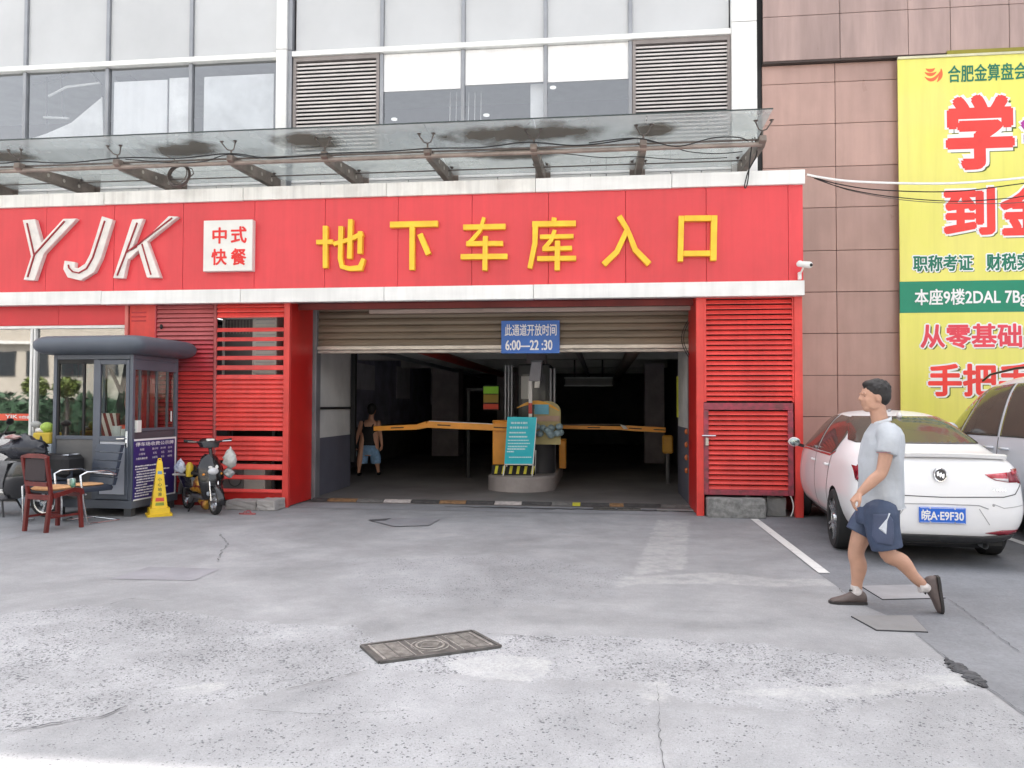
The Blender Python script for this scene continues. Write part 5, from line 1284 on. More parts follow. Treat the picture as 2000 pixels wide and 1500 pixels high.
box('ledge', mat('dark_ledge', (.06, .045, .04), .8), PB, pxx, 14, YPk - .085, YPk + .03, rowsP[0] + .0, rowsP[0] + .028)

# -------- yellow banner
YBn = YPk - .12
a = RECT(1752, 112, 2700, 900, YBn)
bx_ = XX(YBn, (1764, 130), (1750, 800)); bzt = ZZ(YBn, (1764, 117), (2000, 104)) 
BN = thing('advert_banner', 'big yellow advertising banner with red and green Chinese lettering and green band', 'banner', (bx_, YBn, 1), world=True)
bx1_ = bx_ + 7.5
zg1, zg0 = ZZ(YBn, (1753, 551), (2000, 546)), ZZ(YBn, (1753, 613), (2000, 607))
box('sheet', M_ban, BN, bx_, bx1_, YBn, YBn + .02, zg1, bzt, .002)
box('green_band', M_grn, BN, bx_ - .005, bx1_, YBn - .001, YBn + .02, zg0, zg1 - .001)
box('sheet', M_ban, BN, bx_ - .01, bx1_, YBn, YBn + .02, .55, zg0 - .001, .002)
box('top_batten', mat('pale_batten', (.6, .58, .4), .5), BN, bx_, bx1_, YBn - .02, YBn + .02, bzt + .001, bzt + .035)
box('top_sheet_fold', mat('olive_fold', (.25, .22, .02), .6), BN, XX(YBn, (1850, 105)), bx1_, YBn - .005, YBn + .02, bzt + .036, bzt + .10)
TB = TF(YBn)
def TBo(o): return TF(YBn - o)
def btext(body, r, m, bold=.02, outline=None, om=None, gap=.03, ob=.06, name='lettering', shear=0):
    b_ = RECT(*r, YBn)
    if outline: 
        sh = mat('dark_print_shadow', (.10, .13, .02), .6)
        text('lettering_shadow', body, TBo(.0012), sh, BN, b_[0] + outline * .75, b_[1] + outline * 1.25, b_[2] - outline * 1.25, b_[3] - outline * .75, .001, bold + ob * .6, grow=None)
        text('lettering_outline', body, TBo(.003), om or M_txtw, BN, b_[0] - outline, b_[1] + outline, b_[2] - outline, b_[3] + outline, .0015, bold + ob)
    text(name, body, TBo(.005), m, BN, *b_, .0015, bold)
btext('合肥金算盘会计', (1851, 124, 2032, 158), M_grnt, .015)
btext('学', (1846, 184, 1982, 332), mat('banner_red', (.80, .045, .035), .42), .045, .035, None, ob=.045)
btext('会', (1992, 184, 2130, 330), mat('banner_purple', (.4, .03, .3), .42), .045, .035, ob=.045)
btext('到', (1842, 366, 1944, 460), MATS['banner_red'], .045, .03, ob=.045)
btext('金', (1952, 362, 2060, 460), MATS['banner_red'], .045, .03, ob=.045)
btext('职称考证', (1783, 498, 1900, 530), M_grnt, .03, .02, ob=.05)
btext('财税实操', (1926, 494, 2045, 528), M_grnt, .03, .02, ob=.05)
btext('本座9楼2DAL 7Bgdt', (1786, 563, 2030, 600), M_txtw, .02)
btext('从零基础', (1797, 632, 1996, 680), mat('banner_rose', (.72, .05, .08), .42), .03, .022, ob=.05)
btext('手把手教', (1812, 710, 2090, 775), MATS['banner_red'], .035, .025, ob=.05)
lg = MB()   # flame-like swirl beside the small heading
for k, (x0, y0, x1, y1, xm_, ym_) in enumerate(((1806, 150, 1836, 140, 1822, 166), (1806, 141, 1829, 140, 1818, 151), (1808, 134, 1826, 133, 1818, 142), (1838, 134, 1830, 160, 1840, 150))):
    P = []
    for u in [i / 8 for i in range(9)]:
        X = (1 - u) ** 2 * x0 + 2 * u * (1 - u) * xm_ + u * u * x1; Y_ = (1 - u) ** 2 * y0 + 2 * u * (1 - u) * ym_ + u * u * y1; v = W(X, Y_, YBn); P.append((v.x, v.z))
    lg.prism(stroke(P, [.006 + .045 * math.sin(math.pi * i / 8) for i in range(9)]), YBn - .0025 - k * .0006, YBn - .0005)
lg.build('emblem', mat('orange_red_print', (.75, .13, .04), .45), BN)

# security camera on the sign corner
c = W(1568, 520, 10.42)
t = thing('security_camera', 'small white security camera on the lower right corner of the red sign', 'camera', c, world=True)
box('bracket', M_white, t, c.x - .05, c.x - .01, 10.44, 10.5, c.z - .17, c.z - .07, .006)
MB().tube([(c.x - .03, 10.44, c.z - .1), (c.x - .01, 10.38, c.z - .04), (c.x, 10.36, c.z)], .012, 8).build('arm', M_white, t)
MB().cap((c.x - .06, 10.36, c.z + .02), (c.x + .05, 10.30, c.z - .005), .038, .045, 14, 4).build('housing', M_white, t, smooth=60)
MB().ball((c.x + .065, 10.265, c.z - .012), .022, .018, .022, 12, 8).build('lens', M_black, t, smooth=60)
MB().ball((c.x - .055, 10.35, c.z + .035), .035, .03, .03, 12, 8).build('junction', M_white, t, smooth=60)

# =================================================================== OPPOSITE SIDE OF THE YARD (seen in the glass)
OP = thing('opposite_building', 'beige building with dark windows mirrored in the restaurant glass', 'building', (-10, -24, 0), world=True)
M_beige = mat('beige_render', (.44, .40, .34), .8, var=.06); M_dwin = mat('dark_window', (.03, .035, .04), .2)
box('wall', M_beige, OP, -80, 20, -30, -24, 0, 18, 0)
wme = MB().box(0, 1.6, -.03, .03, 0, 1.6).mesh('window'); wme.materials.append(M_dwin)
for r in range(4):
    for k in range(40): piece('window', wme, (-78 + k * 2.4, -23.97, 3.3 + r * 3.2), OP)
for r in range(4): box('ledge', M_wpanel, OP, -80, 20, -23.92, -23.7, 5.4 + r * 3.2, 5.6 + r * 3.2)
def leafball(c, r, n, rn, s=.16):
    mb = MB()
    for i in range(n):
        d = Vector((rn.gauss(0, 1), rn.gauss(0, 1), rn.gauss(0, 1))).normalized() * r * rn.uniform(.55, 1.05); p = Vector(c) + Vector((d.x, d.y, d.z * .8))
        a_ = Vector((rn.uniform(-1, 1), rn.uniform(-1, 1), rn.uniform(-1, 1))).normalized() * s; b_ = a_.cross(Vector((rn.uniform(-1, 1), rn.uniform(-1, 1), 1))).normalized() * s * .6
        k = len(mb.v); mb.add([p - a_, p - b_, p + a_, p + b_], [(0, 1, 2, 3)])
    return mb
rn = random.Random(12); M_leaf = mat('yellow_green_leaves', (.12, .16, .03), .6, var=.4, scale=3); M_leafd = mat('dark_green_leaves', (.03, .07, .035), .6, var=.4, scale=3)
for i, (x, y, h) in enumerate(((-25.6, -10.4, 2.3), (-23.9, -10.2, 2.25), (-30.5, -10, 2.6))):
    t = thing('street_tree', ['small yellow green tree mirrored left in the restaurant window', 'round yellow green tree mirrored beside the booth', 'yellow green tree mirrored at the far left of the restaurant window'][i], 'tree', (x, y, 0), group='small trees across the yard')
    MB().tube([(0, 0, 0), (.05, 0, h * .5), (0, .05, h)], [.09, .07, .04], 8).build('trunk', M_steel, t)
    leafball((0, 0, h), .55, 600, rn, .11).build('crown', M_leaf, t)
hd = MB()
for k in range(4200):
    p = Vector((rn.uniform(-50, 4), rn.uniform(-12.4, -11.4), rn.uniform(.1, 2.0))); a_ = Vector((rn.uniform(-1, 1), rn.uniform(-1, 1), rn.uniform(-1, 1))).normalized() * .22; b_ = a_.cross(Vector((0, .3, 1))).normalized() * .15
    hd.add([p - a_, p - b_, p + a_, p + b_], [(0, 1, 2, 3)])
hd.box(-50, 4, -12.2, -11.6, 0, 1.7)
o = hd.build('hedge', M_leafd, None, loc=(-12, -12, 0)); tag(o, 'long dark green hedge mirrored low in the restaurant window', 'hedge')
# =================================================================== GUARD BOOTH (local frame, front = -Y)
BO = thing('guard_booth', 'blue grey guard booth with glazed door and cushion-shaped roof beside the red louvres', 'guard booth', (-6.75, 9.96, 0), R(-3))
bw, bd, bz0, bz1 = .60, .50, .14, 2.16
def bb(name, m, x0, x1, y0, y1, z0, z1, parent=None, bev=.003): return box(name, m, parent or BO, x0, x1, y0, y1, z0, z1, bev)
for x in (-bw, bw - .05):
    for y in (-bd, bd - .05): bb('post', M_gmtl, x, x + .05, y, y + .05, bz0 + .08, bz1)
bb('floor', M_gmtl, -bw - .01, bw + .01, -bd - .01, bd + .01, bz0 - .03, bz0 + .078)
for x in (-bw + .02, bw - .12):
    for y in (-bd + .02, bd - .12): bb('leg', M_alud, x, x + .1, y, y + .1, 0, bz0 - .032)
for (x0, x1, y0, y1) in ((-bw + .052, bw - .052, -bd, -bd + .05), (-bw + .052, bw - .052, bd - .05, bd), (-bw, -bw + .05, -bd + .052, bd - .052), (bw - .05, bw, -bd + .052, bd - .052)):
    bb('top_rail', M_gmtl, x0, x1, y0, y1, bz1 - .06, bz1)
# front left bay: fixed glazing over grey board
xm = .04
bb('mullion', M_gmtl, xm - .03, xm + .03, -bd, -bd + .05, bz0 + .08, bz1 - .062)
bb('lower_panel', M_dgr, -bw + .052, xm - .032, -bd + .015, -bd + .035, bz0 + .08, 1.02)
bb('mid_rail', M_gmtl, -bw + .052, xm - .032, -bd + .005, -bd + .045, 1.022, 1.07)
bb('inner_frame', M_black, -bw + .052, -bw + .08, -bd + .01, -bd + .04, 1.072, bz1 - .063); bb('inner_frame', M_black, -.16, -.13, -bd + .01, -bd + .04, 1.072, bz1 - .063)
bb('inner_frame', M_black, -bw + .081, xm - .032, -bd + .01, -bd + .04, bz1 - .12, bz1 - .063)
# door
DR = bb('door', M_gmtl, xm + .032, bw - .052, -bd - .01, -bd + .03, bz0 + .09, bz0 + .15)
for (x0, x1, z0, z1) in ((xm + .032, xm + .08, bz0 + .152, bz1 - .07), (bw - .10, bw - .052, bz0 + .152, bz1 - .07), (xm + .082, bw - .102, bz1 - .13, bz1 - .07), (xm + .082, bw - .102, 1.0, 1.07)):
    bb('stile', M_gmtl, x0, x1, -bd - .01, -bd + .03, z0, z1, DR)
bb('panel', mat('pale_door_panel', (.50, .52, .58), .4, var=.04), xm + .082, bw - .102, -bd, -bd + .02, bz0 + .155, .998, DR)
bb('pane', G_booth, xm + .082, bw - .102, -bd + .005, -bd + .011, 1.072, bz1 - .132, DR, 0)
bb('handle', M_chrome, bw - .09, bw - .06, -bd - .018, -bd - .011, .92, 1.14, DR)
MB().tube([(bw - .075, -bd - .018, 1.04), (bw - .075, -bd - .05, 1.04), (bw - .19, -bd - .055, 1.035)], .010, 8).build('lever', M_chrome, DR)
# right side: window with bars over dark panel
bb('side_panel', mat('dark_violet_grey_panel', (.085, .08, .095), .5), bw - .035, bw - .015, -bd + .052, bd - .052, bz0 + .08, 1.13)
bb('side_rail', M_gmtl, bw - .045, bw - .002, -bd + .052, bd - .052, 1.132, 1.17)
bb('side_rail', M_gmtl, bw - .045, bw - .002, -bd + .052, bd - .052, bz1 - .20, bz1 - .062)
for y in (-.34, .02, .26): bb('window_bar', M_alud, bw - .04, bw - .008, y, y + .03, 1.172, bz1 - .202)
bb('side_pane', G_booth, bw - .028, bw - .022, -bd + .052, bd - .052, 1.172, bz1 - .202, None, 0)
bb('back_pane', G_booth, -bw + .052, bw - .052, bd - .028, bd - .022, .95, bz1 - .062, None, 0)
bb('back_panel', M_gmtl, -bw + .052, bw - .052, bd - .035, bd - .015, bz0 + .08, .948)
bb('left_pane', G_booth, -bw + .022, -bw + .028, -bd + .052, bd - .052, 1.0, bz1 - .062, None, 0)
bb('left_panel', M_gmtl, -bw + .015, -bw + .035, -bd + .052, bd - .052, bz0 + .08, .998)
for x in (-.18, .12): bb('back_bar', M_alud, x, x + .035, bd - .04, bd - .012, .95, bz1 - .063)
bb('desk', mat('dull_desk', (.20, .19, .18), .5), -bw + .06, bw - .3, bd - .36, bd - .06, .90, .93)
bb('meter_box', M_wpanel, bw - .012, bw + .03, -bd + .06, -bd + .15, 1.12, 1.28)
bb('side_slip', M_wpanel, bw - .004, bw + .002, .33, .36, 1.25, 1.4)
# roof pillow
ro = MB()
def rr(w, d, z, r=.10, n=5):
    P = []
    for cx, cy_, a0 in ((w - r, d - r, 0), (-w + r, d - r, 90), (-w + r, -d + r, 180), (w - r, -d + r, 270)):
        for k in range(n): a = R(a0 + 90 * k / (n - 1)); P.append(Vector((cx + r * math.cos(a), cy_ + r * math.sin(a), z)))
    return P
rg = []
for t_ in [i / 10 for i in range(11)]:
    a = math.pi * (t_ - .5); e = .17 * math.cos(a) ** .9 if abs(a) < 1.57 else 0
    rg.append(rr(bw + .06 + e, bd + .06 + e, bz1 + .128 + .125 * math.sin(a), .13 + e * .3))
ro.ring(rg); ro.build('roof', M_groof, BO, smooth=35)
# notice board on the right side
M_viol = mat('deep_violet_blue_board', (.035, .022, .155), .5)
NB = bb('notice_board', M_viol, bw + .004, bw + .016, -bd + .02, bd - .06, bz0 + .07, 1.03)
def TS(x, d, z): return (bw + .017 + d, x, z)
for (y0, y1, z0, z1) in ((-bd + .02, bd - .06, 1.005, 1.03), (-bd + .02, bd - .06, bz0 + .07, bz0 + .09), (bd - .085, bd - .06, bz0 + .09, 1.005)):
    bb('white_border', M_txtw, bw + .0162, bw + .02, y0, y1, z0, z1, NB, 0)
text('heading', '停车场收费公示牌', TS, M_txtw, NB, -bd + .05, bd - .12, .93, .985, .002, .02)
nb_rows = [('车型', -.36, -.27, .87, .90), ('首小时', -.1, .03, .87, .90), ('次小时', .08, .2, .87, .90), ('全天', .25, .35, .87, .90), ('小型车', -.38, -.25, .81, .84), ('5元', -.08, .0, .81, .84), ('3元', .1, .17, .81, .84), ('30元', .25, .35, .81, .84), ('大型车辆收费', -.44, -.2, .75, .78), ('10元', -.09, .02, .75, .78), ('5元', .1, .17, .75, .78), ('60元', .25, .35, .75, .78)]
for s_, y0, y1, z0, z1 in nb_rows: text('row_text', s_, TS, M_txtw, NB, y0, y1, z0, z1, .0015, .012)
rn = random.Random(3); bars = MB(); z = .655
for k in range(12):
    y0 = -bd + .05; L_ = rn.choice((.25, .45, .62, .7, .35)); y = y0 + rn.choice((0, .03))
    while y < y0 + L_:
        w_ = rn.uniform(.02, .07); bars.box(bw + .0162, bw + .0175, y, y + w_, z, z + rn.choice((.014, .018))); y += w_ + .008
    z -= .036
o = bars.build('small_print', M_txtw, NB); o['kind'] = 'stuff'
# things inside the booth
def inbooth(x, y, z): return BO.matrix_basis @ Vector((x, y, z)) if False else Matrix.Rotation(R(-3), 3, 'Z') @ Vector((x, y, z)) + Vector((-6.75, 9.96, 0))
t = thing('striped_cushion', 'red and white striped folding chair back standing inside the guard booth', 'cushion', inbooth(-.18, .02, .95))
T_ = Matrix.Rotation(R(-12), 3, 'Y')
for i in range(7):
    P = [(-.16 + .05 * i, .42), (-.16 + .05 * i + .049, .42), (-.02 + .05 * i + .049, -.02), (-.02 + .05 * i, -.02)]
    P = [(min(.2, max(-.17, x)), z) for x, z in P]
    if P[0][0] == P[1][0] and P[2][0] == P[3][0]: continue
    MB().prism(P, -.015, .015).build('stripe', mat('cream_stripe', (.70, .62, .55), .7) if i % 2 else mat('maroon_stripe', (.20, .02, .02), .7), t)
box('foot', mat('brown_strut', (.25, .12, .07), .6), t, -.1, -.07, -.01, .01, -.8, 0); box('foot', mat('brown_strut', (.25, .12, .07)), t, .1, .13, -.01, .01, -.8, 0)
t = thing('folded_panel', 'dim brown folded panel leaning inside the booth next to the striped cushion', 'panel', inbooth(.03, .12, .95))
MB().prism([(-.06, -.1), (.10, -.1), (.14, .36), (.02, .42), (-.09, .30)], 0, .03).build('panel', mat('brown_fold', (.20, .12, .10), .6), t)
MB().prism([(-.02, -.08), (.05, -.08), (.11, .2), (.06, .22)], -.012, -.002).build('flap', mat('orange_brown_fold', (.34, .13, .06), .6), t)
o = MB().ball((0, 0, 0), .13, .08, .08, 12, 8).build('red_bag', mat('bright_orange_red_bag', (.70, .10, .05), .6, var=.2, scale=14), None, loc=inbooth(.31, -.28, 1.14), smooth=60); tag(o, 'orange red bag lying behind the booth door pane', 'bag')
box('shelf', M_alud, BO, .12, bw - .06, -.42, -.15, 1.03, 1.06)
o = MB().box(-.12, .0, -.02, .02, 0, .14).box(.01, .10, -.02, .02, 0, .1).build('papers', M_wpanel, None, loc=inbooth(.33, -.36, 1.062)); tag(o, 'pale papers leaning behind the booth door pane', 'papers')
o = MB().tube([(0, 0, -.28), (.0, 0, .2)], .03, 10).tube([(0, 0, .2), (.03, 0, .26), (.05, 0, .2)], .008, 6).build('white_towel', M_wpanel, None, loc=inbooth(.27, -.1, 1.42)); tag(o, 'white towel hanging upright behind the booth door glass', 'towel')
o = MB().prism(stroke([(0, 0), (-.03, .2), (.01, .5), (.05, .8)], [.12, .10, .05, .03]), -.02, .02).prism(stroke([(-.01, .35), (-.2, .72)], [.05, .03]), -.018, .018).build('branch_reflection', mat('branch_reflection_grey', (.035, .032, .03), .8), None, loc=inbooth(-.2, .36, 1.3)); tag(o, 'dark forked shape standing in for a mirrored tree branch at the booth rear window', 'branch')  # solid fork imitates the tree branch mirrored in the glass behind

# =================================================================== WOODEN CHAIR, OFFICE CHAIR
CH_ = thing('wooden_chair', 'red brown wooden chair seen from behind with tan cushion and dark back panel', 'chair', (-6.50, 8.42, 0), R(-14))
def leg(x0, y0, x1, y1, z1, w=.042, p=CH_): MB().bar((x0, y0, 0), (x1, y1, z1), w, w, (0, 1, 0)).build('leg', M_wood, p, bevel=.004)
for s_ in (-1, 1):
    MB().bar((.175 * s_, -.235, 0), (.185 * s_, -.19, .44), .04, .045, (0, 1, 0)).build('rear_leg', M_wood, CH_, bevel=.004)
    MB().bar((.185 * s_, -.19, .441), (.195 * s_, -.26, .88), .038, .04, (0, 1, 0)).build('back_post', M_wood, CH_, bevel=.004)
    leg(.20 * s_, .21, .18 * s_, .19, .44)
    MB().prism(stroke([(-.18, .42), (-.05, .44), (.10, .47), (.19, .45), (.205, .40)], [.06, .05, .05, .06, .06]), -.02 + .195 * s_, .02 + .195 * s_, lambda x, y, z: (y, x, z)).build('seat_rail', M_wood, CH_)
MB().box(-.165, .165, -.255, -.225, .60, .855).build('back_panel', mat('dark_brown_mesh_back', (.045, .032, .035), .7), CH_, bevel=.004)
MB().prism(stroke([(-.21, .875), (-.1, .89), (.1, .89), (.21, .875)], [.03, .05, .05, .03]), -.27, -.235).build('top_rail', M_wood, CH_)
MB().bar((-.175, -.225, .56), (.175, -.225, .56), .03, .05).build('back_rail', M_wood, CH_)
MB().bar((-.175, -.2, .405), (.175, -.2, .405), .03, .06).build('apron', M_wood, CH_); MB().bar((-.16, .2, .405), (.16, .2, .405), .03, .06).build('apron', M_wood, CH_)
MB().bar((-.17, -.2, .17), (-.17, .19, .17), .02, .025).build('stretcher', M_wood, CH_); MB().bar((.17, -.2, .17), (.17, .19, .17), .02, .025).build('stretcher', M_wood, CH_); MB().bar((-.17, 0, .17), (.17, 0, .17), .025, .02).build('stretcher', M_wood, CH_)
box('seat', mat('dark_seat_pad', (.035, .04, .05), .5), CH_, -.20, .20, -.18, .20, .44, .475, .015)
cu = MB().ring([rr(.17, .17, .476, .06), rr(.185, .185, .495, .07), rr(.16, .16, .515, .06)]).build('cushion', M_tan, CH_, smooth=50); cu.location = (-.02, 0, 0)
M4 = Matrix.Translation((-6.50, 8.42, 0)) @ Matrix.Rotation(R(-14), 4, 'Z')
can = thing('drink_can', 'green and silver drink can standing on the wooden chair seat', 'can', W(111, 965, 8.5) if False else M4 @ Vector((.15, .12, .478)))
MB().lathe([(0, 0), (.028, 0), (.033, .01), (.033, .11), (.027, .122), (0, .122)], (0, 0, 0), 'Z', 18).build('body', mat('green_silver_can', (.04, .25, .14), .25, metal=.5, col2=(.5, .62, .58), scale=16), can, smooth=40)
MB().lathe([(0, .122), (.026, .122), (.026, .126), (0, .126)], (0, 0, 0), 'Z', 18).build('lid', M_chrome, can)
cup = thing('paper_cup', 'white paper cup next to the green can on the wooden chair', 'cup', M4 @ Vector((.08, .15, .478)))
MB().lathe([(0, 0), (.028, 0), (.038, .11), (.035, .11), (.026, .01), (0, .01)], (0, 0, 0), 'Z', 18).build('cup', M_white, cup, smooth=50)

OC = thing('office_chair', 'dark blue ribbed leather cantilever chair with chrome arms and tan cushion', 'chair', (-6.50, 8.98, 0), R(-22))
# faces -Y
sq = lambda x, y, z: (x, y, z)
for s_ in (-1, 1):
    x = .27 * s_
    MB().tube([(x, .22, .60), (x, .10, .655), (x, -.16, .655), (x, -.24, .62), (x * 1.0, -.20, .3), (x, -.15, .05), (x, -.12, .015), (x, 0, .012), (x, .28, .012)], .0125, 10).build('arm_frame', M_chrome, OC, smooth=60)
MB().tube([(-.27, .28, .012), (.27, .28, .012)], .0125, 8).build('base_bar', M_chrome, OC, smooth=60)
MB().tube([(-.27, -.17, .38), (.27, -.17, .38)], .012, 8).build('cross_bar', M_chrome, OC, smooth=60); MB().tube([(-.27, .2, .6), (.27, .2, .6)], .012, 8).build('cross_bar', M_chrome, OC, smooth=60)
se = MB().ring([rr(.235, .22, .40, .05), rr(.245, .235, .43, .06), rr(.235, .22, .465, .05)]).build('seat', M_navy, OC, smooth=50)
bk_ = None
for k in range(5):
    z0 = .46 + k * .104; y = .21 + .022 * k
    MB().ring([[Vector((p.x, y + .02 * k * 0 + p.y * .12 + (z - z0) * .3, z)) for p in rr(.255, .24, 0, .05)] for z in (z0, z0 + .012, z0 + .08, z0 + .094)]).build('back_rib', M_navy, OC, smooth=50)
cu = MB().ring([rr(.15, .15, .466, .05), rr(.165, .16, .478, .06), rr(.15, .145, .49, .05)]).build('cushion', M_tan, OC, smooth=50)
cs = thing('cantilever_chair', 'second chrome framed chair mostly hidden behind the wooden chair', 'chair', (-7.0, 8.95, 0), R(20))
for s_ in (-1, 1): MB().tube([(.22 * s_, .2, .5), (.22 * s_, -.2, .47), (.22 * s_, -.17, .03), (.22 * s_, .2, .012)], .012, 8).build('frame', M_chrome, cs, smooth=60)
MB().ring([rr(.22, .2, .44, .05), rr(.23, .21, .465, .06), rr(.22, .2, .49, .05)]).build('seat', M_navy, cs, smooth=50)
MB().box(-.22, .22, .2, .23, .5, .66).build('low_back', M_navy, cs, bevel=.015)

# =================================================================== CAUTION CONE
CC = thing('caution_cone', 'yellow four-sided caution sign leaning slightly in front of the blue notice board', 'caution sign', (-5.90, 9.62, 0), R(38))
M_yel = mat('bright_yellow_plastic', (.78, .52, .02), .4, var=.08, scale=5)
MB().ring([rr(.155, .155, .0, .02, 3), rr(.155, .155, .035, .02, 3)]).build('base', M_yel, CC)
MB().ring([rr(.13, .13, .036, .02, 3), rr(.125, .125, .11, .02, 3)]).build('foot', M_yel, CC)
MB().ring([rr(.10, .10, .111, .015, 3), rr(.033, .033, .72, .012, 3), rr(.02, .02, .745, .01, 3)]).build('body', M_yel, CC)
MB().tube([(-.02, 0, .73), (-.015, 0, .765), (.015, 0, .765), (.02, 0, .73)], .009, 8).build('handle', M_yel, CC)
def cone_T(side, u, d, z):   # side 0:-Y face 1:+X ; u across
    h = .10 - (z - .111) / .609 * .067
    return (u, -h - d, z) if side == 0 else ((-h - d, u, z))
for side in (0, 1):
    def Tc(x, d, z, side=side): return cone_T(side, x if side == 0 else -x, d + .0008, z)
    for (z0, z1, w, m) in ((.56, .60, .028, mat('pale_blue_print', (.15, .30, .45), .5)), (.20, .25, .055, mat('red_print', (.65, .08, .04), .5)), (.145, .185, .055, mat('olive_print', (.22, .28, .03), .5))):
        P = [Tc(-w, .0, z0), Tc(w, .0, z0), Tc(w * .9, .0, z1), Tc(-w * .9, .0, z1)]; MB().add(P, [(0, 1, 2, 3)]).build('label', m, CC)
    for k, ch in enumerate('小心地滑' if side == 0 else '请勿停车'):
        zc_ = .49 - k * .066; text('lettering', ch, Tc, mat('dark_olive_print', (.09, .11, .02), .5), CC, -.025, .025, zc_ - .025, zc_ + .025, .001, .02)

# =================================================================== SCOOTERS (local frame, front = +X)
def wheel(parent, x, r, w, name='wheel', y=0, z=None, spokes=5):
    z = r if z is None else z
    o = MB().lathe([(r - .045, -w / 2), (r - .012, -w / 2), (r, -w / 4), (r, w / 4), (r - .012, w / 2), (r - .045, w / 2)], (x, y, z), 'Y', 32).build(name, M_tyre, parent, smooth=40)
    rm = MB().lathe([(r - .06, -w * .4), (r - .043, -w * .45), (r - .043, w * .45), (r - .06, w * .4)], (x, y, z), 'Y', 28)
    rm.lathe([(0, -.05), (.04, -.05), (.04, .05), (0, .05)], (x, y, z), 'Y', 14)
    for k in range(spokes):
        a = 2 * math.pi * k / spokes; rm.bar((x + .03 * math.cos(a), y, z + .03 * math.sin(a)), (x + (r - .05) * math.cos(a), y, z + (r - .05) * math.sin(a)), .025, .03, (0, 1, 0))
    rm.build('rim', M_rim, o, smooth=40); return o
def scooter(name, label, loc, rz, paint, full=True, group=None, low=0.0):
    t = thing(name, label, 'electric scooter', loc, rz, group)
    wheel(t, .58, .20, .08); wheel(t, -.58, .20, .09)
    # front fender
    fe = MB(); prf = []
    for k in range(13):
        a = R(-10 + 150 * k / 12); r = .235
        prf.append([Vector((.58 + r * math.cos(a), y, .20 + r * math.sin(a) - abs(y) * .35)) for y in (-.06, -.035, 0, .035, .06)])
    fe.ring(prf, False, False)
    o = fe.build('front_fender', paint, t, smooth=60); o.modifiers.new('s', 'SOLIDIFY').thickness = .008
    for s_ in (-1, 1): MB().tube([(.58, .065 * s_, .2), (.50, .065 * s_, .45), (.42, .05 * s_, .62)], .014, 8).build('fork', M_chrome, t, smooth=60)
    MB().tube([(.46, 0, .5), (.34, 0, .90), (.30, 0, 1.0)], .026, 10).build('steering_column', M_plas, t, smooth=60)
    # leg shield
    def sec(x, z, hw, d): return [Vector((x + d * (1 - (y / hw) ** 2), y, z)) for y in [hw * q for q in (-1, -.8, -.5, -.2, 0, .2, .5, .8, 1)]]
    F_ = [sec(.40, .22, .12, .05), sec(.44, .34, .17, .09), sec(.41, .50, .20, .11), sec(.36, .66, .19, .11), sec(.32, .78, .13, .09), sec(.31, .84, .07, .06)]
    B_ = [[v - Vector((.035, 0, 0)) for v in s__] for s__ in F_]
    me = MB(); me.ring([f + b[::-1] for f, b in zip(F_, B_)]); me.build('front_shield', paint, t, smooth=50)
    MB().ball((.47, 0, .60), .05, .085, .055, 14, 8).build('headlamp', mat('scooter_lamp_lens', (.6, .6, .62), .08, spec=.8), t, smooth=60)
    for s_ in (-1, 1): MB().ball((.44, .13 * s_, .56), .02, .03, .018, 8, 6).build('indicator', mat('amber_lens', (.6, .22, .02), .2), t, smooth=60)
    # handlebar cowl + bars
    MB().ring([[Vector((.30 + a * .10, b * .16, .93 + c)) for a, b, c in ((1, 0, 0), (.7, .7, .0), (-.6, .8, .01), (-1, 0, .02), (-.6, -.8, .01), (.7, -.7, 0))], [Vector((.28 + a * .12, b * .20, 1.0 + c)) for a, b, c in ((1, 0, 0), (.7, .7, .0), (-.6, .8, .01), (-1, 0, .02), (-.6, -.8, .01), (.7, -.7, 0))], [Vector((.27 + a * .07, b * .13, 1.04 + c)) for a, b, c in ((1, 0, 0), (.7, .7, .0), (-.6, .8, .01), (-1, 0, .02), (-.6, -.8, .01), (.7, -.7, 0))]]).build('handlebar_cowl', M_plas, t, smooth=60)
    box('dashboard', M_wpanel, t, .30, .36, -.06, .06, 1.02, 1.055, .01)
    MB().tube([(.26, -.32, 1.03), (.27, -.16, 1.01), (.28, 0, .99), (.27, .16, 1.01), (.26, .32, 1.03)], .014, 8).build('handlebar', M_plas, t, smooth=60)
    for s_ in (-1, 1):
        MB().tube([(.255, .24 * s_, 1.02), (.245, .37 * s_, 1.035)], .02, 10).build('grip', M_rub, t, smooth=60)
        MB().tube([(.30, .20 * s_, 1.015), (.32, .34 * s_, 1.02)], .007, 6).build('brake_lever', M_chrome, t)
    # floorboard, rear body, seat
    box('floorboard', M_gplas, t, -.12, .38, -.13, .13, .20, .26, .02)
    bdv = [rr(.0, .0, 0)] if False else None
    R_ = []
    for (x, z0, z1, w) in ((-.05, .24, .50, .10), (-.12, .22, .66, .14), (-.3, .24, .70, .165), (-.55, .36, .70, .15), (-.78, .50, .68, .11), (-.86, .56, .64, .06)):
        z1 -= low; z0 = min(z0, z1 - .06)
        R_.append([Vector((x, y * w, z0 + (z1 - z0) * k)) for y, k in ((-.6, 0), (.6, 0), (1, .3), (1, .7), (.75, 1), (-.75, 1), (-1, .7), (-1, .3))])
    MB().ring(R_).build('rear_body', paint, t, smooth=50)
    R_ = []
    for (x, z, w, h) in ((-.05, .69, .08, .03), (-.14, .70, .125, .06), (-.35, .695, .14, .065), (-.55, .72, .135, .07), (-.74, .735, .10, .05), (-.80, .73, .05, .02)):
        z -= low
        R_.append([Vector((x, y * w, z + h * k)) for y, k in ((-1, 0), (1, 0), (1, .6), (.7, 1), (-.7, 1), (-1, .6))])
    MB().ring(R_).build('seat', mat('black_vinyl_seat', (.018, .018, .02), .45), t, smooth=50)
    rf = []
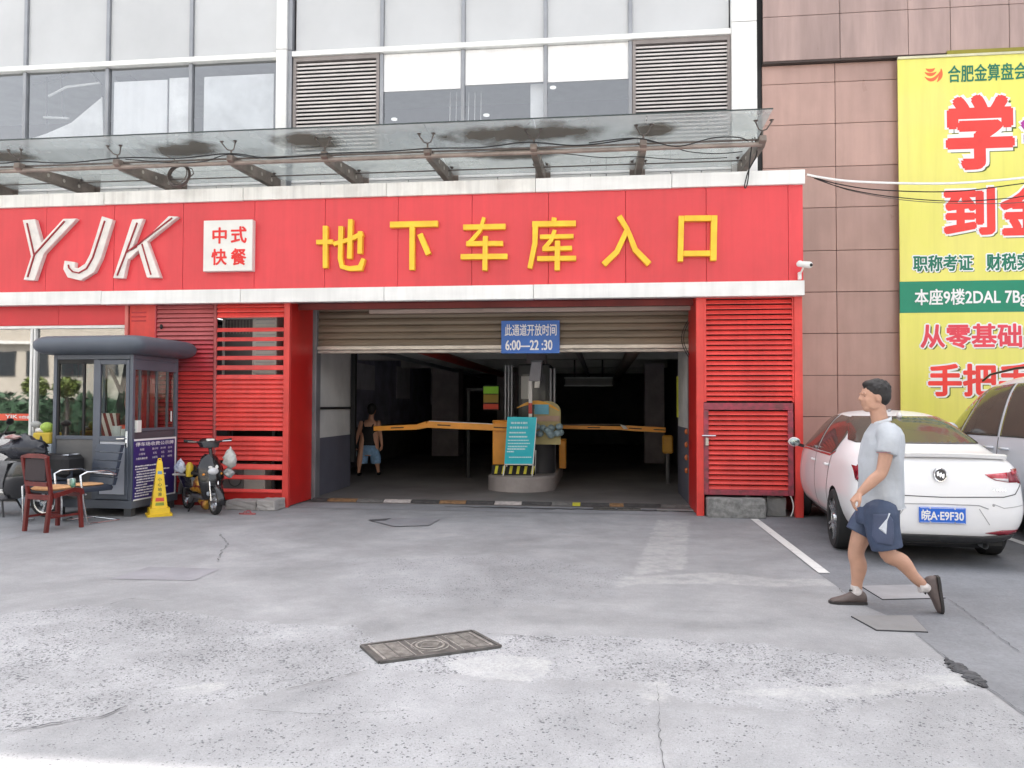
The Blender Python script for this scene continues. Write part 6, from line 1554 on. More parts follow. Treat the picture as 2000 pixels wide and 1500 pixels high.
    for k in range(11):
        a = R(20 + 150 * k / 10); r = .24; rf.append([Vector((-.58 + r * math.cos(a), y, .20 + r * math.sin(a))) for y in (-.07, 0, .07)])
    o = MB().ring(rf, False, False).build('rear_fender', M_gplas, t, smooth=60); o.modifiers.new('s', 'SOLIDIFY').thickness = .008
    MB().ball((-.86, 0, .60 - low), .03, .09, .035, 12, 6).build('tail_lamp', mat('red_lens', (.35, .01, .01), .15), t, smooth=60)
    for s_ in (-1, 1):
        MB().tube([(-.05, .10 * s_, .2), (-.13, .16 * s_, .0)], .012, 6).build('stand_leg', M_plas, t)
        MB().tube([(-.58, .07 * s_, .2), (-.45, .10 * s_, .55)], .022, 8).build('shock_absorber', M_gplas, t)
        MB().tube([(.26, .22 * s_, 1.02), (.24, .28 * s_, 1.15)], .006, 6).build('mirror_stem', M_plas, t) if full else None
        if full: MB().ball((.24, .29 * s_, 1.18), .015, .065, .045, 12, 8).build('mirror', M_plas, t, smooth=60)
    if full:
        for z in (.76,):
            MB().tube([(-.62, -.09, z), (-.95, -.09, z + .02), (-.95, .09, z + .02), (-.62, .09, z)], .009, 6).build('rack', M_chrome, t)
    return t
M_pblk = mat('glossy_black_paint', (.014, .014, .016), .18, coat=.4)
s1 = scooter('electric_scooter', 'black electric scooter loaded with bags and helmets between the caution sign and the slat screen', (-5.54, 10.07, 0), R(-38), M_pblk, False, None, .17)
s1.scale = (.76, .9, .97)
rf = []
for k in range(12):
    a = R(-20 + 200 * k / 11); r = .27; rf.append([Vector((-.58 + r * math.cos(a), y, .20 + r * math.sin(a))) for y in (-.085, -.04, 0, .04, .085)])
o = MB().ring(rf, False, False).build('wheel_guard', mat('grey_translucent_guard', (.16, .16, .18), .3), s1, smooth=60); o.modifiers.new('s', 'SOLIDIFY').thickness = .008
s3 = scooter('electric_scooter', 'black motor scooter cut off by the left picture edge beside the shopfront', (-7.95, 9.38, 0), R(176), M_pblk, True)
s3.scale = (1.1, 1.1, 1.06)
# decoration on the front shield of the first scooter
dm = MB()
for (y, z, ry, rz_) in ((-.05, .66, .035, .02), (.0, .62, .02, .02), (.05, .66, .025, .03), (.01, .56, .05, .022), (-.03, .56, .02, .02)):
    dm.ball((.484 + .0, y, z), .004, ry, rz_, 10, 5)
dm.build('white_decal', M_wpanel, s1, smooth=60)
box('pale_leg_panel', mat('bluish_pale_panel', (.42, .46, .52), .35, var=.15, scale=8), s1, .46, .50, -.10, .10, .26, .48, .02)
def bagmesh(name, label, loc, sx, sy, sz, m, seed, cat='bag'):
    rn = random.Random(seed); mb = MB(); mb.ball((0, 0, 0), sx, sy, sz, 18, 14)
    vs_ = []
    for v in mb.v:
        k = 1 + .22 * math.sin(v[0] * 40 + seed) * math.cos(v[2] * 33 + v[1] * 21) + .12 * math.sin(v[2] * 75 + v[0] * 60) + rn.uniform(-.08, .08); tz = max(.22, 1 - max(0, v[2] / sz) * .72) * (1 if v[2] < 0 else 1); tz = tz * (1.12 if v[2] < -.3 * sz else 1)
        vs_.append((v[0] * k * tz, v[1] * k * tz, v[2] * (1 + .1 * math.sin(v[0] * 50))))
    mb.v = vs_; o = mb.build(name, m, None, smooth=70); o.location = loc; return tag(o, label, cat)
M_bag1 = mat('grey_white_plastic_bag', (.46, .46, .44), .45, var=.15, scale=18)
bagmesh('plastic_bag', 'greyish white plastic bag hanging from the handlebar of the loaded scooter', W(449, 893, 10.0), .095, .07, .145, M_bag1, 3)
bagmesh('plastic_bag', 'smaller clear plastic bag below the grey bag on the loaded scooter', W(447, 921, 10.02), .065, .05, .085, mat('clear_grey_plastic', (.32, .33, .33), .2, var=.35, scale=22), 5)
bagmesh('plastic_bag', 'light blue and white wrapped bag on the rear rack of the loaded scooter', W(352, 910, 10.1), .085, .06, .105, mat('blue_white_wrapping', (.62, .68, .80), .4, col2=(.20, .25, .40), scale=22, w=(.35, .5)), 7)
bagmesh('gift_bag', 'shiny gold and maroon patterned bag hanging on the loaded scooter', W(390, 945, 10.0), .12, .05, .13, mat('gold_maroon_foil', (.50, .28, .05), .3, metal=.4, col2=(.16, .02, .03), scale=13, w=(.42, .55)), 9)
bagmesh('gift_bag', 'second gold foil bag low beside the scooter\'s front wheel', W(400, 978, 9.98), .075, .05, .12, mat('gold_maroon_foil', (.5, .28, .05)), 11)
o = MB().lathe([(0, 0), (.045, 0), (.05, .02), (.05, .15), (.03, .19), (.02, .2), (0, .2)], (0, 0, 0), 'Z', 16).build('yellow_bottle', mat('yellow_bottle_plastic', (.72, .52, .04), .35), None, loc=W(370, 931, 10.08), smooth=50); tag(o, 'yellow plastic bottle with a blue label standing on the loaded scooter', 'bottle')
ob = MB().lathe([(.051, .04), (.0515, .04), (.0515, .10), (.051, .10)], (0, 0, 0), 'Z', 16).build('label', mat('blue_bottle_label', (.08, .16, .40), .5), o)
he = thing('helmet', 'shiny black round helmet on the seat of the loaded scooter', 'helmet', W(394, 919, 10.12)); MB().ball((0, 0, 0), .085, .085, .075, 18, 12).build('shell', M_pblk, he, smooth=60); MB().lathe([(.080, -.04), (.088, -.04), (.088, -.025), (.080, -.025)], (0, 0, 0), 'Z', 20).build('rim', M_gplas, he, smooth=40)
he = thing('helmet', 'dull dark green striped helmet left of the shiny black one', 'helmet', W(375, 916, 10.2)); MB().ball((0, 0, 0), .07, .08, .065, 18, 12).build('shell', mat('dull_dark_green_shell', (.03, .05, .04), .4), he, smooth=60)
for k in (-1, 0, 1): MB().lathe([(.071, k * .015), (.074, k * .015 + .003), (.071, k * .015 + .006)], (0, 0, .015), 'Z', 18, True).build('stripe', M_rub, he)
box('white_tray', M_white, None, -.16, .10, -.08, .08, 0, .025, .01, loc=(0, 0, 0)); o = bpy.data.objects['white_tray']; o.location = W(362, 928, 10.22); tag(o, 'white tray-like shelf fixed over the rear wheel of the loaded scooter', 'tray')
# black cover and clutter on the left scooter
bagmesh('seat_cover', 'shiny black rain cover bundled over the left scooter', W(48, 872, 9.1), .30, .16, .17, mat('shiny_black_cover', (.02, .022, .03), .25, var=.3), 13, 'cover')
bagmesh('seat_cover', 'dark wind apron hanging off the rear of the left scooter', W(78, 892, 9.15), .12, .10, .26, mat('dark_apron_fabric', (.02, .024, .03), .4), 17, 'cover')
bagmesh('red_pouch', 'small dark red and white pouch on top of the left scooter', W(25, 853, 9.0), .11, .06, .035, mat('dark_red_white_cloth', (.50, .42, .40), .6, col2=(.25, .02, .02), scale=9), 15, 'pouch')
box('storage_box', M_rub, s3, -.98, -.62, -.17, .17, .5, .78, .05)
MB().tube([(.30, -.19, .95), (.36, -.2, .7), (.42, -.2, .5), (.5, -.17, .44)], .008, 6).build('crash_bar', M_chrome, s3, smooth=60)
MB().tube([(-.1, -.18, .64), (-.3, -.2, .66), (-.6, -.19, .7)], .010, 6).build('side_rail', M_chrome, s3, smooth=60)
# =================================================================== CARS (local frame: front = +Y, rear = -Y, left = -X)
def loft_body(name, st, parent, m, lv=2):
    rings = []
    for (y, zb, wb, z1, w1, zs, ws, zr, wr, zc) in st:
        half = [(0, zb), (wb * .7, zb), (wb, zb + .06), (w1, z1), (ws + (w1 - ws) * .35, (z1 * .35 + zs * .65)), (ws, zs), (ws * .5 + wr * .5 + .012, zs * .45 + zr * .55), (wr, zr), (wr * .6, zc - (zc - zr) * .25), (0, zc)]
        rings.append([Vector((x, y, z)) for x, z in half] + [Vector((-x, y, z)) for x, z in half[-2:0:-1]])
    mb = MB().ring(rings)
    o = mb.build(name, m, parent, smooth=180)
    subsurf(o, lv); return o
def cut_arches(o, axles, r, W_, mdark, z=None):
    o.data.materials.append(mdark)
    for y in axles:
        cme = MB().lathe([(0, -.30), (r, -.30), (r, .30), (0, .30)], (0, 0, 0), 'X', 40, False).mesh('c'); cme.materials.append(mdark)
        for s_ in (-1, 1):
            c_ = bpy.data.objects.new('c', cme); COL.objects.link(c_); c_.location = (s_ * (W_ - .12), y, (z or r - .03)); 
            c_.parent = o.parent
            md = o.modifiers.new('b', 'BOOLEAN'); md.operation = 'DIFFERENCE'; md.object = c_; md.solver = 'EXACT'
            try: md.material_mode = 'TRANSFER'
            except Exception: pass
    dg = bpy.context.evaluated_depsgraph_get(); dg.update()
    me = bpy.data.meshes.new_from_object(o.evaluated_get(dg))
    cs_ = [md.object for md in o.modifiers]; o.modifiers.clear(); o.data = me
    for c_ in cs_: bpy.data.objects.remove(c_)
    me.shade_smooth(); me.set_sharp_from_angle(angle=R(42)); return o
def bvh_of(o): return BVHTree.FromPolygons([v.co.copy() for v in o.data.vertices], [tuple(p.vertices) for p in o.data.polygons])
def decal(name, bvh, poly, axis, m, parent, off=.003, thick=.004, step=.06, side=1, smooth=True):
    """thin shaped panel laid on the body, its outline given from the rear ('R': x,z) or from a side ('S': y,z)"""
    me = bpy.data.meshes.new(name); bm = bmesh.new()
    vs_ = [bm.verts.new((p[0], p[1], 0)) for p in poly]; bm.faces.new(vs_)
    bmesh.ops.triangulate(bm, faces=bm.faces)
    for _ in range(7):
        es = [e for e in bm.edges if e.calc_length() > step]
        if not es: break
        bmesh.ops.subdivide_edges(bm, edges=es, cuts=1); bmesh.ops.triangulate(bm, faces=bm.faces)
    lastn = None
    hits = {}
    for v in bm.verts:
        if axis == 'R': o_, d_ = Vector((v.co.x, -6, v.co.y)), Vector((0, 1, 0))
        elif axis == 'F': o_, d_ = Vector((v.co.x, 6, v.co.y)), Vector((0, -1, 0))
        else: o_, d_ = Vector((3 * side, v.co.x, v.co.y)), Vector((-side, 0, 0))
        h = bvh.ray_cast(o_, d_); hits[v] = (h[0], h[1]) if h[0] is not None else None
    good = [v for v in bm.verts if hits[v]]
    for v in list(bm.verts):
        if hits[v] is None:
            q = min(good, key=lambda g: (g.co - v.co).length); hits[v] = hits[q]
    for v in bm.verts: v.co = hits[v][0] + hits[v][1] * off
    bmesh.ops.recalc_face_normals(bm, faces=bm.faces)
    r = bmesh.ops.solidify(bm, geom=list(bm.faces), thickness=-thick) if False else None
    bm.to_mesh(me); bm.free()
    if smooth: me.shade_smooth()
    me.materials.append(m); o = bpy.data.objects.new(name, me); COL.objects.link(o); o.parent = parent
    s_ = o.modifiers.new('t', 'SOLIDIFY'); s_.thickness = thick; s_.offset = -1
    return o
def seam(name, bvh, pts, axis, parent, w=.007, m=None, side=1, off=.003):
    P = []
    for i in range(len(pts) - 1):
        n_ = max(1, int(math.dist(pts[i], pts[i + 1]) / .05)); P += [(pts[i][0] + (pts[i + 1][0] - pts[i][0]) * k / n_, pts[i][1] + (pts[i + 1][1] - pts[i][1]) * k / n_) for k in range(n_)]
    return decal(name, bvh, stroke(P + [pts[-1]], w), axis, m or M_seam, parent, off, .002, .035, side)
def car_wheel(parent, x, y, r, w, spin=0):
    s_ = 1 if x > 0 else -1
    o = MB().lathe([(r - .10, -w / 2 + .01), (r - .03, -w / 2), (r - .006, -w / 2 + .02), (r, -w / 4), (r, w / 4), (r - .006, w / 2 - .02), (r - .03, w / 2), (r - .10, w / 2 - .01)], (x, y, r), 'X', 44).build('wheel', M_tyre, parent, smooth=35)
    a = x + s_ * (w / 2 - .012); mb = MB(); 
    mb.lathe([(r - .115, a - x - s_ * .10), (r - .095, a - x), (r - .085, a - x), (r - .085, a - x - s_ * .10)], (x, y, r), 'X', 40)
    for k in range(10):
        an = 2 * math.pi * (k // 2) / 5 + (k % 2) * .30 - .15 + spin
        p = Vector((a - s_ * .03, y + .05 * math.cos(an), r + .05 * math.sin(an))); q = Vector((a - s_ * .008, y + (r - .095) * math.cos(an), r + (r - .095) * math.sin(an)))
        mb.bar(p, q, .022, .03, (1, 0, 0))
    mb.lathe([(0, a - x), (.05, a - x), (.06, a - x - s_ * .03), (0, a - x - s_ * .03)], (x, y, r), 'X', 18)
    mb.build('rim', M_rim, o, smooth=35)
    MB().lathe([(0, a - x - s_ * .10), (r - .11, a - x - s_ * .10), (r - .11, a - x - s_ * .095), (0, a - x - s_ * .095)], (x, y, r), 'X', 30).build('brake_disc', M_alud, o)
    return o

M_seam = mat('dark_shut_line', (.05, .05, .052), .6)
CAR = thing('white_sedan', 'white sedan parked nose to the pink wall behind the walking man', 'car', (0, 0, 0), world=False)
#      y     zb   wb   z1   w1   zs   ws   zr   wr   zc
st = [(-2.27, .40, .50, .50, .56, .60, .50, .62, .40, .63),
      (-2.24, .30, .66, .48, .76, .66, .70, .78, .60, .80),
      (-2.17, .25, .74, .50, .845, .80, .79, .96, .66, .975),
      (-2.08, .23, .78, .52, .875, .90, .82, 1.02, .70, 1.045),
      (-1.80, .22, .80, .55, .895, .95, .84, 1.045, .70, 1.075),
      (-1.62, .21, .80, .55, .90, .96, .85, 1.09, .665, 1.125),
      (-1.20, .20, .81, .56, .905, .965, .86, 1.26, .60, 1.29),
      (-.75, .20, .82, .56, .905, .965, .865, 1.38, .575, 1.42),
      (-.20, .19, .82, .56, .905, .96, .865, 1.425, .575, 1.47),
      (.35, .19, .82, .56, .905, .95, .86, 1.40, .565, 1.455),
      (.80, .20, .82, .56, .90, .94, .85, 1.28, .56, 1.33),
      (1.20, .20, .81, .56, .895, .93, .84, 1.06, .62, 1.10),
      (1.45, .20, .80, .55, .885, .90, .82, .96, .68, 1.00),
      (1.85, .21, .78, .53, .86, .83, .79, .885, .66, .93),
      (2.12, .22, .70, .50, .79, .74, .72, .80, .60, .83),
      (2.28, .26, .55, .46, .62, .62, .56, .67, .45, .70),
      (2.33, .34, .35, .46, .42, .55, .38, .58, .3, .6)]
body = loft_body('body', st, CAR, M_paint)
bv = bvh_of(body)
cut_arches(body, (-1.32, 1.34), .345, .90, M_black, .315)
for s_ in (-1, 1):
    for y in (-1.32, 1.34): car_wheel(CAR, s_ * .80, y, .315, .205, .4 * y)
# rear glass + side glass
decal('rear_window', bv, [(-.50, 1.385), (.50, 1.385), (.585, 1.33), (.70, 1.145), (.66, 1.125), (-.66, 1.125), (-.70, 1.145), (-.585, 1.33)], 'R', M_cglass, CAR, .008, .006, .03)
for s_ in (-1, 1):
    decal('side_window', bv, [(-1.02, .985), (-.22, .985), (-.22, 1.395), (-.75, 1.37), (-1.05, 1.27), (-1.16, 1.16), (-1.16, 1.04)], 'S', M_cglass, CAR, .003, side=s_)
    decal('side_window', bv, [(-.15, .985), (.98, .975), (.80, 1.12), (.45, 1.33), (.2, 1.385), (-.15, 1.395)], 'S', M_cglass, CAR, .003, side=s_)
    seam('window_trim', bv, [(-1.2, 1.02), (-1.0, .967), (.3, .965), (1.0, .955)], 'S', CAR, .022, M_chrome, s_)
    seam('door_seam', bv, [(-.185, 1.0), (-.185, .34)], 'S', CAR, .007, None, s_)
    seam('door_seam', bv, [(.92, .95), (.93, .6), (.90, .34)], 'S', CAR, .007, None, s_)
    seam('door_seam', bv, [(-1.1, 1.0), (-1.0, .72), (-.93, .55), (-.9, .34)], 'S', CAR, .007, None, s_)
    seam('sill_line', bv, [(-.88, .31), (.92, .31)], 'S', CAR, .010, M_alud, s_)
    for y in (-.93, -.05):
        hh = bv.ray_cast(Vector((3 * s_, y, .86)), Vector((-s_, 0, 0)))[0]
        MB().tube([hh + Vector((.0, -.09, 0)), hh + Vector((.028 * s_, -.07, .003)), hh + Vector((.032 * s_, 0, .004)), hh + Vector((.028 * s_, .07, .003)), hh + Vector((0, .09, 0))], .013, 8).build('door_handle', M_paint, CAR, smooth=60)
    mr = MB().ball((s_ * 1.0, .78, 1.03), .088, .06, .062, 18, 12).build('side_mirror', M_paint, CAR, smooth=60)
    MB().ball((s_ * 1.0, .728, 1.03), .074, .018, .050, 18, 8).build('mirror_glass', mat('mirror_reflection', (.35, .42, .42), .05, metal=.9), mr, smooth=60)
    MB().bar((s_ * .86, .80, .975), (s_ * .97, .79, 1.0), .04, .04).build('mirror_arm', M_plas, mr)
# rear light clusters, lens pieces
M_lens = mat('red_tail_lens', (.42, .012, .03), .12, var=.25, scale=9, coat=.8, spec=.8); M_lensd = mat('dark_red_lens', (.22, .005, .02), .12, coat=.8); M_lensw = mat('white_lens', (.62, .58, .60), .1, coat=.8)
for s_ in (-1, 1):
    P = lambda L_: [(s_ * x, z) for x, z in L_]
    decal('tail_light', bv, P([(.44, .875), (.56, .885), (.66, .895), (.66, .805), (.53, .825), (.475, .85)]), 'R', M_lens, CAR, .006, .012)
    decal('tail_light', bv, P([(.665, .895), (.79, .92), (.815, .925), (.815, .805), (.665, .805)]), 'R', M_lensd, CAR, .006, .012)
    decal('reverse_lens', bv, P([(.505, .838), (.66, .838), (.66, .808), (.55, .825)]), 'R', M_lensw, CAR, .0085, .004)
    decal('tail_light', bv, [(-2.07, .93), (-2.15, .922), (-2.17, .80), (-2.13, .79)], 'S', M_lensd, CAR, .006, .010, side=s_)
    decal('rear_reflector', bv, P([(.42, .345), (.58, .375), (.76, .38), (.78, .345), (.60, .325)]), 'R', M_lensd, CAR, .004, .006)
decal('tail_light', bv, [(.70, .905), (.82, .925), (.83, .89), (.71, .875)], 'R', M_lens, CAR, .0125, .003)
# trunk lid seam; grey strips paint the shade of bumper recess and crease
seam('trunk_seam', bv, [(-.80, .79), (-.72, .70), (-.60, .675), (.0, .662), (.60, .675), (.72, .70), (.80, .79)], 'R', CAR, .008)
seam('recess_shade_line', bv, [(-.45, .565), (-.36, .595), (0, .60), (.36, .595), (.45, .565)], 'R', CAR, .010, mat('shade_line_sensor_grey', (.36, .36, .37), .5))
seam('recess_shade_line', bv, [(-.46, .42), (-.36, .565), ], 'R', CAR, .007, mat('shade_line_sensor_grey', (.22, .22, .22)))
seam('recess_shade_line', bv, [(.46, .42), (.36, .565), ], 'R', CAR, .007, mat('shade_line_sensor_grey', (.22, .22, .22)))
seam('bumper_crease_shade', bv, [(.50, .61), (.60, .575), (.80, .60)], 'R', CAR, .006, mat('shade_line_sensor_grey', (.22, .22, .22)))
# spoiler lip
lp = []
for k in range(17):
    x = -.69 + 1.38 * k / 16; yb = -2.06 - .06 * (1 - (x / .74) ** 2); z = 1.052 - .02 * (x / .74) ** 2
    lp.append([Vector((x, yb + .16, z - .015)), Vector((x, yb + .12, z + .008)), Vector((x, yb - .0, z + .022)), Vector((x, yb - .05, z + .008)), Vector((x, yb - .035, z - .025))])
MB().ring(lp).build('spoiler_lip', M_paint, CAR, smooth=50)
# lower black valance
decal('rear_valance', bv, [(-.74, .345), (-.40, .315), (.40, .315), (.74, .345), (.72, .262), (.4, .245), (-.4, .245), (-.72, .262)], 'R', mat('grey_black_valance', (.035, .035, .037), .45), CAR, .006, .014)
seam('valance_strip', bv, [(-.72, .30), (-.4, .288), (.4, .288), (.72, .30)], 'R', CAR, .010, M_alu, off=.008)
box('underbody', M_black, CAR, -.70, .70, -2.05, 2.0, .17, .30, .03)
MB().tube([(.45, -2.0, .22), (.45, -2.18, .215)], .03, 12, False).build('exhaust', M_alu, CAR, smooth=60)
# number plate
def rearY(x, z): return bv.ray_cast(Vector((x, -6, z)), Vector((0, 1, 0)))[0].y
py_ = rearY(0, .49) - .022
PL = box('number_plate', mat('plate_blue', (.01, .13, .62), .35, var=.03), CAR, -.225, .225, py_, py_ + .014, .425, .57, .004)
def TP(x, d, z): return (x, py_ - d, z)
text('plate_text', '皖A·E9F30', TP, M_txtw, PL, -.205, .205, .447, .548, .003, .028)
for (x0, x1, z0, z1) in ((-.215, .215, .562, .565), (-.215, .215, .430, .433)): box('plate_border', M_txtw, PL, x0, x1, py_ - .002, py_, z0, z1)
for x in (-.12, .12):
    for z in (.562, .434): MB().lathe([(0, -.006), (.008, -.006), (.008, 0), (0, 0)], (x, py_, z), 'Y', 10).build('plate_screw', M_chrome, PL)
# round emblem: black disc, chrome ring, three slanted shields
ey = min(rearY(0, .80), rearY(0, .93), rearY(0, .86)) - .012
E1 = MB().lathe([(0, 0), (.062, 0), (.062, .05), (0, .05)], (0, ey, .865), 'Y', 32).build('emblem', M_pblk, CAR, smooth=40)
MB().lathe([(.054, -.006), (.062, -.008), (.067, 0), (.062, .01)], (0, ey, .865), 'Y', 32).build('emblem_ring', M_chrome, E1, smooth=40)
for k in range(3):
    cx_ = -.026 + .026 * k; cz_ = .875 - .010 * k
    MB().prism([(cx_ - .012, cz_ + .016), (cx_ + .012, cz_ + .024), (cx_ + .010, cz_ - .012), (cx_ - .002, cz_ - .026), (cx_ - .012, cz_ - .012)], ey - .006, ey - .001).build('emblem_shield', M_chrome, E1, bevel=.002)
by_ = rearY(.58, .735)
for (x0, w_) in ((.50, .014), (.53, .02), (.556, .022), (.583, .02), (.608, .02)):
    q = bv.ray_cast(Vector((x0, -6, .735)), Vector((0, 1, 0)))[0]; MB().prism([(x0, .728), (x0 + w_ * .8, .728), (x0 + w_, .744), (x0 + .004, .744)], q.y - .006, q.y + .01).build('model_lettering', M_chrome, CAR)
for x in (-.5, .5): MB().lathe([(0, -.004), (.012, -.004), (.014, 0), (0, 0)], (x, rearY(x, .60), .60), 'Y', 12).build('parking_sensor', mat('shade_line_sensor_grey', (.22, .22, .22)), CAR)
decal('roof_antenna', bv, [(-.02, 1.44), (.02, 1.44), (.01, 1.46), (-.01, 1.46)], 'R', M_paint, CAR, .03, .03)
MB().ball((0, -.85, 1.40), .03, .07, .035, 10, 6).build('roof_fin', M_paint, CAR, smooth=60)
CAR.location = (3.335, 9.56, 0); CAR.rotation_euler = (0, 0, R(-5.5)); CAR.scale = (.87, .94, 1)

# -------- second car: tall bluish white van, left flank towards the sedan
VAN = thing('white_van', 'tall bluish white van at the right picture edge beside the sedan', 'car', (0, 0, 0), world=False)
st = [(-2.35, .40, .70, .60, .80, .85, .80, 1.1, .70, 1.15),
      (-2.30, .30, .80, .60, .90, 1.0, .88, 1.45, .74, 1.55),
      (-2.15, .25, .82, .60, .925, 1.05, .90, 1.70, .73, 1.79),
      (-1.6, .22, .84, .60, .93, 1.06, .91, 1.76, .71, 1.84),
      (-.6, .22, .84, .60, .93, 1.06, .91, 1.78, .70, 1.86),
      (.3, .22, .84, .60, .93, 1.05, .91, 1.77, .69, 1.85),
      (.95, .22, .84, .60, .93, 1.04, .91, 1.70, .67, 1.77),
      (1.35, .22, .84, .60, .93, 1.02, .90, 1.50, .68, 1.56),
      (1.75, .22, .83, .58, .92, 1.0, .88, 1.14, .74, 1.2),
      (2.05, .24, .80, .56, .89, .92, .84, .98, .72, 1.03),
      (2.32, .28, .68, .52, .76, .76, .72, .82, .6, .86),
      (2.40, .36, .45, .5, .5, .66, .45, .70, .4, .73)]
vb = loft_body('body', st, VAN, M_paint2)
bvv = bvh_of(vb)
cut_arches(vb, (-1.35, 1.45), .36, .93, M_black, .33)
for s_ in (-1, 1):
    for y in (-1.35, 1.45): car_wheel(VAN, s_ * .83, y, .33, .215)
M_ogl = mat('painted_banner_tint_glass', (.18, .19, .03), .05, spec=1.0, coat=1.0)  # olive base colour paints in the yellow banner seen in this window
for s_ in (-1, 1):
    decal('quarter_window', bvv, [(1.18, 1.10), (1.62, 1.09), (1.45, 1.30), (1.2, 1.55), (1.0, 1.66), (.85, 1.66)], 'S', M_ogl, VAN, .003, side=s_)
    decal('front_door_window', bvv, [(.15, 1.11), (1.13, 1.10), (.80, 1.67), (.15, 1.70)], 'S', M_cglass, VAN, .003, side=s_)
    decal('rear_door_window', bvv, [(-1.0, 1.11), (.09, 1.11), (.09, 1.70), (-1.0, 1.69)], 'S', M_cglass, VAN, .003, side=s_)
    decal('rear_side_window', bvv, [(-2.0, 1.14), (-1.06, 1.12), (-1.06, 1.69), (-1.85, 1.66)], 'S', M_cglass, VAN, .003, side=s_)
    seam('door_seam', bvv, [(.12, 1.1), (.12, .34)], 'S', VAN, .008, None, s_); seam('door_seam', bvv, [(1.2, 1.08), (1.05, .5), (.95, .36)], 'S', VAN, .008, None, s_); seam('door_seam', bvv, [(-1.03, 1.1), (-.95, .7), (-.9, .36)], 'S', VAN, .008, None, s_)
    for y in (-.1, -.95 + 1.85 - 1.6):
        pass
    for y in (-.05, .30):
        hh = bvv.ray_cast(Vector((3 * s_, y, .98)), Vector((-s_, 0, 0)))[0]
        MB().tube([hh + Vector((.0, -.09, 0)), hh + Vector((.03 * s_, -.06, .003)), hh + Vector((.03 * s_, .06, .003)), hh + Vector((0, .09, 0))], .014, 8).build('door_handle', M_paint2, VAN, smooth=60)
    R_ = [Vector((s_ * .66, y, z)) for y, z in ((1.0, 1.76), (.8, 1.83), (.2, 1.875), (-.8, 1.885), (-1.7, 1.865), (-1.95, 1.83))]
    MB().tube(R_, .014, 8).build('roof_rail', M_plas, VAN, smooth=60)
    mr = MB().ball((s_ * 1.05, 1.05, 1.16), .11, .07, .09, 16, 10).build('side_mirror', M_paint2, VAN, smooth=60)
    MB().bar((s_ * .9, 1.08, 1.10), (s_ * 1.0, 1.06, 1.13), .04, .05).build('mirror_arm', M_plas, mr)
decal('windscreen', bvv, [(-.62, 1.22), (.62, 1.22), (.56, 1.70), (-.56, 1.70)], 'F', M_cglass, VAN, .003)
decal('rear_window', bvv, [(-.66, 1.15), (.66, 1.15), (.60, 1.62), (-.60, 1.62)], 'R', M_cglass, VAN, .003)
for s_ in (-1, 1): decal('tail_light', bvv, [(s_ * .70, .9), (s_ * .84, .9), (s_ * .84, 1.15), (s_ * .74, 1.15)], 'R', M_lens, VAN, .006)
box('underbody', M_black, VAN, -.7, .7, -2.1, 2.1, .18, .3, .03)
VAN.location = (5.50, 9.3, 0); VAN.rotation_euler = (0, 0, R(-1)); VAN.scale = (1, 1, 1.04)
# =================================================================== PEOPLE
def limb(mb, pts, rad, n=18, flat=(False, False), ey=1.0):
    """smooth tapered limb through pts with hemispherical or flat ends"""
    P = [Vector(p) for p in pts]; out = []; rr_ = []; sub = 5
    for i in range(len(P) - 1):
        p0, p1, p2, p3 = P[max(i - 1, 0)], P[i], P[i + 1], P[min(i + 2, len(P) - 1)]; r0, r1 = rad[i], rad[i + 1]
        for j in range(sub):
            t = j / sub; out.append(.5 * ((2 * p1) + (-p0 + p2) * t + (2 * p0 - 5 * p1 + 4 * p2 - p3) * t * t + (-p0 + 3 * p1 - 3 * p2 + p3) * t ** 3)); tt = t * t * (3 - 2 * t); rr_.append(r0 + (r1 - r0) * tt)
    out.append(P[-1]); rr_.append(rad[-1])
    if not flat[0]:
        d = (out[0] - out[1]).normalized(); r = rr_[0]
        ex = [(out[0] + d * r * math.sin(a), r * math.cos(a)) for a in (1.45, 1.0, .5)]; out = [e[0] for e in ex] + out; rr_ = [e[1] for e in ex] + rr_
    if not flat[1]:
        d = (out[-1] - out[-2]).normalized(); r = rr_[-1]
        ex = [(out[-1] + d * r * math.sin(a), r * math.cos(a)) for a in (.5, 1.0, 1.45)]; out += [e[0] for e in ex]; rr_ += [e[1] for e in ex]
    return mb.tube(out, rr_, n)
def hand(mb, wrist, palm_dir, across, curl_dir, s=1.0, thumb_sign=1, curl=.6):
    """palm with four unequal curled fingers and a thumb from the side of the palm"""
    f = Vector(palm_dir).normalized(); a = Vector(across); a = (a - f * a.dot(f)).normalized(); c = Vector(curl_dir); c = (c - f * c.dot(f) - a * c.dot(a)).normalized(); w = Vector(wrist)
    rings = []
    for t, wd, th in ((-.01, .026, .020), (.02, .034, .019), (.05, .041, .017), (.08, .042, .014), (.095, .038, .012)):
        rings.append([w + f * t * s + a * wd * s * math.cos(q) + c * th * s * math.sin(q) for q in [2 * math.pi * i / 14 for i in range(14)]])
    mb.ring(rings)
    for k, (off, L_) in enumerate(((-.030, .074), (-.010, .084), (.011, .078), (.030, .060))):
        base = w + f * .075 * s + a * off * s * (1 if thumb_sign > 0 else -1) * -1; pts = [base]; ang = .15 + .08 * k; p = base + Vector()
        for seg in (.42, .33, .25):
            ang += curl * (.9 if seg < .4 else .55); p = p + (f * math.cos(ang) + c * math.sin(ang)) * L_ * seg * s + a * off * .05; pts.append(p)
        limb(mb, pts, [.0098 * s, .0090 * s, .0082 * s, .0070 * s], 10)
    ta = a * thumb_sign
    b0 = w + f * .022 * s + ta * .026 * s
    limb(mb, [b0, b0 + (f * .026 + ta * .024 + c * .012) * s, b0 + (f * .050 + ta * .026 + c * .028) * s, b0 + (f * .070 + ta * .018 + c * .040) * s], [.015 * s, .012 * s, .0105 * s, .0085 * s], 10)
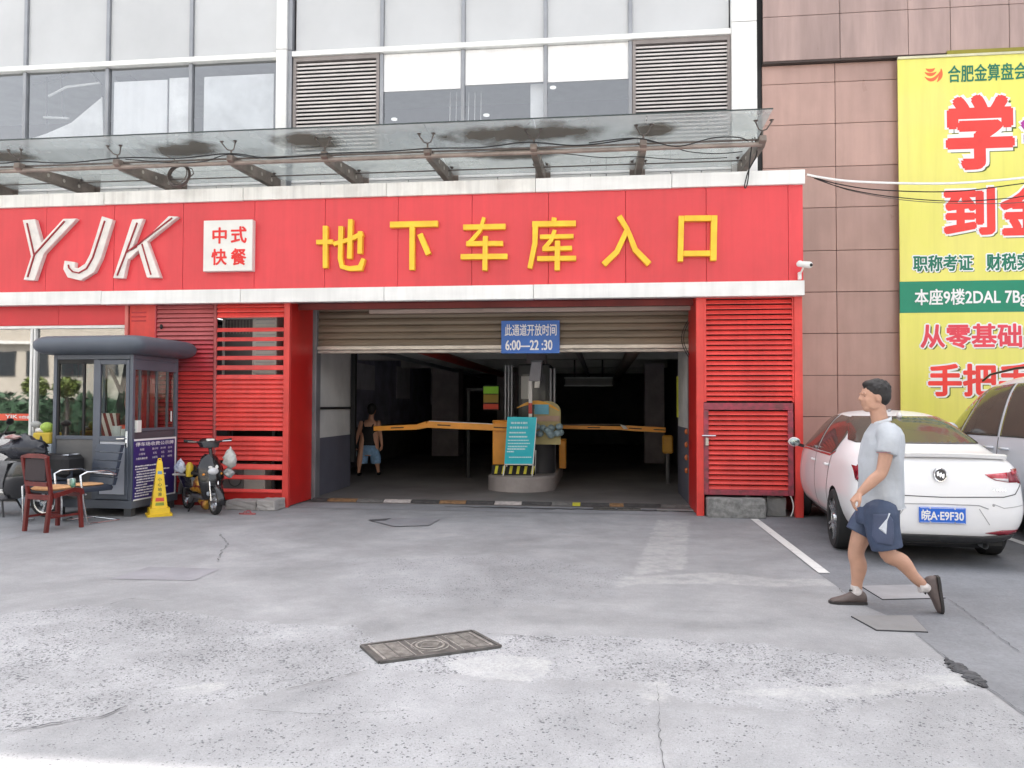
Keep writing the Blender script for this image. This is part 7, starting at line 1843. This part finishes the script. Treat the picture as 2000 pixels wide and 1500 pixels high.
def head(mb, c, fwd, s=1.0):
    """skull, jaw, nose, brow, lips and ears; c = centre, fwd = facing direction (horizontal)"""
    f = Vector(fwd).normalized(); u = Vector((0, 0, 1)); l = u.cross(f); M = Matrix((f, l, u)).transposed()
    P = lambda x, y, z: Vector(c) + M @ Vector((x * s, y * s, z * s))
    mb.ball(P(-.012, 0, .028), .098 * s, .078 * s, .092 * s, 24, 16, M)
    mb.ball(P(.022, 0, -.020), .070 * s, .064 * s, .080 * s, 20, 14, M)
    mb.ball(P(.046, 0, -.078), .036 * s, .038 * s, .030 * s, 16, 10, M)          # chin
    for q in (-1, 1):
        mb.ball(P(.012, .048 * q, -.062), .035 * s, .018 * s, .030 * s, 12, 8, M)  # jaw corners
        mb.ball(P(.062, .034 * q, -.022), .022 * s, .020 * s, .020 * s, 12, 8, M)  # cheeks
        mb.ball(P(-.008, .078 * q, -.008), .020 * s, .008 * s, .032 * s, 12, 8, M) # ears
        mb.ball(P(.082, .030 * q, .026), .014 * s, .022 * s, .008 * s, 10, 6, M)   # brow
    mb.ball(P(.080, 0, .020), .014 * s, .010 * s, .026 * s, 10, 8, M)
    mb.ball(P(.094, 0, -.012), .019 * s, .013 * s, .017 * s, 12, 8, M)
    mb.ball(P(.093, 0, -.002), .012 * s, .009 * s, .022 * s, 10, 8, M)
    for q in (-1, 1): mb.ball(P(.086, .012 * q, -.020), .010 * s, .009 * s, .009 * s, 8, 6, M)
    mb.ball(P(.080, 0, -.045), .013 * s, .024 * s, .008 * s, 12, 6, M); mb.ball(P(.078, 0, -.057), .013 * s, .021 * s, .008 * s, 12, 6, M)
    return P, M
def face_details(root, P, M, s=1.0):
    mb = MB()
    for q in (-1, 1): mb.ball(P(.066, .031 * q, .007), .009 * s, .010 * s, .006 * s, 12, 8, M)
    mb.build('eyes', mat('eye_white', (.6, .58, .55), .3), root, smooth=60)
    mb = MB()
    for q in (-1, 1): mb.ball(P(.0735, .031 * q, .006), .004 * s, .0065 * s, .0065 * s, 10, 6, M)
    mb.build('irises', M_hair, root, smooth=60)
    mb = MB()
    for q in (-1, 1): mb.ball(P(.083, .030 * q, .030), .005 * s, .020 * s, .0045 * s, 10, 6, M)
    mb.build('eyebrows', M_hair, root, smooth=60)
    MB().ball(P(.084, 0, -.051), .0055 * s, .020 * s, .0035 * s, 12, 6, M).build('lips', mat('lip_skin', (.42, .16, .12), .5), root, smooth=60)
def fit_clean(mb, name, m, root, voxel, sm=5, fac=.5):
    o = mb.build(name, m, root); remesh(o, voxel, sm, fac); o.data.shade_smooth()
    if not o.data.materials: o.data.materials.append(m)
    return o
def rings_lofted(mb, secs, n=28):
    """secs: (cx, cy, z, rx, ry) ellipses, closed"""
    return mb.ring([[Vector((cx + rx * math.cos(a), cy + ry * math.sin(a), z)) for a in [2 * math.pi * i / n for i in range(n)]] for (cx, cy, z, rx, ry) in secs])

# ---- the walking man (walks to -X, his left side to the camera)
YM = 5.95; yn, yf = YM - .10, YM + .10
MAN = thing('person', 'man in light grey polo shirt and navy shorts walking left past the white sedan', 'person', (W(1690, 1180, YM).x, YM, 0), world=True)
def m_(px, py, y=YM): v = W(px, py, y); return Vector((v.x, y, v.z))
gz = .012
b = MB()
hc = m_(1707, 776); P_, M_h = head(b, hc, (-1, 0, 0), 1.02)
limb(b, [m_(1714, 795), m_(1717, 815), m_(1724, 838)], [.056, .058, .075])
# torso core (hidden under shirt)
rings_lofted(b, [(m_(1726, 832).x, YM, m_(0, 832).z if False else m_(1726, 832).z, .06, .10), (m_(1726, 850).x, YM, m_(1726, 850).z, .10, .17), (m_(1722, 890).x, YM, m_(1722, 890).z, .115, .165), (m_(1722, 950).x, YM, m_(1722, 950).z, .115, .145), (m_(1718, 1000).x, YM, m_(1718, 1000).z, .115, .155), (m_(1712, 1022).x, YM, m_(1712, 1022).z, .09, .14)])
# legs: far leg = front leg
ankF = m_(1674, 1160, yf); kneeF = m_(1672, 1078, yf); hipF = m_(1708, 990, yf)
ankN = m_(1803, 1142, yn); kneeN = m_(1735, 1082, yn); hipN = m_(1718, 992, yn)
limb(b, [hipF, hipF.lerp(kneeF, .5) + Vector((-.01, 0, 0)), kneeF, kneeF.lerp(ankF, .33) + Vector((.016, 0, 0)), kneeF.lerp(ankF, .75), ankF], [.085, .076, .058, .060, .040, .035])
limb(b, [hipN, hipN.lerp(kneeN, .5), kneeN, kneeN.lerp(ankN, .33) + Vector((.012, 0, .02)), kneeN.lerp(ankN, .75), ankN], [.088, .078, .058, .058, .040, .035])
# arms
shN = m_(1738, 856, YM - .19); elN = m_(1722, 922, YM - .235); wrN = m_(1681, 962, YM - .225)
limb(b, [shN, shN.lerp(elN, .5), elN, elN.lerp(wrN, .4), wrN], [.056, .048, .041, .042, .028])
hand(b, wrN, (m_(1664, 980, YM - .22) - wrN), (0, 1, .15), (-.15, 0, -1) if False else (.45, 0, -.9), .98, -1, .62)
shF = m_(1730, 856, YM + .19); elF = m_(1752, 915, YM + .22); wrF = m_(1745, 965, YM + .22)
limb(b, [shF, shF.lerp(elF, .5), elF, elF.lerp(wrF, .4), wrF], [.054, .046, .040, .040, .028])
hand(b, wrF, (-.1, 0, -1), (1, 0, 0), (0, 1, 0) if False else (-.3, -.9, 0), .95, -1, .5)
fit_clean(b, 'body', M_skin, MAN, .0065, 3)
face_details(MAN, P_, M_h, 1.02)
# hair cap: short, black
h = MB(); s = 1.02
h.ball(P_(-.022, 0, .046), .098 * s, .086 * s, .086 * s, 24, 14, M_h); h.ball(P_(-.055, 0, .010), .062 * s, .078 * s, .075 * s, 20, 12, M_h); h.ball(P_(.03, 0, .094), .05, .066, .034, 16, 10, M_h)
for q in (-1, 1): h.ball(P_(-.02, .070 * q, .022), .030, .014, .040, 12, 8, M_h)
rn = random.Random(21)
for i in range(90):
    a = rn.uniform(0, 6.28); e = rn.uniform(.15, 1.5); d = Vector((math.cos(a) * math.cos(e), math.sin(a) * math.cos(e), math.sin(e))); p = P_(-.022 + d.x * .096, d.y * .083, .046 + d.z * .084); h.ball(p, .012, .012, .012, 6, 5)
fit_clean(h, 'hair', M_hair, MAN, .006, 2)
# polo shirt
M_shirt = mat('light_grey_polo_knit', (.43, .455, .49), .85, var=.07, scale=6, bump=1.0, bscale=11)
def shirt_sections(L_): return [(m_(px, py).x + dx, YM, m_(px, py).z, rx, ry) for px, py, dx, rx, ry in L_]
t_ = MB()
secs = [(1724, 826, .0, .075, .085), (1727, 836, .0, .105, .150), (1726, 848, 0, .128, .195), (1724, 868, 0, .142, .205), (1721, 900, 0, .150, .195), (1720, 935, 0, .152, .188), (1721, 965, 0, .154, .185), (1721, 984, .0, .152, .186), (1722, 991, .0, .150, .186)]
S_ = []
for px_, py_2, dx, rx, ry in secs:
    c_ = m_(px_, py_2); ring_ = []
    for i in range(36):
        a = 2 * math.pi * i / 36; k = abs(math.cos(a)) ** .85 * (1 if math.cos(a) > 0 else -1); fold = 1 + .035 * math.sin(a * 3 + c_.z * 22) + .028 * math.sin(a * 6 - c_.z * 38) + .012 * math.sin(a * 11 + c_.z * 60)
        fold = 1 + (fold - 1) * min(1, max(0, (1.35 - c_.z) / .3))
        ring_.append(Vector((c_.x + dx + rx * k * fold, YM + .93 * ry * math.sin(a) * fold, c_.z + (.012 * math.cos(a) if py_2 > 980 else 0))))
    S_.append(ring_)
t_.ring(S_)
limb(t_, [m_(1733, 845, YM - .15), m_(1736, 862, YM - .195), m_(1731, 887, YM - .215)], [.080, .078, .074], 22, (False, True))
limb(t_, [m_(1731, 845, YM + .15), m_(1735, 862, YM + .195), m_(1743, 885, YM + .21)], [.078, .074, .070], 22, (False, True))
sh_ = fit_clean(t_, 'polo_shirt', M_shirt, MAN, .007, 3)
co = MB(); cp_ = m_(1720, 818); ringc = []
for (dz, r0, r1) in ((0, .068, .078), (.028, .066, .070)):
    ringc.append([cp_ + Vector((math.cos(a) * r0 * 1.02 + .006 - dz * .25 * 0, math.sin(a) * r1, dz - .030 - .022 * -math.cos(a) * 1.0 + (.0))) for a in [2 * math.pi * i / 28 for i in range(28)]])
o = MB().ring([ringc[0], ringc[1]], False).build('collar', mat('pale_collar', (.60, .62, .65), .8), MAN, smooth=60); q = o.modifiers.new('s', 'SOLIDIFY'); q.thickness = .006
hem = MB(); hem.ring([[v + Vector((0, 0, .006)) + Vector((0, (v.y - YM) * .02, 0)) for v in S_[-1]], [v + Vector((0, (v.y - YM) * .0, .0)) for v in S_[-1]]], False)
o = hem.build('hem_trim', mat('white_hem', (.52, .54, .57), .7), MAN, smooth=60); q = o.modifiers.new('s', 'SOLIDIFY'); q.thickness = .005; q.offset = 0
hs = MB().tube([m_(1712, 884, YM - .285), m_(1731, 883.5, YM - .291), m_(1747, 883, YM - .275)], .0035, 6).build('sleeve_trim', mat('dull_red_trim', (.25, .12, .13), .7), MAN)
# shorts
M_short = mat('navy_sports_shorts', (.042, .062, .115), .65, var=.10, scale=7, bump=1.0, bscale=10)
M_short2 = mat('slate_blue_short_panel', (.060, .078, .140), .6, var=.1, scale=7)
s_ = MB()
secs = [(1719, 978, .140, .168), (1716, 996, .142, .172), (1712, 1012, .140, .170), (1708, 1022, .12, .165)]
s_.ring([[Vector((m_(px_, py_2).x + rx * math.cos(a), YM + ry * math.sin(a), m_(px_, py_2).z)) for a in [2 * math.pi * i / 30 for i in range(30)]] for px_, py_2, rx, ry in secs])
limb(s_, [m_(1706, 1000, yf), m_(1690, 1020, yf), m_(1677, 1042, yf)], [.108, .104, .098], 24, (False, True))
limb(s_, [m_(1722, 1000, yn), m_(1724, 1035, yn), m_(1733, 1072, yn - .01)], [.120, .118, .108], 24, (False, True))
so_ = fit_clean(s_, 'shorts', M_short, MAN, .007, 3)
# lighter near-leg panel and white flash laid on the shorts
sb = BVHTree.FromPolygons([v.co + Vector(MAN.location) for v in so_.data.vertices], [tuple(p.vertices) for p in so_.data.polygons])
def cloth_patch(name, pix, m, off=.003):
    me = bpy.data.meshes.new(name); bm = bmesh.new(); bm.faces.new([bm.verts.new(m_(x, y, YM - .35)) for x, y in pix]); bmesh.ops.triangulate(bm, faces=bm.faces)
    for _ in range(6):
        es = [e for e in bm.edges if e.calc_length() > .02]
        if not es: break
        bmesh.ops.subdivide_edges(bm, edges=es, cuts=1); bmesh.ops.triangulate(bm, faces=bm.faces)
    for v in bm.verts:
        d = v.co - Vector((0, 0, CAMH)); d.normalize(); hh = sb.ray_cast(Vector((0, 0, CAMH)) + d * 4, d)
        v.co = (hh[0] - d * off if hh[0] is not None else v.co) - Vector(MAN.location)
    zs_ = [v.co for v in bm.verts]
    bm.to_mesh(me); bm.free(); me.materials.append(m); o = bpy.data.objects.new(name, me); COL.objects.link(o); o.parent = MAN; me.shade_smooth(); q = o.modifiers.new('s', 'SOLIDIFY'); q.thickness = .002; return o
cloth_patch('side_panel', [(1706, 1004), (1735, 1003), (1744, 1015), (1746, 1050), (1742, 1066), (1712, 1061), (1703, 1046)], M_short2)
cloth_patch('white_flash', [(1736, 1002), (1733, 1012), (1716, 1032), (1719, 1035), (1728, 1033), (1731, 1044), (1733, 1018), (1739, 1003)], mat('white_flash_print', (.62, .66, .72), .6), .006)
# socks and shoes
M_shoe = mat('dark_grey_brown_shoe', (.105, .08, .075), .6, var=.15, scale=20); M_sole = mat('dark_sole', (.03, .027, .027), .7)
def shoe(ank, toe_dir, up, name_y, flat=True):
    f = Vector(toe_dir).normalized(); u = Vector(up); u = (u - f * u.dot(f)).normalized(); l = u.cross(f)
    def Q(x, y, z): return ank + f * x + l * y + u * z
    mb = MB(); R_ = []
    for (x, w, z0, z1) in ((-.075, .022, -.085, -.03), (-.065, .034, -.088, .0), (-.03, .040, -.09, .018), (.03, .042, -.09, .008), (.08, .047, -.09, -.025), (.13, .048, -.09, -.042), (.17, .040, -.088, -.052), (.195, .024, -.085, -.062)):
        R_.append([Q(x, w * math.cos(a), (z0 + z1) / 2 + (z1 - z0) / 2 * math.sin(a) * (1 if math.sin(a) > 0 else .96)) for a in [2 * math.pi * i / 18 for i in range(18)]])
    mb.ring(R_)
    o = mb.build('shoe', M_shoe, MAN, smooth=60); subsurf(o, 1)
    so = MB(); pr = [(-.078, .0), (-.07, .034), (-.03, .041), (.03, .041), (.09, .049), (.14, .049), (.18, .040), (.20, .018)]
    pr = pr + [(x, -y) for x, y in pr[::-1]]
    so.ring([[Q(x, y, -.094) for x, y in pr], [Q(x, y, -.074) for x, y in pr]]); so.build('sole', M_sole, o)
    MB().tube([Q(.035, -.02, .012), Q(.05, 0, .006), Q(.035, .02, .012)], .006, 6).build('lace', M_sole, o)
    sk = MB(); limb(sk, [Q(0, 0, -.01), Q(0, 0, .048)], [.041, .039], 18, (False, True)); sk.build('sock', mat('white_ankle_sock', (.60, .56, .55), .85, var=.18, scale=30), MAN, smooth=60)
fa = Vector((ankF.x - .005, yf, .096)); shoe(fa, (-1, 0, -.0), (0, 0, 1), 0)
na = m_(1808, 1146, yn); toe = Vector((m_(1814, 1192, yn).x, yn, .02)) - na
shoe(na, (.10, 0, -1), (-1, 0, -.18) if False else (-1, 0, -.05), 0)

# ---- woman in the garage, seen from behind
YV = 15.6
WO = thing('person', 'woman with black hair in black tank top and denim shorts inside the dark garage', 'person', (W(720, 920, YV).x, YV, 0), world=True)
def w_(px, py, y=YV): v = W(px, py, y); return Vector((v.x, y, v.z))
zz = lambda py: w_(720, py).z
b = MB(); hc = w_(727, 800); Pw, Mw = head(b, hc, (.1, 1, 0), .98)
limb(b, [w_(726, 806), w_(724, 822)], [.048, .06]); cx_ = w_(721, 860).x
rings_lofted(b, [(w_(723, 820).x, YV, zz(820), .10, .07), (w_(722, 826).x, YV, zz(826), .165, .09), (cx_, YV, zz(845), .155, .10), (cx_, YV, zz(862), .145, .10), (cx_, YV, zz(880), .165, .115), (cx_, YV, zz(890), .15, .11)])
for s_, pts in ((-1, ((706, 826), (700, 845), (694, 868))), (1, ((739, 826), (743, 848), (746, 870)))):
    P = [w_(*q, YV - .02 * i) for i, q in enumerate(pts)]; limb(b, [P[0], P[0].lerp(P[1], .5), P[1], P[1].lerp(P[2], .4), P[2]], [.052, .045, .038, .036, .026]); hand(b, P[2], (0, -.1, -1), (0, 1, 0), (-s_, 0, 0), .95, -1, .5)
zank = .09
for s_, (hx, kx, ax_, ky) in ((-1, (712, 707, 704, -.12)), (1, (731, 734, 736, .10))):
    H_ = Vector((w_(hx, 880).x, YV, .88)); K_ = Vector((w_(kx, 905).x, YV - .03 + ky * .5, .48)); A_ = Vector((w_(ax_, 920).x, YV + ky, .09)); limb(b, [H_, H_.lerp(K_, .5), K_, K_.lerp(A_, .35) + Vector((0, -.015, 0)), A_], [.085, .075, .055, .055, .033])
    f_ = MB(); f_.ball(A_ + Vector((0, .06, -.05)), .042, .11, .04, 12, 8); f_.build('shoe', M_pblk, WO, smooth=60)
fit_clean(b, 'body', mat('warm_skin', (.68, .36, .24), .5, var=.05), WO, .011, 3)
h = MB(); h.ball(Pw(-.02, 0, .035), .108, .094, .10, 20, 12, Mw); h.ball(Pw(-.05, 0, -.02), .075, .082, .09, 18, 12, Mw); fit_clean(h, 'hair', M_hair, WO, .01, 3)
t_ = MB()
rings_lofted(t_, [(w_(723, 838).x, YV, zz(833), .165, .11), (cx_, YV, zz(845), .165, .115), (cx_, YV, zz(860), .155, .115), (cx_, YV, zz(870), .175, .13)])
for q in (-1, 1): t_.tube([Vector((cx_ + .10 * q, YV - .09, zz(836))), Vector((cx_ + .105 * q, YV - .04, zz(823))), Vector((cx_ + .10 * q, YV + .07, zz(836)))], .022, 10)
fit_clean(t_, 'tank_top', mat('black_tank_top', (.015, .015, .018), .8), WO, .010, 3)
s_ = MB()
rings_lofted(s_, [(cx_, YV, zz(867), .165, .125), (cx_, YV, zz(878), .178, .135), (cx_, YV, zz(888), .175, .13)])
for q, kx in ((-1, 709), (1, 733)): limb(s_, [Vector((cx_ + .085 * q, YV, zz(880))), Vector((w_(kx, 890).x, YV, zz(892))), Vector((w_(kx + q, 905).x, YV, zz(905)))], [.11, .112, .108], 20, (False, True))
fit_clean(s_, 'denim_shorts', mat('washed_blue_denim', (.26, .44, .68), .8, var=.2, scale=12), WO, .011, 3)
hb = thing('hand_bag', 'small white and grey shopping bag held by the woman in the garage', 'bag', w_(691, 884, YV - .05), world=True)
c = w_(690, 886, YV - .05); MB().ball(c, .085, .06, .10, 14, 10).build('bag', mat('white_grey_bag', (.38, .45, .50), .4, var=.5, scale=18), hb, smooth=50)
MB().ball(c + Vector((.03, -.04, .09)), .05, .03, .03, 10, 6).build('white_label', M_white, hb, smooth=50)
MB().tube([c + Vector((-.02, 0, .08)), c + Vector((.03, 0, .17)), c + Vector((.04, 0, .08))], .006, 6).build('strap', M_wpanel, hb)
